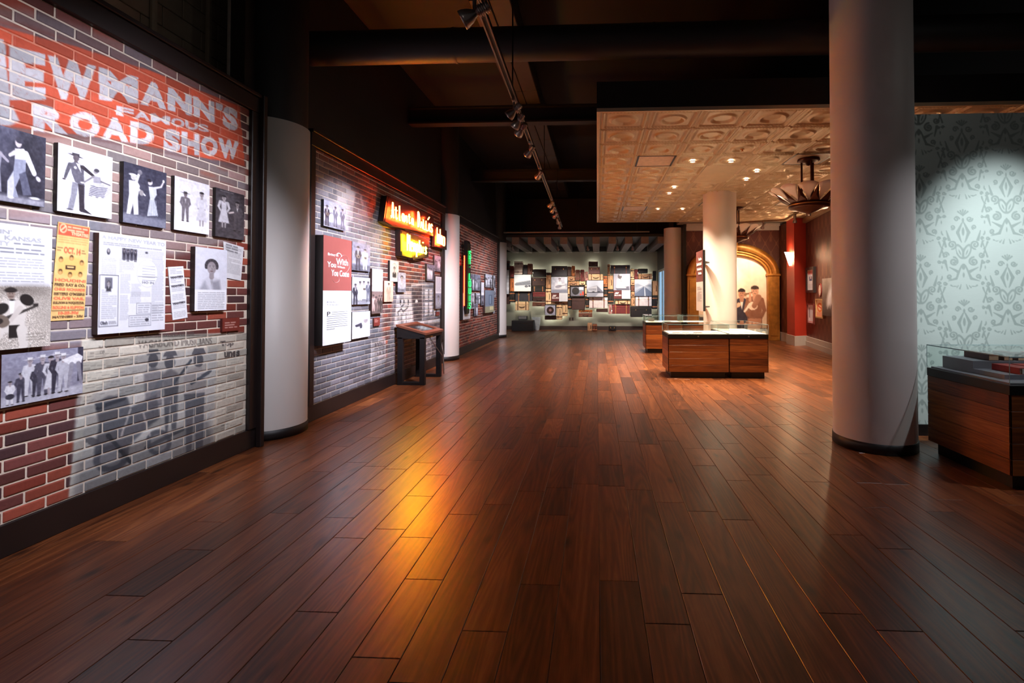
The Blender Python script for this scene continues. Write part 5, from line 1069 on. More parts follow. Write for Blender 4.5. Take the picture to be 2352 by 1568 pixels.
track_head(onrail(1219, 325), (WX, 8.9, 1.5), 'single spotlight on the gallery track past the cluster of three', GRP, 240, 50, .85, COOL)
track_head(onrail(1244, 382), (WX, 11.5, 1.7), 'single orange-tinged spotlight far along the gallery track', GRP, 110, 50, .85, COOL)
for k, ((px, py), tg, e) in enumerate((((1269, 455), (WX, 12.6, 1.6), 180), ((1273, 468), (WX, 13.6, 1.2), 180), ((1278, 482), (WX, 14.2, 1.9), 120), ((1282, 496), (-.5, 18.0, 0), 0), ((1287, 508), (-1.5, 17.5, 0.), 60))):
    track_head(onrail(px, py), tg, 'spotlight in the orange-lit bunch at the end of the gallery track', GRP, e, 52, .85, COOL, lit=e > 0)
# ---- lamp rail before the suitcase wall
BRY, BRZ = 15.4, 3.42
br = thing('light_track', 'thin straight light track before the suitcase wall', 'light track', (-3.0, BRY, BRZ)); MB().bbox(-3.05, 1.7, BRY - .02, BRY + .02, BRZ, BRZ + .04, .004).build('rail', pm('track_aluminium', (150, 147, 144), .3, metal=.7), br)
for x_ in (-2.5, -.6, 1.3): MB().lathe([(.008, BRZ + .04), (.008, 5.25)], 8, (x_, BRY, 0)).build('hanger', BLACKG, br)
for i in range(13):
    xc = -4.33 + i * .538; b_ = thing('ceiling_beam', 'grey ceiling beam over the suitcase wall', 'beam', (xc, 15.7, 3.09), 'beams over the suitcase wall')
    MB().box(xc - .12, xc + .12, 15.7, 18.95, 3.10, 3.32).build('side_boards', pm('beam_paint', (118, 108, 104), .6), b_); MB().box(xc - .12, xc + .12, 15.7, 18.95, 3.09, 3.10).build('soffit_board', pm('beam_paint', (118, 108, 104), .6), b_)
struct(MB().box(-5.1, 2.7, 15.75, 18.95, 3.33, 3.42).build('ceiling_back', BLACK))
for k, x_px in enumerate((1177, 1281, 1350, 1418, 1453)):
    p = on(x_px, 571, 1, 16.6); track_head((p[0], 16.6, 3.32), (p[0] + .25, 18.9, 1.35), 'small hanging spotlight facing the suitcase wall', 'spotlights facing the suitcase wall', 130, 54, .9, (255, 238, 222), True, 1.0, .16)
# ---- downlights of the tin ceiling
for (x_, y_) in ((970, 588), (1340, 588), (1590, 683), (1487, 763), (793, 838), (745, 897), (635, 1048), (873, 1048)):
    p = on(1360 + x_ / 4.2, 230 + y_ / 4.2, 2, TZ); d_ = thing('downlight', 'small recessed warm downlight in the stamped tin ceiling', 'downlight', (p[0], p[1], TZ), 'downlights of the tin ceiling')
    MB().lathe([(.035, .0), (.055, -.004), (.06, -.016), (.045, -.018), (.036, -.006)], 20, (p[0], p[1], TZ)).build('trim_ring', TIN, d_, True); MB().lathe([(0, -.008), (.038, -.008)], 16, (p[0], p[1], TZ)).build('lens', LENSW, d_)
    L = bpy.data.lights.new('spot_light', 'SPOT'); L.energy = 215 * SPOT; L.spot_size = math.radians(100); L.spot_blend = .9; L.color = tuple(lin((255, 230, 196))); L.shadow_soft_size = .04; lo = bpy.data.objects.new('spot_light', L); COL.objects.link(lo); lo.parent = d_; lo.location = (0, 0, -.03)
p = on(1705, 342, 2, TZ); sp_ = thing('sprinkler', 'small brass sprinkler head in the tin ceiling', 'sprinkler', (p[0], p[1], TZ - .03)); MB().lathe([(.03, .03), (.03, .022), (.012, .018), (.010, 0), (.02, -.004), (.0, -.006)], 16, (p[0], p[1], TZ - .03)).build('head', pm('brass', (190, 130, 70), .3, metal=.8), sp_, True)
# ---- heads around the inner room
GR2 = 'spotlights of the red room track'
t2 = thing('light_track', 'bronze light track following the cornice of the red room', 'light track', (4.9, 12.0, 3.5)); m = MB(); bar(m, (5.28, 13.55), (4.55, 7.6), .02, 3.49, 3.53); bar(m, (5.28, 13.55), (3.4, 14.3), .02, 3.49, 3.53); m.build('rail', pm('bronze_rail', (120, 92, 72), .4, metal=.5), t2)
for k, (y_, tg, e) in enumerate(((10.05, (5.45, 11.2, 1.5), 30), (10.6, (5.6, 12.1, 1.3), 150), (11.5, (5.72, 12.6, 1.5), 110), (12.6, (5.5, 13.6, 1.0), 45))):
    x_ = 5.28 + (4.55 - 5.28) * (13.55 - y_) / 5.95; track_head((x_, y_, 3.49), tg, 'spotlight on the red room track above the framed pictures', GR2, e, 44, .8, (255, 226, 196))
for x_, tg, e in ((4.75, (4.5, 14.95, 1.9), 130), (3.9, (3.7, 14.95, 1.7), 130)):
    y_ = 13.55 + (14.3 - 13.55) * (5.28 - x_) / 1.88; track_head((x_, y_ - .0, 3.49), tg, 'spotlight on the red room track aimed at the arch mural', GR2, e, 70, .8, (255, 232, 205))
# ---- damask wall washers and the front-of-house spots (lamps of the same ceiling, out of the picture)
t3 = thing('light_track', 'black light track in front of the damask wall', 'light track', (2.0, 2.9, 4.3)); MB().bbox(1.6, 5.2, 2.88, 2.92, 4.30, 4.335, .004).build('rail', BLACKG, t3); MB().lathe([(.008, 4.335), (.008, 5.25)], 8, (2.2, 2.9, 0)).lathe([(.008, 4.335), (.008, 5.25)], 8, (4.6, 2.9, 0)).build('hanger', BLACKG, t3)
track_head((3.95, 2.9, 4.30), (4.02, 4.92, 1.5), 'spotlight on the damask wall track', 'spotlights on the damask wall track', 400, 44, 1.0, (240, 250, 255), off='damask_lamp_offscreen')
track_head((4.5, 2.9, 4.30), (2.95, 4.2, .75), 'spotlight on the damask wall track', 'spotlights on the damask wall track', 90, 56, 1.0, (245, 245, 255), off='book_case_lamp_offscreen')
# ---- art deco chandeliers
BRZ_ = pm('dark_bronze', (70, 34, 20), .35, metal=.6, var=.15); FROST = pm('frosted_glass_fan', (226, 210, 198), .5, var=.02)
def chandelier(x, y, zr, label):
    t = thing('deco_chandelier', label, 'chandelier', (x, y, zr), 'art deco chandeliers')
    MB().lathe([(0, TZ - .005), (.16, TZ - .005), (.165, TZ - .03), (.13, TZ - .045), (.05, TZ - .06), (.03, TZ - .10), (0, TZ - .11)], 28, (x, y, 0)).build('canopy', BRZ_, t, True)
    for k in range(3): a = 2 * math.pi * k / 3 + .5; MB().lathe([(.016, zr + .05), (.016, TZ - .04)], 10, (x + .10 * math.cos(a), y + .10 * math.sin(a), 0)).build('rod', BRZ_, t, True)
    MB().lathe([(.05, zr + .06), (.26, zr + .05), (.295, zr + .04), (.30, zr + .01), (.295, zr - .03), (.27, zr - .045), (.20, zr - .055), (.12, zr - .09), (.05, zr - .115), (0, zr - .13)], 36, (x, y, 0)).build('bowl_ring', BRZ_, t, True)
    MB().lathe([(.300, zr + .012), (.310, zr + .006), (.300, zr)], 36, (x, y, 0)).build('bead_band', pm('brass', (190, 130, 70), .3, metal=.8), t, True)
    n = 12
    for k in range(n):
        a = 2 * math.pi * k / n + .1; P = []; Q = []
        for v_ in range(2):
            pass
        m = MB(); vs_ = []; nu, nv = 7, 6
        for j in range(nv):
            f = j / (nv - 1); rad = .265 + .29 * f; z_ = zr + .03 + .21 * f ** .85
            for i in range(nu):
                g_ = i / (nu - 1) * 2 - 1; half = (.05 + .95 * f) * math.pi / n * .98; lift = .03 * (1 - g_ * g_) * f; cur = .035 * f * (1 - g_ * g_)
                aa = a + g_ * half; vs_.append((x + (rad + cur) * math.cos(aa), y + (rad + cur) * math.sin(aa), z_ + lift))
        m.add(vs_, [(j * nu + i, j * nu + i + 1, (j + 1) * nu + i + 1, (j + 1) * nu + i) for j in range(nv - 1) for i in range(nu - 1)])
        o = m.build('glass_fan', FROST, t, True); md = o.modifiers.new('thickness', 'SOLIDIFY'); md.thickness = .006
        b_ = a + math.pi / n; w = .085
        base = [np.array((x + .302 * math.cos(b_ + s_ * w / .352), y + .302 * math.sin(b_ + s_ * w / .352), zr + .03)) for s_ in (-1, 1)]; tip = np.array((x + .535 * math.cos(b_), y + .535 * math.sin(b_), zr + .235)); mid = (base[0] + base[1]) / 2 * .6 + tip * .4 + np.array((.02 * math.cos(b_), .02 * math.sin(b_), -.01))
        MB().add([base[0], base[1], tip, mid, (base[0] + base[1]) / 2 + np.array((-.03 * math.cos(b_), -.03 * math.sin(b_), 0))], [(0, 3, 2), (3, 1, 2), (0, 4, 1, 3), (0, 2, 4), (4, 2, 1)]).build('spike', BRZ_, t)
    return t
chandelier(3.332, 7.60, 2.80, 'bronze and frosted glass fan chandelier hanging beside the tall white column')
chandelier(3.412, 11.80, 2.80, 'bronze and frosted glass fan chandelier hanging before the gold arch')
# ---- wall sconces on the pilasters
SCM = pm('sconce_glow', (255, 240, 220), .4, emit=(255, 214, 165), es=30.0)
def sconce(x, y, z, label, e):
    t = thing('wall_sconce', label, 'sconce', (x, y, z), 'triangular wall sconces')
    MB().add([(x, y - .17, z + .16), (x, y + .17, z + .16), (x - .16, y - .02, z + .19), (x, y, z - .20), (x - .02, y, z - .20)], [(0, 2, 4, 3), (2, 1, 3, 4), (0, 3, 1), (0, 1, 2)]).build('shade', SCM, t)
    MB().tube([(x - .01, y - .17, z + .16), (x - .025, y, z - .215), (x - .01, y + .17, z + .16)], .007, 6).build('edge_frame', BRZ_, t)
sconce(5.452, 13.66, 2.42, 'lit triangular sconce on the red pilaster beside the gold arch', 14); sconce(5.165, 10.25, 2.42, 'lit triangular sconce on the pilaster behind the tall white column', 10)
# ================================================================== DUCTS AND STEEL IN THE DARK CEILING
DUCT = pm('dark_duct_paint', (36, 32, 30), .55, var=.15, scale=3)
rd = thing('round_duct', 'large round dark air duct crossing under the black ceiling', 'duct', (-2.0, 5.22, 4.20)); MB().lathe([(.18, -3.29), (.18, 6.5)], 28, (0, 5.22, 4.20), 'x').build('pipe', DUCT, rd, True)
for x_ in (-1.6, .6, 2.8): MB().lathe([(.186, x_), (.186, x_ + .03)], 28, (0, 5.22, 4.20), 'x').build('joint_band', DUCT, rd, True)
fd = thing('flat_duct', 'long rectangular duct of seamed panels running along the ceiling', 'duct', (-1.2, 9, 4.70)); y_ = 4.0
while y_ < 15:
    MB().bbox(-1.44, -1.215, y_ + .006, y_ + 1.19, 4.70, 5.0, .008).build('panel', DUCT, fd); MB().bbox(-1.205, -.97, y_ + .006, y_ + 1.19, 4.70, 5.0, .008).build('panel', DUCT, fd); y_ += 1.2
for y_, z_ in ((8.2, 4.39), (12.4, 4.39)):
    b_ = thing('steel_beam', 'black steel cross beam at height %.2f metres under the ceiling' % z_ if False else ('black steel cross beam behind the round duct' if y_ < 9 else 'black steel cross beam at the far end of the flat duct'), 'beam', (0, y_, z_))
    MB().box(-3.3, 6.5, y_ - .09, y_ + .09, z_, z_ + .03).box(-3.3, 6.5, y_ - .09, y_ + .09, z_ + .27, z_ + .30).box(-3.3, 6.5, y_ - .01, y_ + .01, z_ + .03, z_ + .27).build('web', BLACK, b_)

# ================================================================== TOUCH KIOSK
KB = pm('black_kiosk_steel', (15, 12, 13), .4, var=.1); KW = pm('kiosk_walnut_rim', (104, 56, 38), .4, var=.2, scale=6)
kx0, kx1, ky0, ky1 = -3.11, -2.66, 7.26, 8.08
k = thing('touch_kiosk', 'black steel touchscreen kiosk with wooden rim below the neon signs', 'kiosk', ((kx0 + kx1) / 2, (ky0 + ky1) / 2, 0))
for x_ in (kx0 + .01, kx1 - .09):
    for y_ in (ky0, ky1 - .07): MB().bbox(x_, x_ + .08, y_, y_ + .07, 0, .74, .004).build('leg', KB, k)
for y_ in (ky0, ky1 - .07): MB().bbox(kx0 + .09, kx1 - .09, y_, y_ + .07, .0, .05, .004).build('foot_bar', KB, k)
body = [(kx0, .72), (kx1 - .01, .72), (kx1, .78), (kx0, .905)]
MB().prism(body, ky0, ky1, 'xz').build('housing', KB, k)
def slope(x_): return .905 + (.78 - .905) * (x_ - kx0) / (kx1 - kx0)
def slab(x0, x1, y0, y1, t0, t1): return MB().prism([(x0, slope(x0) + t0), (x1, slope(x1) + t0), (x1, slope(x1) + t1), (x0, slope(x0) + t1)], y0, y1, 'xz')
for a in ((kx0 - .01, kx0 + .07, ky0 - .01, ky1 + .01), (kx1 - .07, kx1 + .015, ky0 - .01, ky1 + .01), (kx0 + .07, kx1 - .07, ky0 - .01, ky0 + .08), (kx0 + .07, kx1 - .07, ky1 - .08, ky1 + .01)): slab(*a, .0, .032).build('rim_board', KW, k)
c = Cv(60, 30, (26, 22, 24)).noise(8, 5)
for j in range(5): c.rect(.48 + .09 * j, .12, .54 + .09 * j, .42, (110, 130, 140), .9); c.rect(.05 + .08 * j, .2, .10 + .08 * j, .36, (70, 50, 48), .8)
xs = (kx0 + .07, kx1 - .07); T_ = lambda x_, y_: (x_, y_, slope(x_) + .012)
sn = NT('lit_touchscreen'); at = sn.n('ShaderNodeAttribute'); at.attribute_name = 'Col'; sn.l(at.outputs['Color'], sn.b.inputs['Base Color']); sn.l(at.outputs['Color'], sn.b.inputs['Emission Color']); sn.b.inputs['Emission Strength'].default_value = .5; sn.b.inputs['Roughness'].default_value = .12
o = bpy.data.objects.new('screen', grid_mesh('screen', quadP(T_(xs[0], ky0 + .08), T_(xs[0], ky1 - .08), T_(xs[1], ky1 - .08), T_(xs[1], ky0 + .08), c.h, c.w), c.cols(), sn.m, root_loc(k))); COL.objects.link(o); o.parent = k
BRASS = pm('brass_hook', (190, 120, 40), .3, metal=.8)
hs = thing('listening_handset', 'black listening handset on a brass hook at the kiosk end', 'handset', (kx1 - .02, ky1 + .05, .55))
MB().tube([(kx1 - .06, ky1 + .01, .74), (kx1 - .05, ky1 + .06, .745), (kx1 - .05, ky1 + .10, .755)], .012, 8).build('hook', BRASS, hs); MB().lathe([(0, -.03), (.05, -.03), (.062, 0), (.05, .03), (0, .03)], 20, (kx1 - .05, ky1 + .07, .63), 'x').build('earpiece', KB, hs, True); MB().tube([(kx1 - .05, ky1 + .07, .66), (kx1 - .05, ky1 + .08, .73)], .018, 8).build('grip', KB, hs)
cd = thing('handset_cord', 'grey steel cord looping down beside the kiosk leg', 'cord', (kx1 + .01, ky1 - .1, .08)); MB().tube([(kx1 - .02, ky0 + .25, .72), (kx1 + .01, ky0 + .45, .55), (kx1 + .02, ky1 - .06, .36), (kx1 + .03, ky1 - .02, .15), (kx1 + .03, ky1, .05), (kx1 + .02, ky1 + .03, .12), (kx1, ky1 + .05, .40), (kx1 - .04, ky1 + .06, .585)], .007, 6).build('cord', pm('steel_cord', (130, 112, 104), .35, metal=.6), cd, True)
MB().bbox(kx1 - .012, kx1 + .012, ky0 + .24, ky0 + .32, .725, .74, .003).build('brass_plate', BRASS, k)

# ================================================================== GLASS DISPLAY CASES
CASEW = wood_mat('oak_case_veneer', [(.05, (60, 28, 11)), (.35, (112, 56, 22)), (.6, (150, 84, 36)), (1, (192, 122, 62))], along=(.7, .7, 12), rough=.38, bump=.06)
DECK = pm('white_case_deck', (226, 224, 222), .5, var=.02); GLASS = glass_mat('case_glass'); GEDGE = pm('glass_edge', (150, 190, 196), .15, var=.05)
CR = random.Random(5)
def case(x0, x1, y0, y1, zr, zg, label, faces, group=None, deck=True):
    """plinth, board-clad body, black rim, deck and five panes; faces: which sides show boards (f front, l left, r right, b back)"""
    t = thing('display_case', label, 'display case', ((x0 + x1) / 2, (y0 + y1) / 2, 0), group)
    MB().box(x0 + .05, x1 - .05, y0 + .05, y1 - .05, 0, .105).build('plinth', BLACKG, t)
    MB().box(x0 + .012, x1 - .012, y0 + .012, y1 - .012, .105, zr - .07).build('carcass', pm('case_carcass', (60, 30, 16), .6), t)
    n = 5; hh = (zr - .07 - .105) / n
    for i in range(n):
        z0, z1 = .105 + i * hh + .0012, .105 + (i + 1) * hh - .0012
        for s_ in faces:
            b = {'f': (x0, x1, y0, y0 + .012), 'l': (x0, x0 + .012, y0, y1), 'r': (x1 - .012, x1, y0, y1), 'b': (x0, x1, y1 - .012, y1)}[s_]
            m = MB().bbox(b[0], b[1], b[2], b[3], z0, z1, .0015); m.c = [(CR.uniform(.2, .7), CR.random(), 0, 1)] * len(m.v); m.build('panel_board', CASEW, t)
    rim = MB().bbox(x0 - .003, x1 + .003, y0 - .003, y1 + .003, zr - .07, zr, .002).build('rim', BLACKG, t)
    if deck: MB().box(x0 + .02, x1 - .02, y0 + .02, y1 - .02, zr, zr + .008).build('deck', DECK, t)
    g = .008
    for b in ((x0, x1, y0, y0 + g), (x0, x1, y1 - g, y1), (x0, x0 + g, y0 + g, y1 - g), (x1 - g, x1, y0 + g, y1 - g)): MB().box(*b, zr + .0085, zg - g).build('pane', GLASS, t)
    MB().box(x0, x1, y0, y1, zg - g, zg).build('top_pane', GLASS, t)
    e = .003
    m = MB().box(x0 - e, x1 + e, y0 - e, y0, zg - g, zg).box(x0 - e, x0, y0, y1, zg - g, zg).box(x1, x1 + e, y0, y1, zg - g, zg).box(x0 - e, x1 + e, y1, y1 + e, zg - g, zg)
    for xx in (x0 - e, x1):
        for yy in (y0 - e, y1): m.box(xx, xx + e, yy, yy + e, zr + .0085, zg)
    m.build('polished_edge', GEDGE, t)
    MB().lathe([(0, 0), (.012, 0), (.012, -.006), (0, -.006)], 12, ((x0 + x1) / 2, y0 - .003, zr - .035), 'y').build('lock', CHROME, rim)
    return t
case(1.20, 2.205, 8.08, 8.80, .738, .905, 'wide oak display case with paper exhibits in the island before the round column', 'fl')
case(2.215, 2.86, 8.08, 9.35, .738, .905, 'deep oak display case joined to the island, reaching back to the round column', 'flr')
case(1.17, 2.05, 11.50, 12.20, .738, .905, 'oak display case beyond the round column, nearer the suitcase wall', 'fl'); case(2.06, 2.80, 11.50, 12.20, .738, .905, 'oak display case beyond the round column, nearer the gold arch', 'fr')
rx = random.Random(8)
for i, (x_, y_, w_, d_, col_) in enumerate(((1.30, 8.2, .14, .18, (150, 92, 70)), (1.47, 8.22, .13, .16, (170, 120, 96)), (1.66, 8.2, .16, .2, (92, 62, 50)), (1.85, 8.24, .10, .14, (196, 160, 130)), (1.98, 8.2, .14, .2, (120, 130, 130)), (2.32, 8.3, .2, .26, (206, 196, 186)), (2.56, 8.25, .18, .3, (186, 176, 170)), (2.4, 8.8, .24, .2, (210, 206, 200)), (1.3, 11.6, .2, .24, (190, 186, 180)), (1.6, 11.6, .2, .22, (120, 120, 128)))):
    c = Cv(16, 18, col_).noise(30, 4); c.words(.1, .1, .9, 1.0, .12, tuple(q * .5 for q in col_), .6, .35); z_ = .738 + .0115
    picture('exhibit_sheet', ('brown song sheet lying in the wide island case', 'tan ticket lying in the wide island case', 'dark brown photograph lying in the wide island case', 'small pale card lying in the wide island case', 'grey leaflet lying in the wide island case', 'cream letter lying in the deep island case', 'pale grey page lying in the deep island case', 'white sheet at the column end of the deep case', 'pale sheet lying in the case by the suitcase wall', 'grey booklet lying in the case by the suitcase wall')[i], 'document', c, [(x_, y_ + d_, z_), (x_ + w_, y_ + d_, z_), (x_ + w_, y_, z_), (x_, y_, z_)], .003, (200, 196, 190), lift=.0004)
# small stand with card in the far case
e_ = thing('card_stand', 'small grey card holder standing in the case beyond the round column', 'card stand', (1.35, 11.9, .746)); MB().box(1.28, 1.42, 11.885, 11.90, .746, .82).build('card', pm('grey_card', (120, 116, 112), .5), e_); MB().box(1.26, 1.44, 11.86, 11.93, .7462, .752).build('foot', CHROME, e_)
# case of books at the damask wall
bc = case(2.955, 4.4, 3.55, 4.40, .752, .957, 'oak display case of old red books in front of the damask wall', 'fl', deck=False)
GRD = pm('grey_case_step', (128, 126, 134), .6, var=.02)
MB().box(2.975, 4.38, 3.57, 4.38, .752, .764).box(3.06, 4.36, 3.72, 4.02, .764, .80).box(3.06, 4.36, 4.02, 4.36, .764, .862).build('stepped_deck', GRD, bc)
def book(x, y, z, w, d, h, col_, label):
    b = thing('old_book', label, 'book', (x + w / 2, y + d / 2, z), 'old books in the damask wall case')
    cm = pm('book_cloth_%d_%d_%d' % tuple(col_), col_, .55, var=.12, scale=20)
    MB().box(x, x + w, y, y + d, z, z + .004).box(x, x + w, y, y + d, z + h - .004, z + h).box(x, x + .004, y, y + d, z + .004, z + h - .004).build('cover', cm, b)
    MB().box(x + .004, x + w - .004, y + .005, y + d - .004, z + .004, z + h - .004).build('page_block', pm('old_pages', (206, 172, 138), .8, var=.15, scale=40, stretch=(1, 1, 12)), b)
    return b
bx = 3.20
for i, (w_, d_, h_, c_) in enumerate(((.085, .26, .055, (84, 44, 46)), (.075, .24, .05, (60, 42, 36)), (.085, .25, .055, (96, 50, 44)), (.07, .22, .048, (48, 36, 34)), (.085, .24, .05, (190, 110, 110)))):
    book(bx, 4.04, .8625, w_, d_, h_, c_, ('mauve-brown old book at the end of the raised row', 'dark brown old book second in the raised row', 'reddish old book in the middle of the raised row', 'near-black thin old book in the raised row', 'pink-edged old book with paper label in the raised row')[i]); bx += w_ + .035
for i, (x_, w_, c_) in enumerate(((3.18, .12, (168, 34, 30)), (3.33, .16, (180, 44, 38)), (3.52, .14, (150, 30, 28)))): 
    b = book(x_, 3.735, .8005, w_, .25, .048, c_, ('bright red old book on the lower step nearest the glass corner', 'wide red old book on the lower step beside the bright red one', 'deep red old book on the lower step at the far side')[i]); MB().box(x_ + .02, x_ + w_ - .01, 3.733, 3.735, .805, .843).build('shelf_label', pm('paper_label', (226, 216, 206), .6), b)
# ================================================================== BLADE PANEL ON THE COLUMN
bl = thing('blade_panel', 'upright brown and white reader panel bracketed to the round column', 'info panel', (2.0, 9.4, 1.09))
MB().bbox(2.003, 2.05, 9.07, 9.66, 1.09, 2.255, .004).build('mount', pm('panel_side_black', (22, 16, 16), .5), bl)
bt = MB().box(2.0, 2.003, 9.07, 9.66, 1.655, 2.255).build('title_face', pm('dark_plum_print', (112, 62, 60), .5, var=.03), bl); MB().box(2.0, 2.003, 9.07, 9.66, 1.09, 1.655).build('text_face', pm('warm_white_print', (214, 206, 206), .5, var=.01), bl)
def sw_(u0, v0, u1, v1):
    ya, yb = 9.66 - .59 * u0, 9.66 - .59 * u1; za, zb_ = 2.255 - 1.165 * v0, 2.255 - 1.165 * v1; return [(2.0, ya, za), (2.0, yb, za), (2.0, yb, zb_), (2.0, ya, zb_)]
for ln_, (u0, v0, u1, v1) in enumerate(((.42, .11, .86, .17), (.12, .19, .86, .25), (.2, .28, .86, .33), (.36, .35, .84, .40))):   # white script too small to read
    m = MB(); n_ = int((u1 - u0) * 14)
    for kk in range(n_):
        ua = u0 + (u1 - u0) * kk / n_; q_ = sw_(ua, v0, ua + .05, v1); zc, dz = (q_[0][2] + q_[2][2]) / 2, (q_[0][2] - q_[2][2]) / 2
        m.tube([(1.9985, q_[0][1], zc - dz * .8), (1.9985, q_[0][1] - .012, zc + dz * (.9 if kk % 3 == 0 else .3)), (1.9985, q_[1][1], zc - dz * .7)], .007, 5)
    m.build('script_line', WT, bt)
m = MB()
for kk in range(12):
    if kk == 3: continue
    a_ = sw_(.16 if kk != 4 else .3, .60 + .021 * kk, .84 if kk % 5 else .6, .606 + .021 * kk); m.add([(p[0] - .001, p[1], p[2]) for p in a_], [(0, 1, 2, 3)])
m.build('small_print', GT, bl)
for z_ in (2.06, 1.16): MB().prism([(2.05, 9.30), (2.30, 9.80), (2.26, 10.1), (2.05, 9.55)], z_ - .012, z_ + .012).build('bracket', pm('panel_side_black', (22, 16, 16), .5), bl)

# ================================================================== ARCH MURAL AND PICTURES OF THE RED ROOM
c = Cv(130, 160, (232, 206, 178)); SE = (150, 104, 80); DB = (52, 44, 50); LT = (244, 214, 186)
person(c, .10, .52, .72, (236, 206, 176), None, (206, 150, 118), (66, 56, 60), hair=(40, 30, 28)); person(c, .30, .60, .66, (200, 150, 118), (244, 230, 214), (196, 138, 108), (60, 52, 58)); person(c, .46, .50, .80, (70, 62, 70), (244, 230, 214), (190, 132, 104), (48, 44, 52), hair=(44, 34, 32), inst='horn')
c.ell(.62, .60, .10, .08, (224, 180, 148)); person(c, .64, .50, .84, (60, 54, 64), (240, 224, 208), (176, 122, 94), (50, 46, 56), hair=(40, 30, 30)); c.cap(.60, .72, .46, .80, .03, .02, (228, 180, 146)); person(c, .83, .46, .92, (150, 100, 76), (250, 236, 220), (206, 150, 118), (120, 80, 62), hair=(58, 40, 34)); c.cap(.79, .545, .70, .575, .008, .012, (120, 84, 60)); c.ell(.695, .578, .018, .022, (134, 96, 66)); c.cap(.76, .66, .76, .56, .02, .014, (206, 150, 118)); c.ell(.80, .74, .07, .06, LT); c.cap(.76, .72, .68, .82, .02, .014, (240, 220, 196)); c.cap(.88, .62, .82, .74, .045, .035, (170, 118, 92))
c.rect(.72, .92, .92, 1.08, (196, 140, 110)); c.rect(.90, 1.06, 1.0, 1.1, DB); c.cap(.92, 1.08, .90, 1.23, .012, .01, DB); c.cap(.99, 1.08, 1.0, 1.23, .012, .01, DB); c.line([(.50, .72), (.50, 1.23)], .008, (44, 34, 34)); c.rect(.34, 1.10, .56, 1.16, (226, 176, 140)); c.poly([(.50, .85), (.72, .9), (.70, 1.23), (.52, 1.23)], (58, 54, 66), .8, 6); c.words(.74, .98, .88, 1.03, .02, (245, 225, 205), .7); c.noise(14, 6)
W_, H_ = 130, 160; P = np.zeros((H_, W_, 3)); CC = np.zeros((H_, W_, 3)); lc = c.cols(); ztop = SP + RI + .03
for i in range(W_):
    x_ = AX - IN + 2 * IN * i / (W_ - 1); zt_ = SP + .03 + RI * math.sqrt(max(0, 1 - ((x_ - AX) / (IN + .02)) ** 2))
    for j in range(H_):
        z_ = zt_ * (1 - j / (H_ - 1)); P[j, i] = (x_, 14.962, z_); jj = min(H_ - 1, int((ztop - z_) / ztop * H_)); CC[j, i] = lc[jj, i]
t = thing('arch_mural', 'sepia wall print of horn players filling the gold arch', 'mural', (AX, 14.962, 0)); o = bpy.data.objects.new('print', grid_mesh('print', P, CC, PRINT, root_loc(t))); COL.objects.link(o); o.parent = t
# frames on the angled red wall
WA, WB = np.array([5.84, 13.58]), np.array([5.50, 11.35]); WD = (WB - WA) / np.linalg.norm(WB - WA); WN = np.array([WD[1], -WD[0]])
if WN[0] > 0: WN = -WN
def rw_hit(px, py, off):
    a = WA + WN * off; d = ray(px, py); n_ = WN; kk = (n_ @ a) / (n_ @ d[:2]); return np.array([0, 0, EYE]) + d * kk
def rw_quad(xl, xr, yt, yb, off):
    a, b = rw_hit(xl, (yt + yb) / 2, off), rw_hit(xr, (yt + yb) / 2, off); zt_ = rw_hit(xl, yt, off)[2]; zb_ = rw_hit(xl, yb, off)[2]
    return [(a[0], a[1], zt_), (b[0], b[1], zt_), (b[0], b[1], zb_), (a[0], a[1], zb_)]
def framed(xl, xr, yt, yb, depth, fw, cv, label, fcol, name='picture_frame'):
    q = [np.array(p) for p in rw_quad(xl, xr, yt, yb, depth)]; ux = (q[1] - q[0]); Lx = np.linalg.norm(ux); ux /= Lx; nz = np.array([0, 0, 1.]); H__ = q[0][2] - q[3][2]; n3 = np.array([WN[0], WN[1], 0])
    t = thing(name, label, 'picture', tuple((q[2] + q[3]) / 2 - n3 * (depth - .004)), 'framed pictures on the red wall')
    fm = pm('frame_%d_%d_%d' % tuple(fcol), fcol, .4, var=.12)
    def blk(u0, u1, v0, v1, d0, d1, nm, mt):
        v = [q[3] + ux * (u0 if a == 0 else u1) + nz * (v0 if b == 0 else v1) - n3 * (d0 if c_ == 0 else d1) for c_ in (0, 1) for b in (0, 1) for a in (0, 1)]
        MB().add(v, [(0, 1, 3, 2), (4, 6, 7, 5), (0, 4, 5, 1), (2, 3, 7, 6), (0, 2, 6, 4), (1, 5, 7, 3)]).build(nm, mt, t)
    blk(0, fw, 0, H__, 0, depth - .004, 'frame_stile', fm); blk(Lx - fw, Lx, 0, H__, 0, depth - .004, 'frame_stile', fm); blk(fw, Lx - fw, 0, fw, 0, depth - .004, 'frame_rail', fm); blk(fw, Lx - fw, H__ - fw, H__, 0, depth - .004, 'frame_rail', fm)
    r_ = [q[0] + ux * fw - nz * fw, q[1] - ux * fw - nz * fw, q[2] - ux * fw + nz * fw, q[3] + ux * fw + nz * fw]; r_ = [p - n3 * depth * .5 for p in r_]
    o = bpy.data.objects.new('print', grid_mesh('print', quadP(*r_, cv.h, cv.w), cv.cols(), PRINT, root_loc(t))); COL.objects.link(o); o.parent = t; return t
c = Cv(24, 44, (222, 226, 240)); c.rect(.1, .1, .9, .45, (210, 120, 120), .6); c.words(.1, .08, .9, .4, .12, (190, 70, 80), .7, .5); c.rect(.3, .62, .7, 1.0, (60, 70, 120)); c.ell(.5, .72, .1, .12, (220, 200, 200)); c.words(.15, 1.3, .85, 1.7, .1, (150, 152, 170), .6)
framed(1850, 1868, 615, 672, .07, .07, c, 'black deep framed music sheet with blue figure on the red wall', (34, 26, 28))
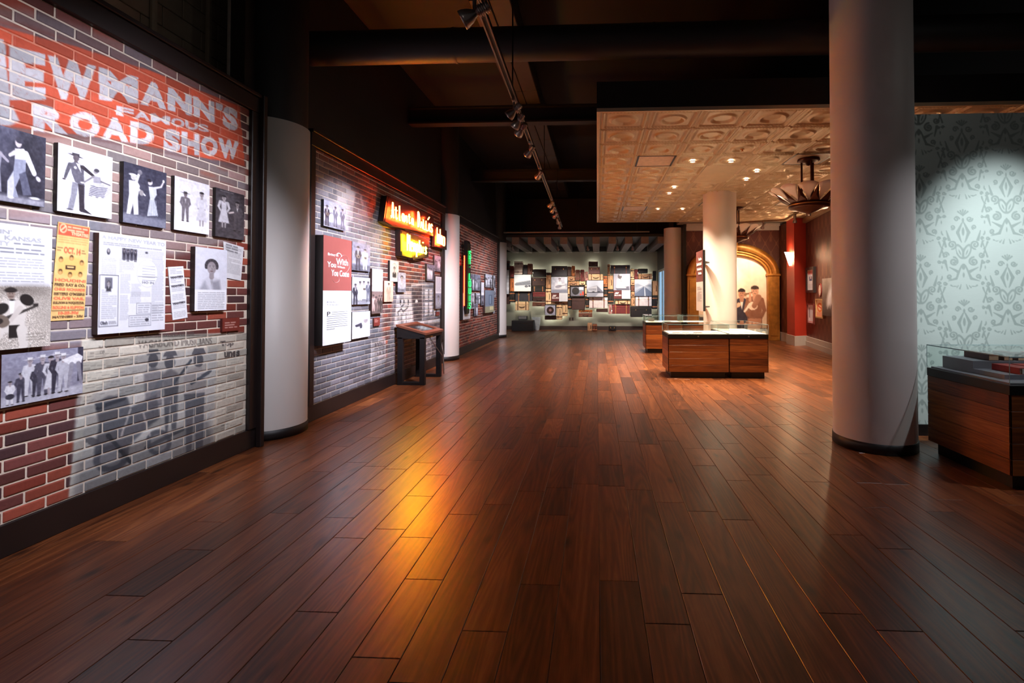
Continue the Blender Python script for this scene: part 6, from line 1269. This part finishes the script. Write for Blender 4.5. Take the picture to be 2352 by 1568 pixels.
c = Cv(22, 40, (226, 228, 242)); c.rect(.2, .3, .35, 1.3, (70, 72, 90), .6); c.words(.4, .2, .9, 1.6, .12, (150, 152, 172), .6, .3); c.rect(0, 1.65, 1, 1.75, (200, 130, 140)); framed(1853, 1868, 697, 742, .05, .03, c, 'slim reddish framed letter hanging lowest on the red wall', (96, 40, 36))
c = Cv(22, 40, (240, 200, 170)); c.ell(.5, .8, .4, .5, (236, 120, 60)); c.ell(.5, .8, .25, .3, (246, 214, 180)); c.line([(.2, .6), (.8, .9)], .07, (220, 70, 50)); c.rect(0, 1.3, 1, 1.8, (220, 130, 110), .6); framed(1872.5, 1888.5, 686, 729, .05, .035, c, 'gilt framed orange sheet music cover on the red wall', (176, 140, 96))
q = rw_quad(1888.5, 1925, 640, 724, .05); c = Cv(46, 60, (150, 136, 128)).grad((176, 160, 150), (70, 60, 60)); c.ell(.62, .55, .2, .3, (232, 228, 234), .3, .9, 8); c.ell(.5, .7, .16, .3, (244, 242, 248), .5, .9, 6); c.ell(.7, .3, .10, .14, (214, 200, 200), 0, 1, 4)
for kk in range(14): c.cap(.5, .7, .30 + .03 * kk, .95 + .12 * math.sin(kk), .02, .006, (240, 238, 246), .7)
c.noise(16, 5); picture('feather_photo', 'large unframed photo of a figure in white feathers on the red wall', 'photograph', c, q, .048, (90, 76, 72))
ctr = rw_hit(1882, 666, .03); n3 = np.array([WN[0], WN[1], 0]); ov = thing('oval_frame', 'small oval red framed portrait between the framed sheets', 'picture', tuple(ctr - n3 * .027 - np.array((0, 0, .17))))
def oval(r0, r1, d0, d1, nm, mt, fill=False):
    m = MB(); v = []; ux = np.array([WD[0], WD[1], 0]); n_ = 28
    for kk in range(n_):
        a = 2 * math.pi * kk / n_
        for rr_, dd_ in ((r0, d0), (r1, d1)): v.append(ctr + ux * rr_ * .72 * math.cos(a) + np.array((0, 0, rr_ * math.sin(a))) + n3 * dd_)
    f = [(2 * i, 2 * ((i + 1) % n_), 2 * ((i + 1) % n_) + 1, 2 * i + 1) for i in range(n_)]
    if fill: f = [tuple(2 * i for i in range(n_))]
    m.add(v, f).build(nm, mt, ov)
oval(.17, .17, -.026, .0, 'frame_edge', pm('frame_oxblood', (110, 34, 28), .4)); oval(.17, .135, .0, -.006, 'frame_ring', MATS['frame_oxblood']); oval(.14, .14, -.01, -.01, 'portrait_disc', pm('oval_print', (214, 190, 176), .5, var=.25, scale=18), True)
# ================================================================== THE SUITCASE WALL
FY = 18.60
def Apx(x, y): return 1150 + x / 8.71, 590 + y / 8.71
def Bpx(x, y): return 1320 + x / 8.71, 590 + y / 8.71
TAN, LTAN, CREAM, BRN, DBR, BLK_, CHAR, RED_, AMB, ORG, MAUV, WHT, PNK = (186, 142, 104), (224, 190, 146), (214, 200, 188), (110, 68, 52), (62, 38, 34), (30, 26, 26), (54, 54, 62), (116, 44, 44), (150, 84, 34), (190, 110, 58), (120, 84, 82), (222, 212, 212), (176, 128, 122)
CN = {TAN: 'tan', LTAN: 'light tan', CREAM: 'cream', BRN: 'brown', DBR: 'dark brown', BLK_: 'black', CHAR: 'charcoal', RED_: 'dark red', AMB: 'amber', ORG: 'orange-tan', MAUV: 'mauve-brown', WHT: 'off-white', PNK: 'pinkish'}
STRAPD, STRAPT, STRAPR = (84, 44, 32), (180, 116, 76), (110, 50, 42)
def suitcase(S, x0, y0, x1, y1, col, style, label, depth=.30, front=None, name='suitcase', floor=False, rect=None):
    """style: h/v handle across or upright, s straps across the lid (vertical bands), t straps the other way, l latches, c corners, p plain lid seam"""
    fy = front if front is not None else FY + random.Random(label).uniform(-.07, .05)
    (ax, ay), (bx_, by) = S(x0, y0), S(x1, y1); p, q = on(ax, ay, 1, fy), on(bx_, by, 1, fy); X0, X1, Z0_, Z1_ = rect if rect else (p[0] + .004, q[0] - .004, q[2] + .004, p[2] - .004)
    if floor: Z1_ -= Z0_; Z0_ = 0.0
    back = 18.82 if not floor else fy + depth
    t = thing(name, label, 'trunk' if name == 'trunk' else 'suitcase', ((X0 + X1) / 2, (fy + back) / 2, Z0_), 'suitcases on the floor' if floor else 'suitcases piled on the wall')
    body = pm('case_cloth_%d_%d_%d' % tuple(col), col, .6, var=.13, scale=9, bump=.12); w, h = X1 - X0, Z1_ - Z0_
    MB().bbox(X0, X1, fy + .012, back, Z0_, Z1_, min(.018, w / 6, h / 6)).build('shell', body, t)
    up = 'v' in style                                   # stands on end: the lid seam runs upright
    lid = tuple(min(255, int(k_ * 1.08)) for k_ in col)
    if up: s_ = X0 + w * .30; MB().bbox(X0 + .006, s_ - .003, fy, fy + .03, Z0_ + .006, Z1_ - .006, .006).build('base_half', body, t); MB().bbox(s_ + .003, X1 - .006, fy, fy + .03, Z0_ + .006, Z1_ - .006, .006).build('lid_half', pm('case_lid_%d_%d_%d' % lid, lid, .6, var=.12, scale=9, bump=.12), t)
    else: s_ = Z1_ - h * .30; MB().bbox(X0 + .006, X1 - .006, fy, fy + .03, Z0_ + .006, s_ - .003, .006).build('base_half', body, t); MB().bbox(X0 + .006, X1 - .006, fy, fy + .03, s_ + .003, Z1_ - .006, .006).build('lid_half', pm('case_lid_%d_%d_%d' % lid, lid, .6, var=.12, scale=9, bump=.12), t)
    sc_ = STRAPT if 'o' in style else STRAPR if 'r' in style else STRAPD; sm = pm('strap_%d_%d_%d' % sc_, sc_, .5, var=.15, scale=16); bm = pm('case_brass', (196, 160, 104), .35, metal=.7)
    sw = .032
    if 's' in style:
        for f_ in (.2, .8):
            c_ = X0 + w * f_; so = MB().bbox(c_ - sw / 2, c_ + sw / 2, fy - .008, back - .02, Z0_ - .0035, Z1_ + .0035, .003).build('strap', sm, t); MB().bbox(c_ - .028, c_ + .028, fy - .014, fy - .006, s_ - .02 if not up else Z0_ + h * .5, (s_ if not up else Z0_ + h * .5) + .02, .004).build('buckle', bm, so)
    if 't' in style:
        for f_ in (.18, .82):
            c_ = Z0_ + h * f_; so = MB().bbox(X0 - .0035, X1 + .0035, fy - .008, back - .02, c_ - sw / 2, c_ + sw / 2, .003).build('strap', sm, t); xb = s_ if up else X0 + w * .5; MB().bbox(xb - .022, xb + .022, fy - .014, fy - .006, c_ - .026, c_ + .026, .004).build('buckle', sm, so)
    if 'h' in style: cx, cz = X0 + w * .5, Z0_ + h * .42; L = min(.11, w * .2); MB().tube([(cx - L, fy + .002, cz + .012), (cx - L * .8, fy - .025, cz - .005), (cx, fy - .03, cz - .022), (cx + L * .8, fy - .025, cz - .005), (cx + L, fy + .002, cz + .012)], .011, 6).build('handle', pm('dark_leather', (58, 32, 24), .5), t, True)
    if up: cx, cz = X0 + w * .62, Z0_ + h * .5; L = min(.13, h * .2); MB().tube([(cx, fy + .002, cz - L), (cx + .008, fy - .025, cz - L * .8), (cx + .016, fy - .03, cz), (cx + .008, fy - .025, cz + L * .8), (cx, fy + .002, cz + L)], .011, 6).build('handle', pm('dark_leather', (58, 32, 24), .5), t, True)
    if 'l' in style:
        for f_ in (.25, .75):
            c_ = X0 + w * f_; MB().bbox(c_ - .012, c_ + .012, fy - .008, fy + .002, s_ - .03 if not up else Z0_ + h * .3, s_ + .02 if not up else Z0_ + h * .3 + .05, .003).build('latch', bm, t)
    if 'c' in style:
        for cx in (X0, X1):
            for cz in (Z0_, Z1_): MB().bbox(max(X0 - .003, cx - .022), min(X1 + .003, cx + .022), fy - .004, fy + .03, max(Z0_ - .003, cz - .022), min(Z1_ + .003, cz + .022), .004).build('corner_cap', sm, t)
    return t
A, B = Apx, Bpx
LIST = [
 (A, 180, 178, 265, 408, RED_, 'v', 'dark red suitcase on end beside the bus photo top'), (A, 268, 90, 440, 350, CREAM, 'tc', 'cream trunk with dark straps standing on the bus photo'), (A, 445, 150, 535, 350, CHAR, 'p', 'plain charcoal case next to the cream strapped trunk'),
 (A, 535, 130, 635, 350, BRN, 'vt', 'brown suitcase on end next to the plain charcoal case'), (A, 640, 240, 915, 400, BLK_, 'p', 'plain black trunk above the dark brown cases'), (A, 180, 425, 268, 690, ORG, 'vr', 'orange-tan suitcase on end touching the bus photo side'),
 (A, 610, 405, 895, 580, DBR, 'l', 'dark brown case with brass latches under the plain black trunk'), (A, 615, 585, 895, 690, BLK_, 'so', 'black case with orange-tan straps amid the dark brown stack'), (A, 170, 690, 290, 910, BLK_, 'vto', 'black case on end with tan straps beside the charcoal strapped trunk'),
 (A, 285, 690, 640, 885, CHAR, 'slo', 'charcoal trunk with tan straps and brass, under the bus photo'), (A, 105, 740, 190, 945, DBR, 'p', 'plain dark case half hidden by the end column'), (A, 100, 75, 185, 258, CHAR, 'tc', 'dark grey banded hat trunk beside the end column'),
 (A, 640, 700, 895, 800, RED_, 'p', 'dark red flat case in the dark brown stack'), (A, 640, 802, 895, 900, DBR, 'h', 'dark brown case with handle below the dark red flat case'), (A, 630, 900, 895, 990, BRN, 'h', 'brown case at the foot of the dark stack'),
 (A, 285, 892, 560, 1070, LTAN, 'shc', 'light tan case with dark straps hanging lowest under the bus photo'), (A, 905, 310, 1010, 360, DBR, 'p', 'small dark box atop the tan case by the seated man photo'), (A, 900, 362, 1010, 630, TAN, 'v', 'tan suitcase on end beside the seated man photo'),
 (A, 895, 635, 1015, 945, LTAN, 'vt', 'light tan suitcase on end beside the small red caption of the seated man'), (A, 1010, 175, 1335, 390, CHAR, 'l', 'wide charcoal trunk with brass on top of the seated man photo'), (A, 1337, 190, 1413, 385, DBR, 'p', 'dark brown case next to the wide charcoal brass trunk'),
 (A, 1415, 175, 1488, 385, AMB, 'v', 'amber leather case on end in the top row'), (A, 1340, 387, 1485, 480, TAN, 'h', 'small tan case under the amber case'), (A, 1490, 250, 1585, 470, BRN, 'tr', 'reddish brown case with bands beside the dark red spine'),
 (B, 107, 250, 195, 490, RED_, 'vt', 'dark red strapped suitcase on end in the top row'), (A, 1340, 482, 1567, 570, TAN, 'hs', 'tan case with handle above the shadow box record'), (B, 88, 477, 215, 560, LTAN, 'h', 'small light tan case above the shadow box corner'),
 (A, 1340, 572, 1385, 795, LTAN, 't', 'slim light tan case at the shadow box side by the seated man'), (A, 1015, 897, 1228, 950, TAN, 'h', 'flat tan case over the framed gold record'), (A, 1230, 882, 1340, 1185, LTAN, 'vt', 'tall light tan suitcase on end by the framed gold record'),
 (A, 1110, 952, 1228, 1255, LTAN, 'vtc', 'lowest light tan suitcase on end touching the framed gold record'), (A, 875, 1172, 1108, 1260, DBR, 'p', 'dark brown case under the framed gold record'), (A, 1342, 800, 1415, 1045, BLK_, 'to', 'narrow black case with pale bands beside the big dark trunk'),
 (A, 1418, 802, 1690, 1080, DBR, 'p', 'big plain dark brown trunk under the shadow box record'), (B, 75, 1032, 355, 1115, AMB, 'hs', 'amber case with straps under the big dark brown trunk'), (B, 75, 1118, 355, 1205, BRN, 'h', 'brown case at the very foot under the amber strapped case'),
 (B, 197, 290, 270, 475, PNK, 'v', 'pinkish suitcase on end beside the cream strapped case'), (B, 275, 85, 470, 193, DBR, 'h', 'dark brown case at the very top of the pile'), (B, 275, 196, 510, 338, MAUV, 'lc', 'mauve-brown case with brass latches second from the top'),
 (B, 275, 342, 570, 465, LTAN, 'hsr', 'light tan case with red-brown straps on the street photo'), (B, 572, 380, 655, 600, ORG, 'vt', 'orange-tan strapped suitcase on end by the street photo'), (B, 580, 604, 658, 800, BLK_, 'to', 'black banded case on end by the street photo'),
 (B, 657, 140, 710, 365, TAN, 'vt', 'slim tan suitcase on end beside the charcoal top trunk'), (B, 714, 160, 1110, 336, CHAR, 'sr', 'wide charcoal trunk with brown straps on the white shirt photo'), (B, 660, 370, 772, 652, TAN, 'v', 'tan suitcase on end beside the white shirt photo'),
 (B, 660, 657, 775, 940, BLK_, 'vto', 'black suitcase on end with tan straps by the white shirt caption'), (B, 217, 810, 288, 1020, BLK_, 'to', 'narrow black banded case beside the off-white trunk'), (B, 290, 800, 668, 1025, WHT, 'sr', 'off-white trunk with red-brown straps under the street photo'),
 (B, 430, 1030, 670, 1105, DBR, 'p', 'flat dark brown case under the off-white trunk'), (B, 1117, 235, 1195, 446, LTAN, 'vt', 'light tan suitcase on end in the top row by the white shirt photo'), (B, 1197, 245, 1268, 448, RED_, 'v', 'dark red suitcase on end above the road photo'),
 (B, 1270, 230, 1465, 328, BLK_, 'p', 'black flat case above the tan handled case'), (B, 1275, 332, 1555, 444, TAN, 'hs', 'tan case with big handle on the road photo'), (B, 1562, 275, 1637, 470, BLK_, 'p', 'black case on end at the window end of the top row'),
 (B, 1120, 452, 1200, 570, TAN, 'h', 'small tan case, upper of four between the white shirt and road photos'), (B, 1120, 573, 1200, 690, BRN, 'v', 'small brown case, second of four between the white shirt and road photos'), (B, 1125, 693, 1200, 800, TAN, 'h', 'small tan case, third of four between the white shirt and road photos'),
 (B, 1125, 803, 1205, 985, TAN, 'vr', 'small tan case on end, lowest of four beside the white trunk'), (B, 1555, 480, 1665, 772, TAN, 'v', 'tan suitcase on end at the window side of the road photo'), (B, 1545, 776, 1655, 1045, BLK_, 'vto', 'black suitcase with orange straps at the window side'),
 (B, 1210, 785, 1540, 985, WHT, 'sr', 'off-white trunk with red-brown straps under the road photo'), (B, 810, 862, 1115, 945, LTAN, 'hsr', 'light tan strapped case under the white shirt caption'), (B, 677, 950, 742, 1145, PNK, 'v', 'pinkish brown suitcase on end beside the dark red trunk'),
 (B, 745, 948, 1110, 1140, RED_, 'so', 'wide dark red-brown trunk low under the light tan strapped case'), (B, 1114, 988, 1540, 1205, BLK_, 'lc', 'largest black trunk, lowest under the off-white road trunk'), (B, 202, 558, 243, 790, LTAN, 't', 'slim light tan case between the shadow box and street photo'),
]
RC = []
for S_, x0, y0, x1, y1, col_, sty, lb in LIST:
    p, q = on(*S_(x0, y0), 1, FY), on(*S_(x1, y1), 1, FY); RC.append([p[0], q[0], q[2], p[2]])
for _ in range(3):                                  # neighbours just touch
    for i in range(len(RC)):
        for j in range(i):
            a, b = RC[i], RC[j]; ox = min(a[1], b[1]) - max(a[0], b[0]); oz = min(a[3], b[3]) - max(a[2], b[2])
            if ox > -.001 and oz > -.001:
                k0 = 0 if ox < oz else 2; d = (ox if ox < oz else oz) / 2 + .001
                lo, hi = (a, b) if a[k0] + a[k0 + 1] < b[k0] + b[k0 + 1] else (b, a); lo[k0 + 1] -= d; hi[k0] += d
for (S_, x0, y0, x1, y1, col_, sty, lb), r_ in zip(LIST, RC): suitcase(S_, x0, y0, x1, y1, col_, sty, lb, rect=(r_[0] + .0045, r_[1] - .0045, r_[2] + .0045, r_[3] - .0045))
suitcase(B, 255, 1315, 350, 1480, TAN, 'v', 'tan suitcase standing on the floor before the suitcase wall', .18, 18.45, floor=True); suitcase(B, 357, 1335, 450, 1480, BRN, 'vto', 'brown suitcase with black front standing on the floor', .18, 18.45, floor=True)
suitcase(B, 680, 1375, 830, 1480, BLK_, 'hl', 'small black case standing alone on the floor', .18, 18.45, floor=True)
def plane_quad(S, x0, y0, x1, y1, Y):
    a, b = on(*S(x0, y0), 1, Y), on(*S(x1, y1), 1, Y); return [(a[0], Y, a[2]), (b[0], Y, a[2]), (b[0], Y, b[2]), (a[0], Y, b[2])]
PB = FY - .12
# photographs fixed among the suitcases
c = Cv(44, 44, (226, 236, 244)).grad((214, 228, 236), (246, 250, 252)); c.poly([(.05, .58), (.12, .48), (.95, .34), (.98, .62), (.1, .66)], (120, 130, 144)); 
for k_ in range(5): c.line([(.1, .52 + .03 * k_), (.97, .38 + .05 * k_)], .008, (52, 58, 70) if k_ % 2 else (206, 214, 222))
c.ell(.72, .70, .09, .06, (60, 66, 78)); c.ell(.72, .70, .04, .03, (150, 158, 168)); c.ell(.90, .68, .07, .05, (70, 76, 88)); picture('photo_panel', 'bright photo of a long striped vehicle among the suitcases', 'photograph', c, plane_quad(A, 268, 355, 605, 685, PB), .15)
c = Cv(44, 44, (190, 196, 214)).noise(40, 6); portrait(c, .52, .16, .13, (176, 170, 180), cloth=(232, 234, 242)); c.poly([(.25, .45), (.8, .42), (.9, .75), (.2, .8)], (222, 224, 234), 1, 4); c.ell(.45, .6, .2, .09, (150, 150, 166), -.2); c.cap(.5, .58, .9, .5, .02, .015, (120, 122, 136)); c.rect(.0, .78, 1, 1, (112, 118, 138), .7, 6); c.rect(.82, .05, .98, .4, (226, 228, 236)); picture('photo_panel', 'photo of a seated guitarist in pale suit among the suitcases', 'photograph', c, plane_quad(A, 1012, 400, 1335, 715, PB), .15)
def caption(S, x0, xm, x1, y0, y1, label):
    q = plane_quad(S, x0, y0, x1, y1, PB); xm_ = on(*S(xm, y0), 1, PB)[0]; t = thing('caption_panel', label, 'info panel', (q[0][0], PB + .1, q[3][2]))
    MB().box(q[0][0], q[1][0], PB + .002, PB + .15, q[3][2], q[0][2]).build('mount', BLACKG, t); MB().box(q[0][0], xm_, PB, PB + .002, q[3][2], q[0][2]).build('title_face', pm('caption_brown', (96, 46, 46), .5), t); MB().box(xm_, q[1][0], PB, PB + .002, q[3][2], q[0][2]).build('text_face', pm('white_print', (232, 236, 244), .5), t)
    w_, h_ = xm_ - q[0][0], q[0][2] - q[3][2]; lettering('lettering', 'BLUES', [(q[0][0] + w_ * f, PB, q[3][2] + h_ * g_) for f, g_ in ((.1, .50), (.95, .50), (.95, .33), (.1, .33))], WT, t, .03)
    m = MB()
    for k_ in range(2): m.box(q[0][0] + w_ * (.12 + .1 * k_), q[0][0] + w_ * (.55 + .1 * k_), PB - .0015, PB, q[3][2] + h_ * (.57 + .12 * k_), q[3][2] + h_ * (.65 + .12 * k_))
    m.build('title_bars', WT, t)
    m = MB()
    for k_ in range(9): m.box(xm_ + .02, q[1][0] - .02, PB - .001, PB, q[3][2] + h_ * (.1 + .09 * k_), q[3][2] + h_ * (.12 + .09 * k_))
    m.build('small_print', pm('pale_grey_print', (196, 198, 206), .5), t)
caption(A, 1015, 1170, 1340, 720, 888, 'brown and white caption panel under the seated guitarist photo'); caption(B, 780, 942, 1115, 667, 835, 'brown and white caption panel under the white shirt photo')
c = Cv(44, 44, (206, 214, 228)).grad((196, 206, 224), (186, 194, 208)); c.poly([(.02, .60), (.10, .45), (.62, .32), (.96, .66), (.96, .74), (.02, .74)], (118, 122, 138)); c.poly([(.10, .46), (.62, .34), (.62, .72), (.10, .7)], (196, 200, 212))
for k_ in range(6): c.rect(.14 + .075 * k_, .48, .185 + .075 * k_, .62, (120, 124, 140))
c.rect(0, .70, 1, .76, (60, 62, 76)); c.rect(0, .76, 1, 1, (150, 156, 172)); c.poly([(.5, 1), (.7, .78), (1, .78), (1, 1)], (196, 200, 212), .8); c.ell(.4, .70, .08, .04, (44, 46, 58)); c.ell(.72, .70, .08, .04, (50, 52, 64)); picture('photo_panel', 'photo of a large street corner building among the suitcases', 'photograph', c, plane_quad(B, 243, 470, 572, 795, PB), .15)
c = Cv(44, 44, (170, 172, 190)).grad((176, 178, 196), (150, 152, 168)); c.poly([(.16, .95), (.22, .35), (.42, .24), (.68, .26), (.95, .6), (.85, .85)], (246, 246, 250), 1, 2); c.ell(.38, .17, .12, .15, (96, 88, 94)); c.ell(.44, .08, .11, .06, (196, 196, 204)); c.ell(.34, .17, .015, .01, (30, 28, 32)); c.cap(.31, .25, .38, .26, .01, .01, (50, 42, 46)); c.line([(.3, .5), (.25, .8)], .012, (206, 206, 216)); c.line([(.6, .5), (.7, .75)], .012, (206, 206, 216)); c.line([(.42, .3), (.47, .52)], .012, (40, 40, 50)); c.poly([(.12, .86), (.9, .74), (.95, 1), (.2, 1)], (96, 98, 114)); c.rect(.2, .80, .75, .86, (226, 226, 232)); picture('photo_panel', 'photo of a man in white shirt leaning on a table among the suitcases', 'photograph', c, plane_quad(B, 778, 335, 1110, 665, PB), .15)
c = Cv(44, 44, (220, 230, 240)).grad((226, 236, 246), (120, 130, 150)); c.ell(.58, .2, .4, .25, (252, 253, 255), 0, 1, 12); c.poly([(0, .25), (.2, .22), (.5, .38), (0, .5)], (130, 140, 158), .8, 5); c.poly([(.62, .4), (.85, .28), (1, .3), (1, .5)], (120, 130, 148), .8, 5); c.poly([(.5, .42), (.6, .42), (1.3, 1), (-.3, 1)], (104, 116, 140)); c.poly([(.575, .42), (.60, .42), (.64, 1), (.58, 1)], (240, 244, 250)); c.line([(.52, .44), (.05, .8)], .008, (206, 212, 224)); c.line([(.6, .44), (1, .74)], .008, (206, 212, 224)); picture('photo_panel', 'photo of an empty straight road among the suitcases', 'photograph', c, plane_quad(B, 1200, 450, 1538, 780, PB), .15)
c = Cv(12, 60, (210, 216, 230)).grad((236, 240, 248), (190, 198, 216)).noise(40, 5); c.rect(0, 1.5, 1, 2.6, (150, 152, 170), .5); picture('photo_panel', 'narrow bright photo half hidden by the end column', 'photograph', c, plane_quad(A, 60, 262, 165, 740, PB), .15)
# shadow box with a black disc, and a framed record
q = plane_quad(A, 1390, 575, 1676, 793, PB); t = thing('shadow_box', 'grey shadow box with a black round record and red label among the suitcases', 'display frame', (q[0][0], PB, q[3][2])); x0, x1, z0, z1 = q[0][0], q[1][0], q[3][2], q[0][2]
MB().box(x0, x1, PB + .04, PB + .15, z0, z1).build('backing', pm('slate_backing', (110, 112, 124), .5), t); MB().box(x0, x1, PB, PB + .04, z0, z0 + .03).box(x0, x1, PB, PB + .04, z1 - .02, z1).box(x0, x0 + .02, PB, PB + .04, z0, z1).box(x1 - .02, x1, PB, PB + .04, z0, z1).build('frame', BLACKG, t)
MB().lathe([(0, -.01), (.14, -.01), (.14, 0), (0, 0)], 32, (x0 + .21, PB + .035, (z0 + z1) / 2 + .01), 'y').build('disc', pm('shellac', (36, 40, 42), .35), t); MB().box(x0 + .35, x1 - .04, PB + .034, PB + .04, z1 - .16, z1 - .05).build('label_card', pm('pale_label', (196, 200, 212), .5), t); MB().box(x0 + .46, x0 + .53, PB + .034, PB + .04, z0 + .06, z0 + .20).box(x0 + .38, x0 + .43, PB + .034, PB + .04, z0 + .05, z0 + .12).build('red_tag', pm('red_tag', (206, 70, 52), .5), t)
q = plane_quad(A, 880, 957, 1103, 1168, PB); t = thing('framed_record', 'framed record with dark disc on a pale grey mat', 'display frame', (q[0][0], PB, q[3][2])); x0, x1, z0, z1 = q[0][0], q[1][0], q[3][2], q[0][2]; cxx, czz = (x0 + x1) / 2, (z0 + z1) / 2
MB().box(x0, x1, PB + .01, PB + .15, z0, z1).build('mat_board', pm('grey_mat', (168, 172, 192), .5), t); MB().box(x0, x1, PB, PB + .03, z0, z0 + .012).box(x0, x1, PB, PB + .03, z1 - .012, z1).box(x0, x0 + .012, PB, PB + .03, z0, z1).box(x1 - .02, x1, PB, PB + .15, z0, z1).build('frame', BLACKG, t)
MB().lathe([(.055, -.012), (.14, -.012), (.14, -.002), (.055, -.002)], 36, (cxx, PB + .01, czz), 'y').build('disc', pm('brown_shellac', (48, 36, 38), .3), t); MB().lathe([(0, -.006), (.055, -.006)], 24, (cxx, PB + .008, czz), 'y').build('centre_label', pm('pink_label', (150, 116, 118), .5), t)
# floor trunk, projector, pale stand, outlets
t = suitcase(A, 215, 1245, 648, 1465, BLK_, 'c', 'long black floor trunk by the end column', .5, 18.2, 'trunk', True)
(ax, ay), (bx_, by) = A(350, 1170), A(520, 1240); p, q = on(ax, ay, 1, 18.35), on(bx_, by, 1, 18.35); zt_ = max(v.co[2] for ch in t.children for v in ch.data.vertices) if t.children else .4
am = thing('small_amplifier', 'small grey amplifier box standing on the black floor trunk', 'amplifier', ((p[0] + q[0]) / 2, 18.45, zt_ + .001)); MB().bbox(p[0], q[0], 18.35, 18.6, zt_ + .001, zt_ + .03 + (p[2] - q[2]), .01).build('body', pm('dark_grey_metal', (58, 60, 62), .4), am); MB().box(p[0] + .02, q[0] - .02, 18.343, 18.35, zt_ + .05, zt_ + .01 + (p[2] - q[2])).build('front_grille', pm('light_grey_metal', (112, 114, 116), .4), am)
a1, b1, a2, b2 = (on(*A(x_, y_), 1, 18.75) for x_, y_ in ((622, 1203), (800, 1210), (690, 1400), (762, 1400)))
st_ = thing('tapered_stand', 'pale blue-grey tapered stand beside the black floor trunk', 'stand', ((a2[0] + b2[0]) / 2, 18.6, 0)); MB().add([(a1[0], 18.72, a1[2]), (b1[0], 18.72, a1[2]), (b2[0], 18.72, 0), (a2[0], 18.72, 0), (a1[0], 18.88, a1[2]), (b1[0], 18.88, a1[2]), (b2[0], 18.88, 0), (a2[0], 18.88, 0)], [(0, 3, 2, 1), (4, 5, 6, 7), (0, 1, 5, 4), (1, 2, 6, 5), (2, 3, 7, 6), (3, 0, 4, 7)]).build('body', pm('pale_stand', (150, 160, 166), .5), st_)
for x_, y_ in ((1382, 1240), (1440, 1240)):
    p = on(*A(x_, y_), 1, 18.94); o_ = thing('wall_outlet', 'small dark wall outlet plate below the suitcases', 'outlet', (p[0], 18.94, p[2] - .06), 'wall outlets'); MB().bbox(p[0] - .04, p[0] + .04, 18.938, 18.9495, p[2] - .065, p[2] + .065, .003).build('plate', pm('outlet_plate', (70, 62, 58), .5), o_); MB().box(p[0] - .02, p[0] + .02, 18.934, 18.938, p[2] - .04, p[2] + .04).build('sockets', BLACKG, o_)
# LED strips that wash the wall behind the pile
LED = emit_mat('led_strip_glow', (255, 248, 226), 48.0)
for i, (S_, x0, x1, y_) in enumerate(((A, 285, 425, 200), (A, 550, 620, 220), (A, 660, 870, 320), (A, 1040, 1320, 250), (A, 1425, 1475, 260), (A, 1505, 1570, 330), (B, 120, 180, 330), (B, 215, 265, 360), (B, 300, 450, 150), (B, 735, 1085, 230), (B, 1210, 1255, 320), (B, 1300, 1440, 290), (B, 1480, 1540, 400), (A, 320, 530, 1000), (A, 660, 870, 930), (A, 900, 1085, 1215), (A, 1130, 1210, 1190), (A, 1245, 1320, 1130), (B, 90, 330, 1140), (B, 450, 650, 1040), (B, 700, 1080, 1070), (B, 1140, 1510, 1130), (B, 1570, 1630, 980), (A, 190, 275, 850))):
    a, b = on(*S_(x0, y_), 1, 18.93), on(*S_(x1, y_), 1, 18.93); t = thing('led_strip', 'slim glowing light strip hidden behind the suitcases', 'light strip', ((a[0] + b[0]) / 2, 18.82, a[2]), 'light strips behind the suitcases'); MB().box(a[0], b[0], 18.8205, 18.832, a[2] - .008, a[2] + .008).build('strip', LED, t)
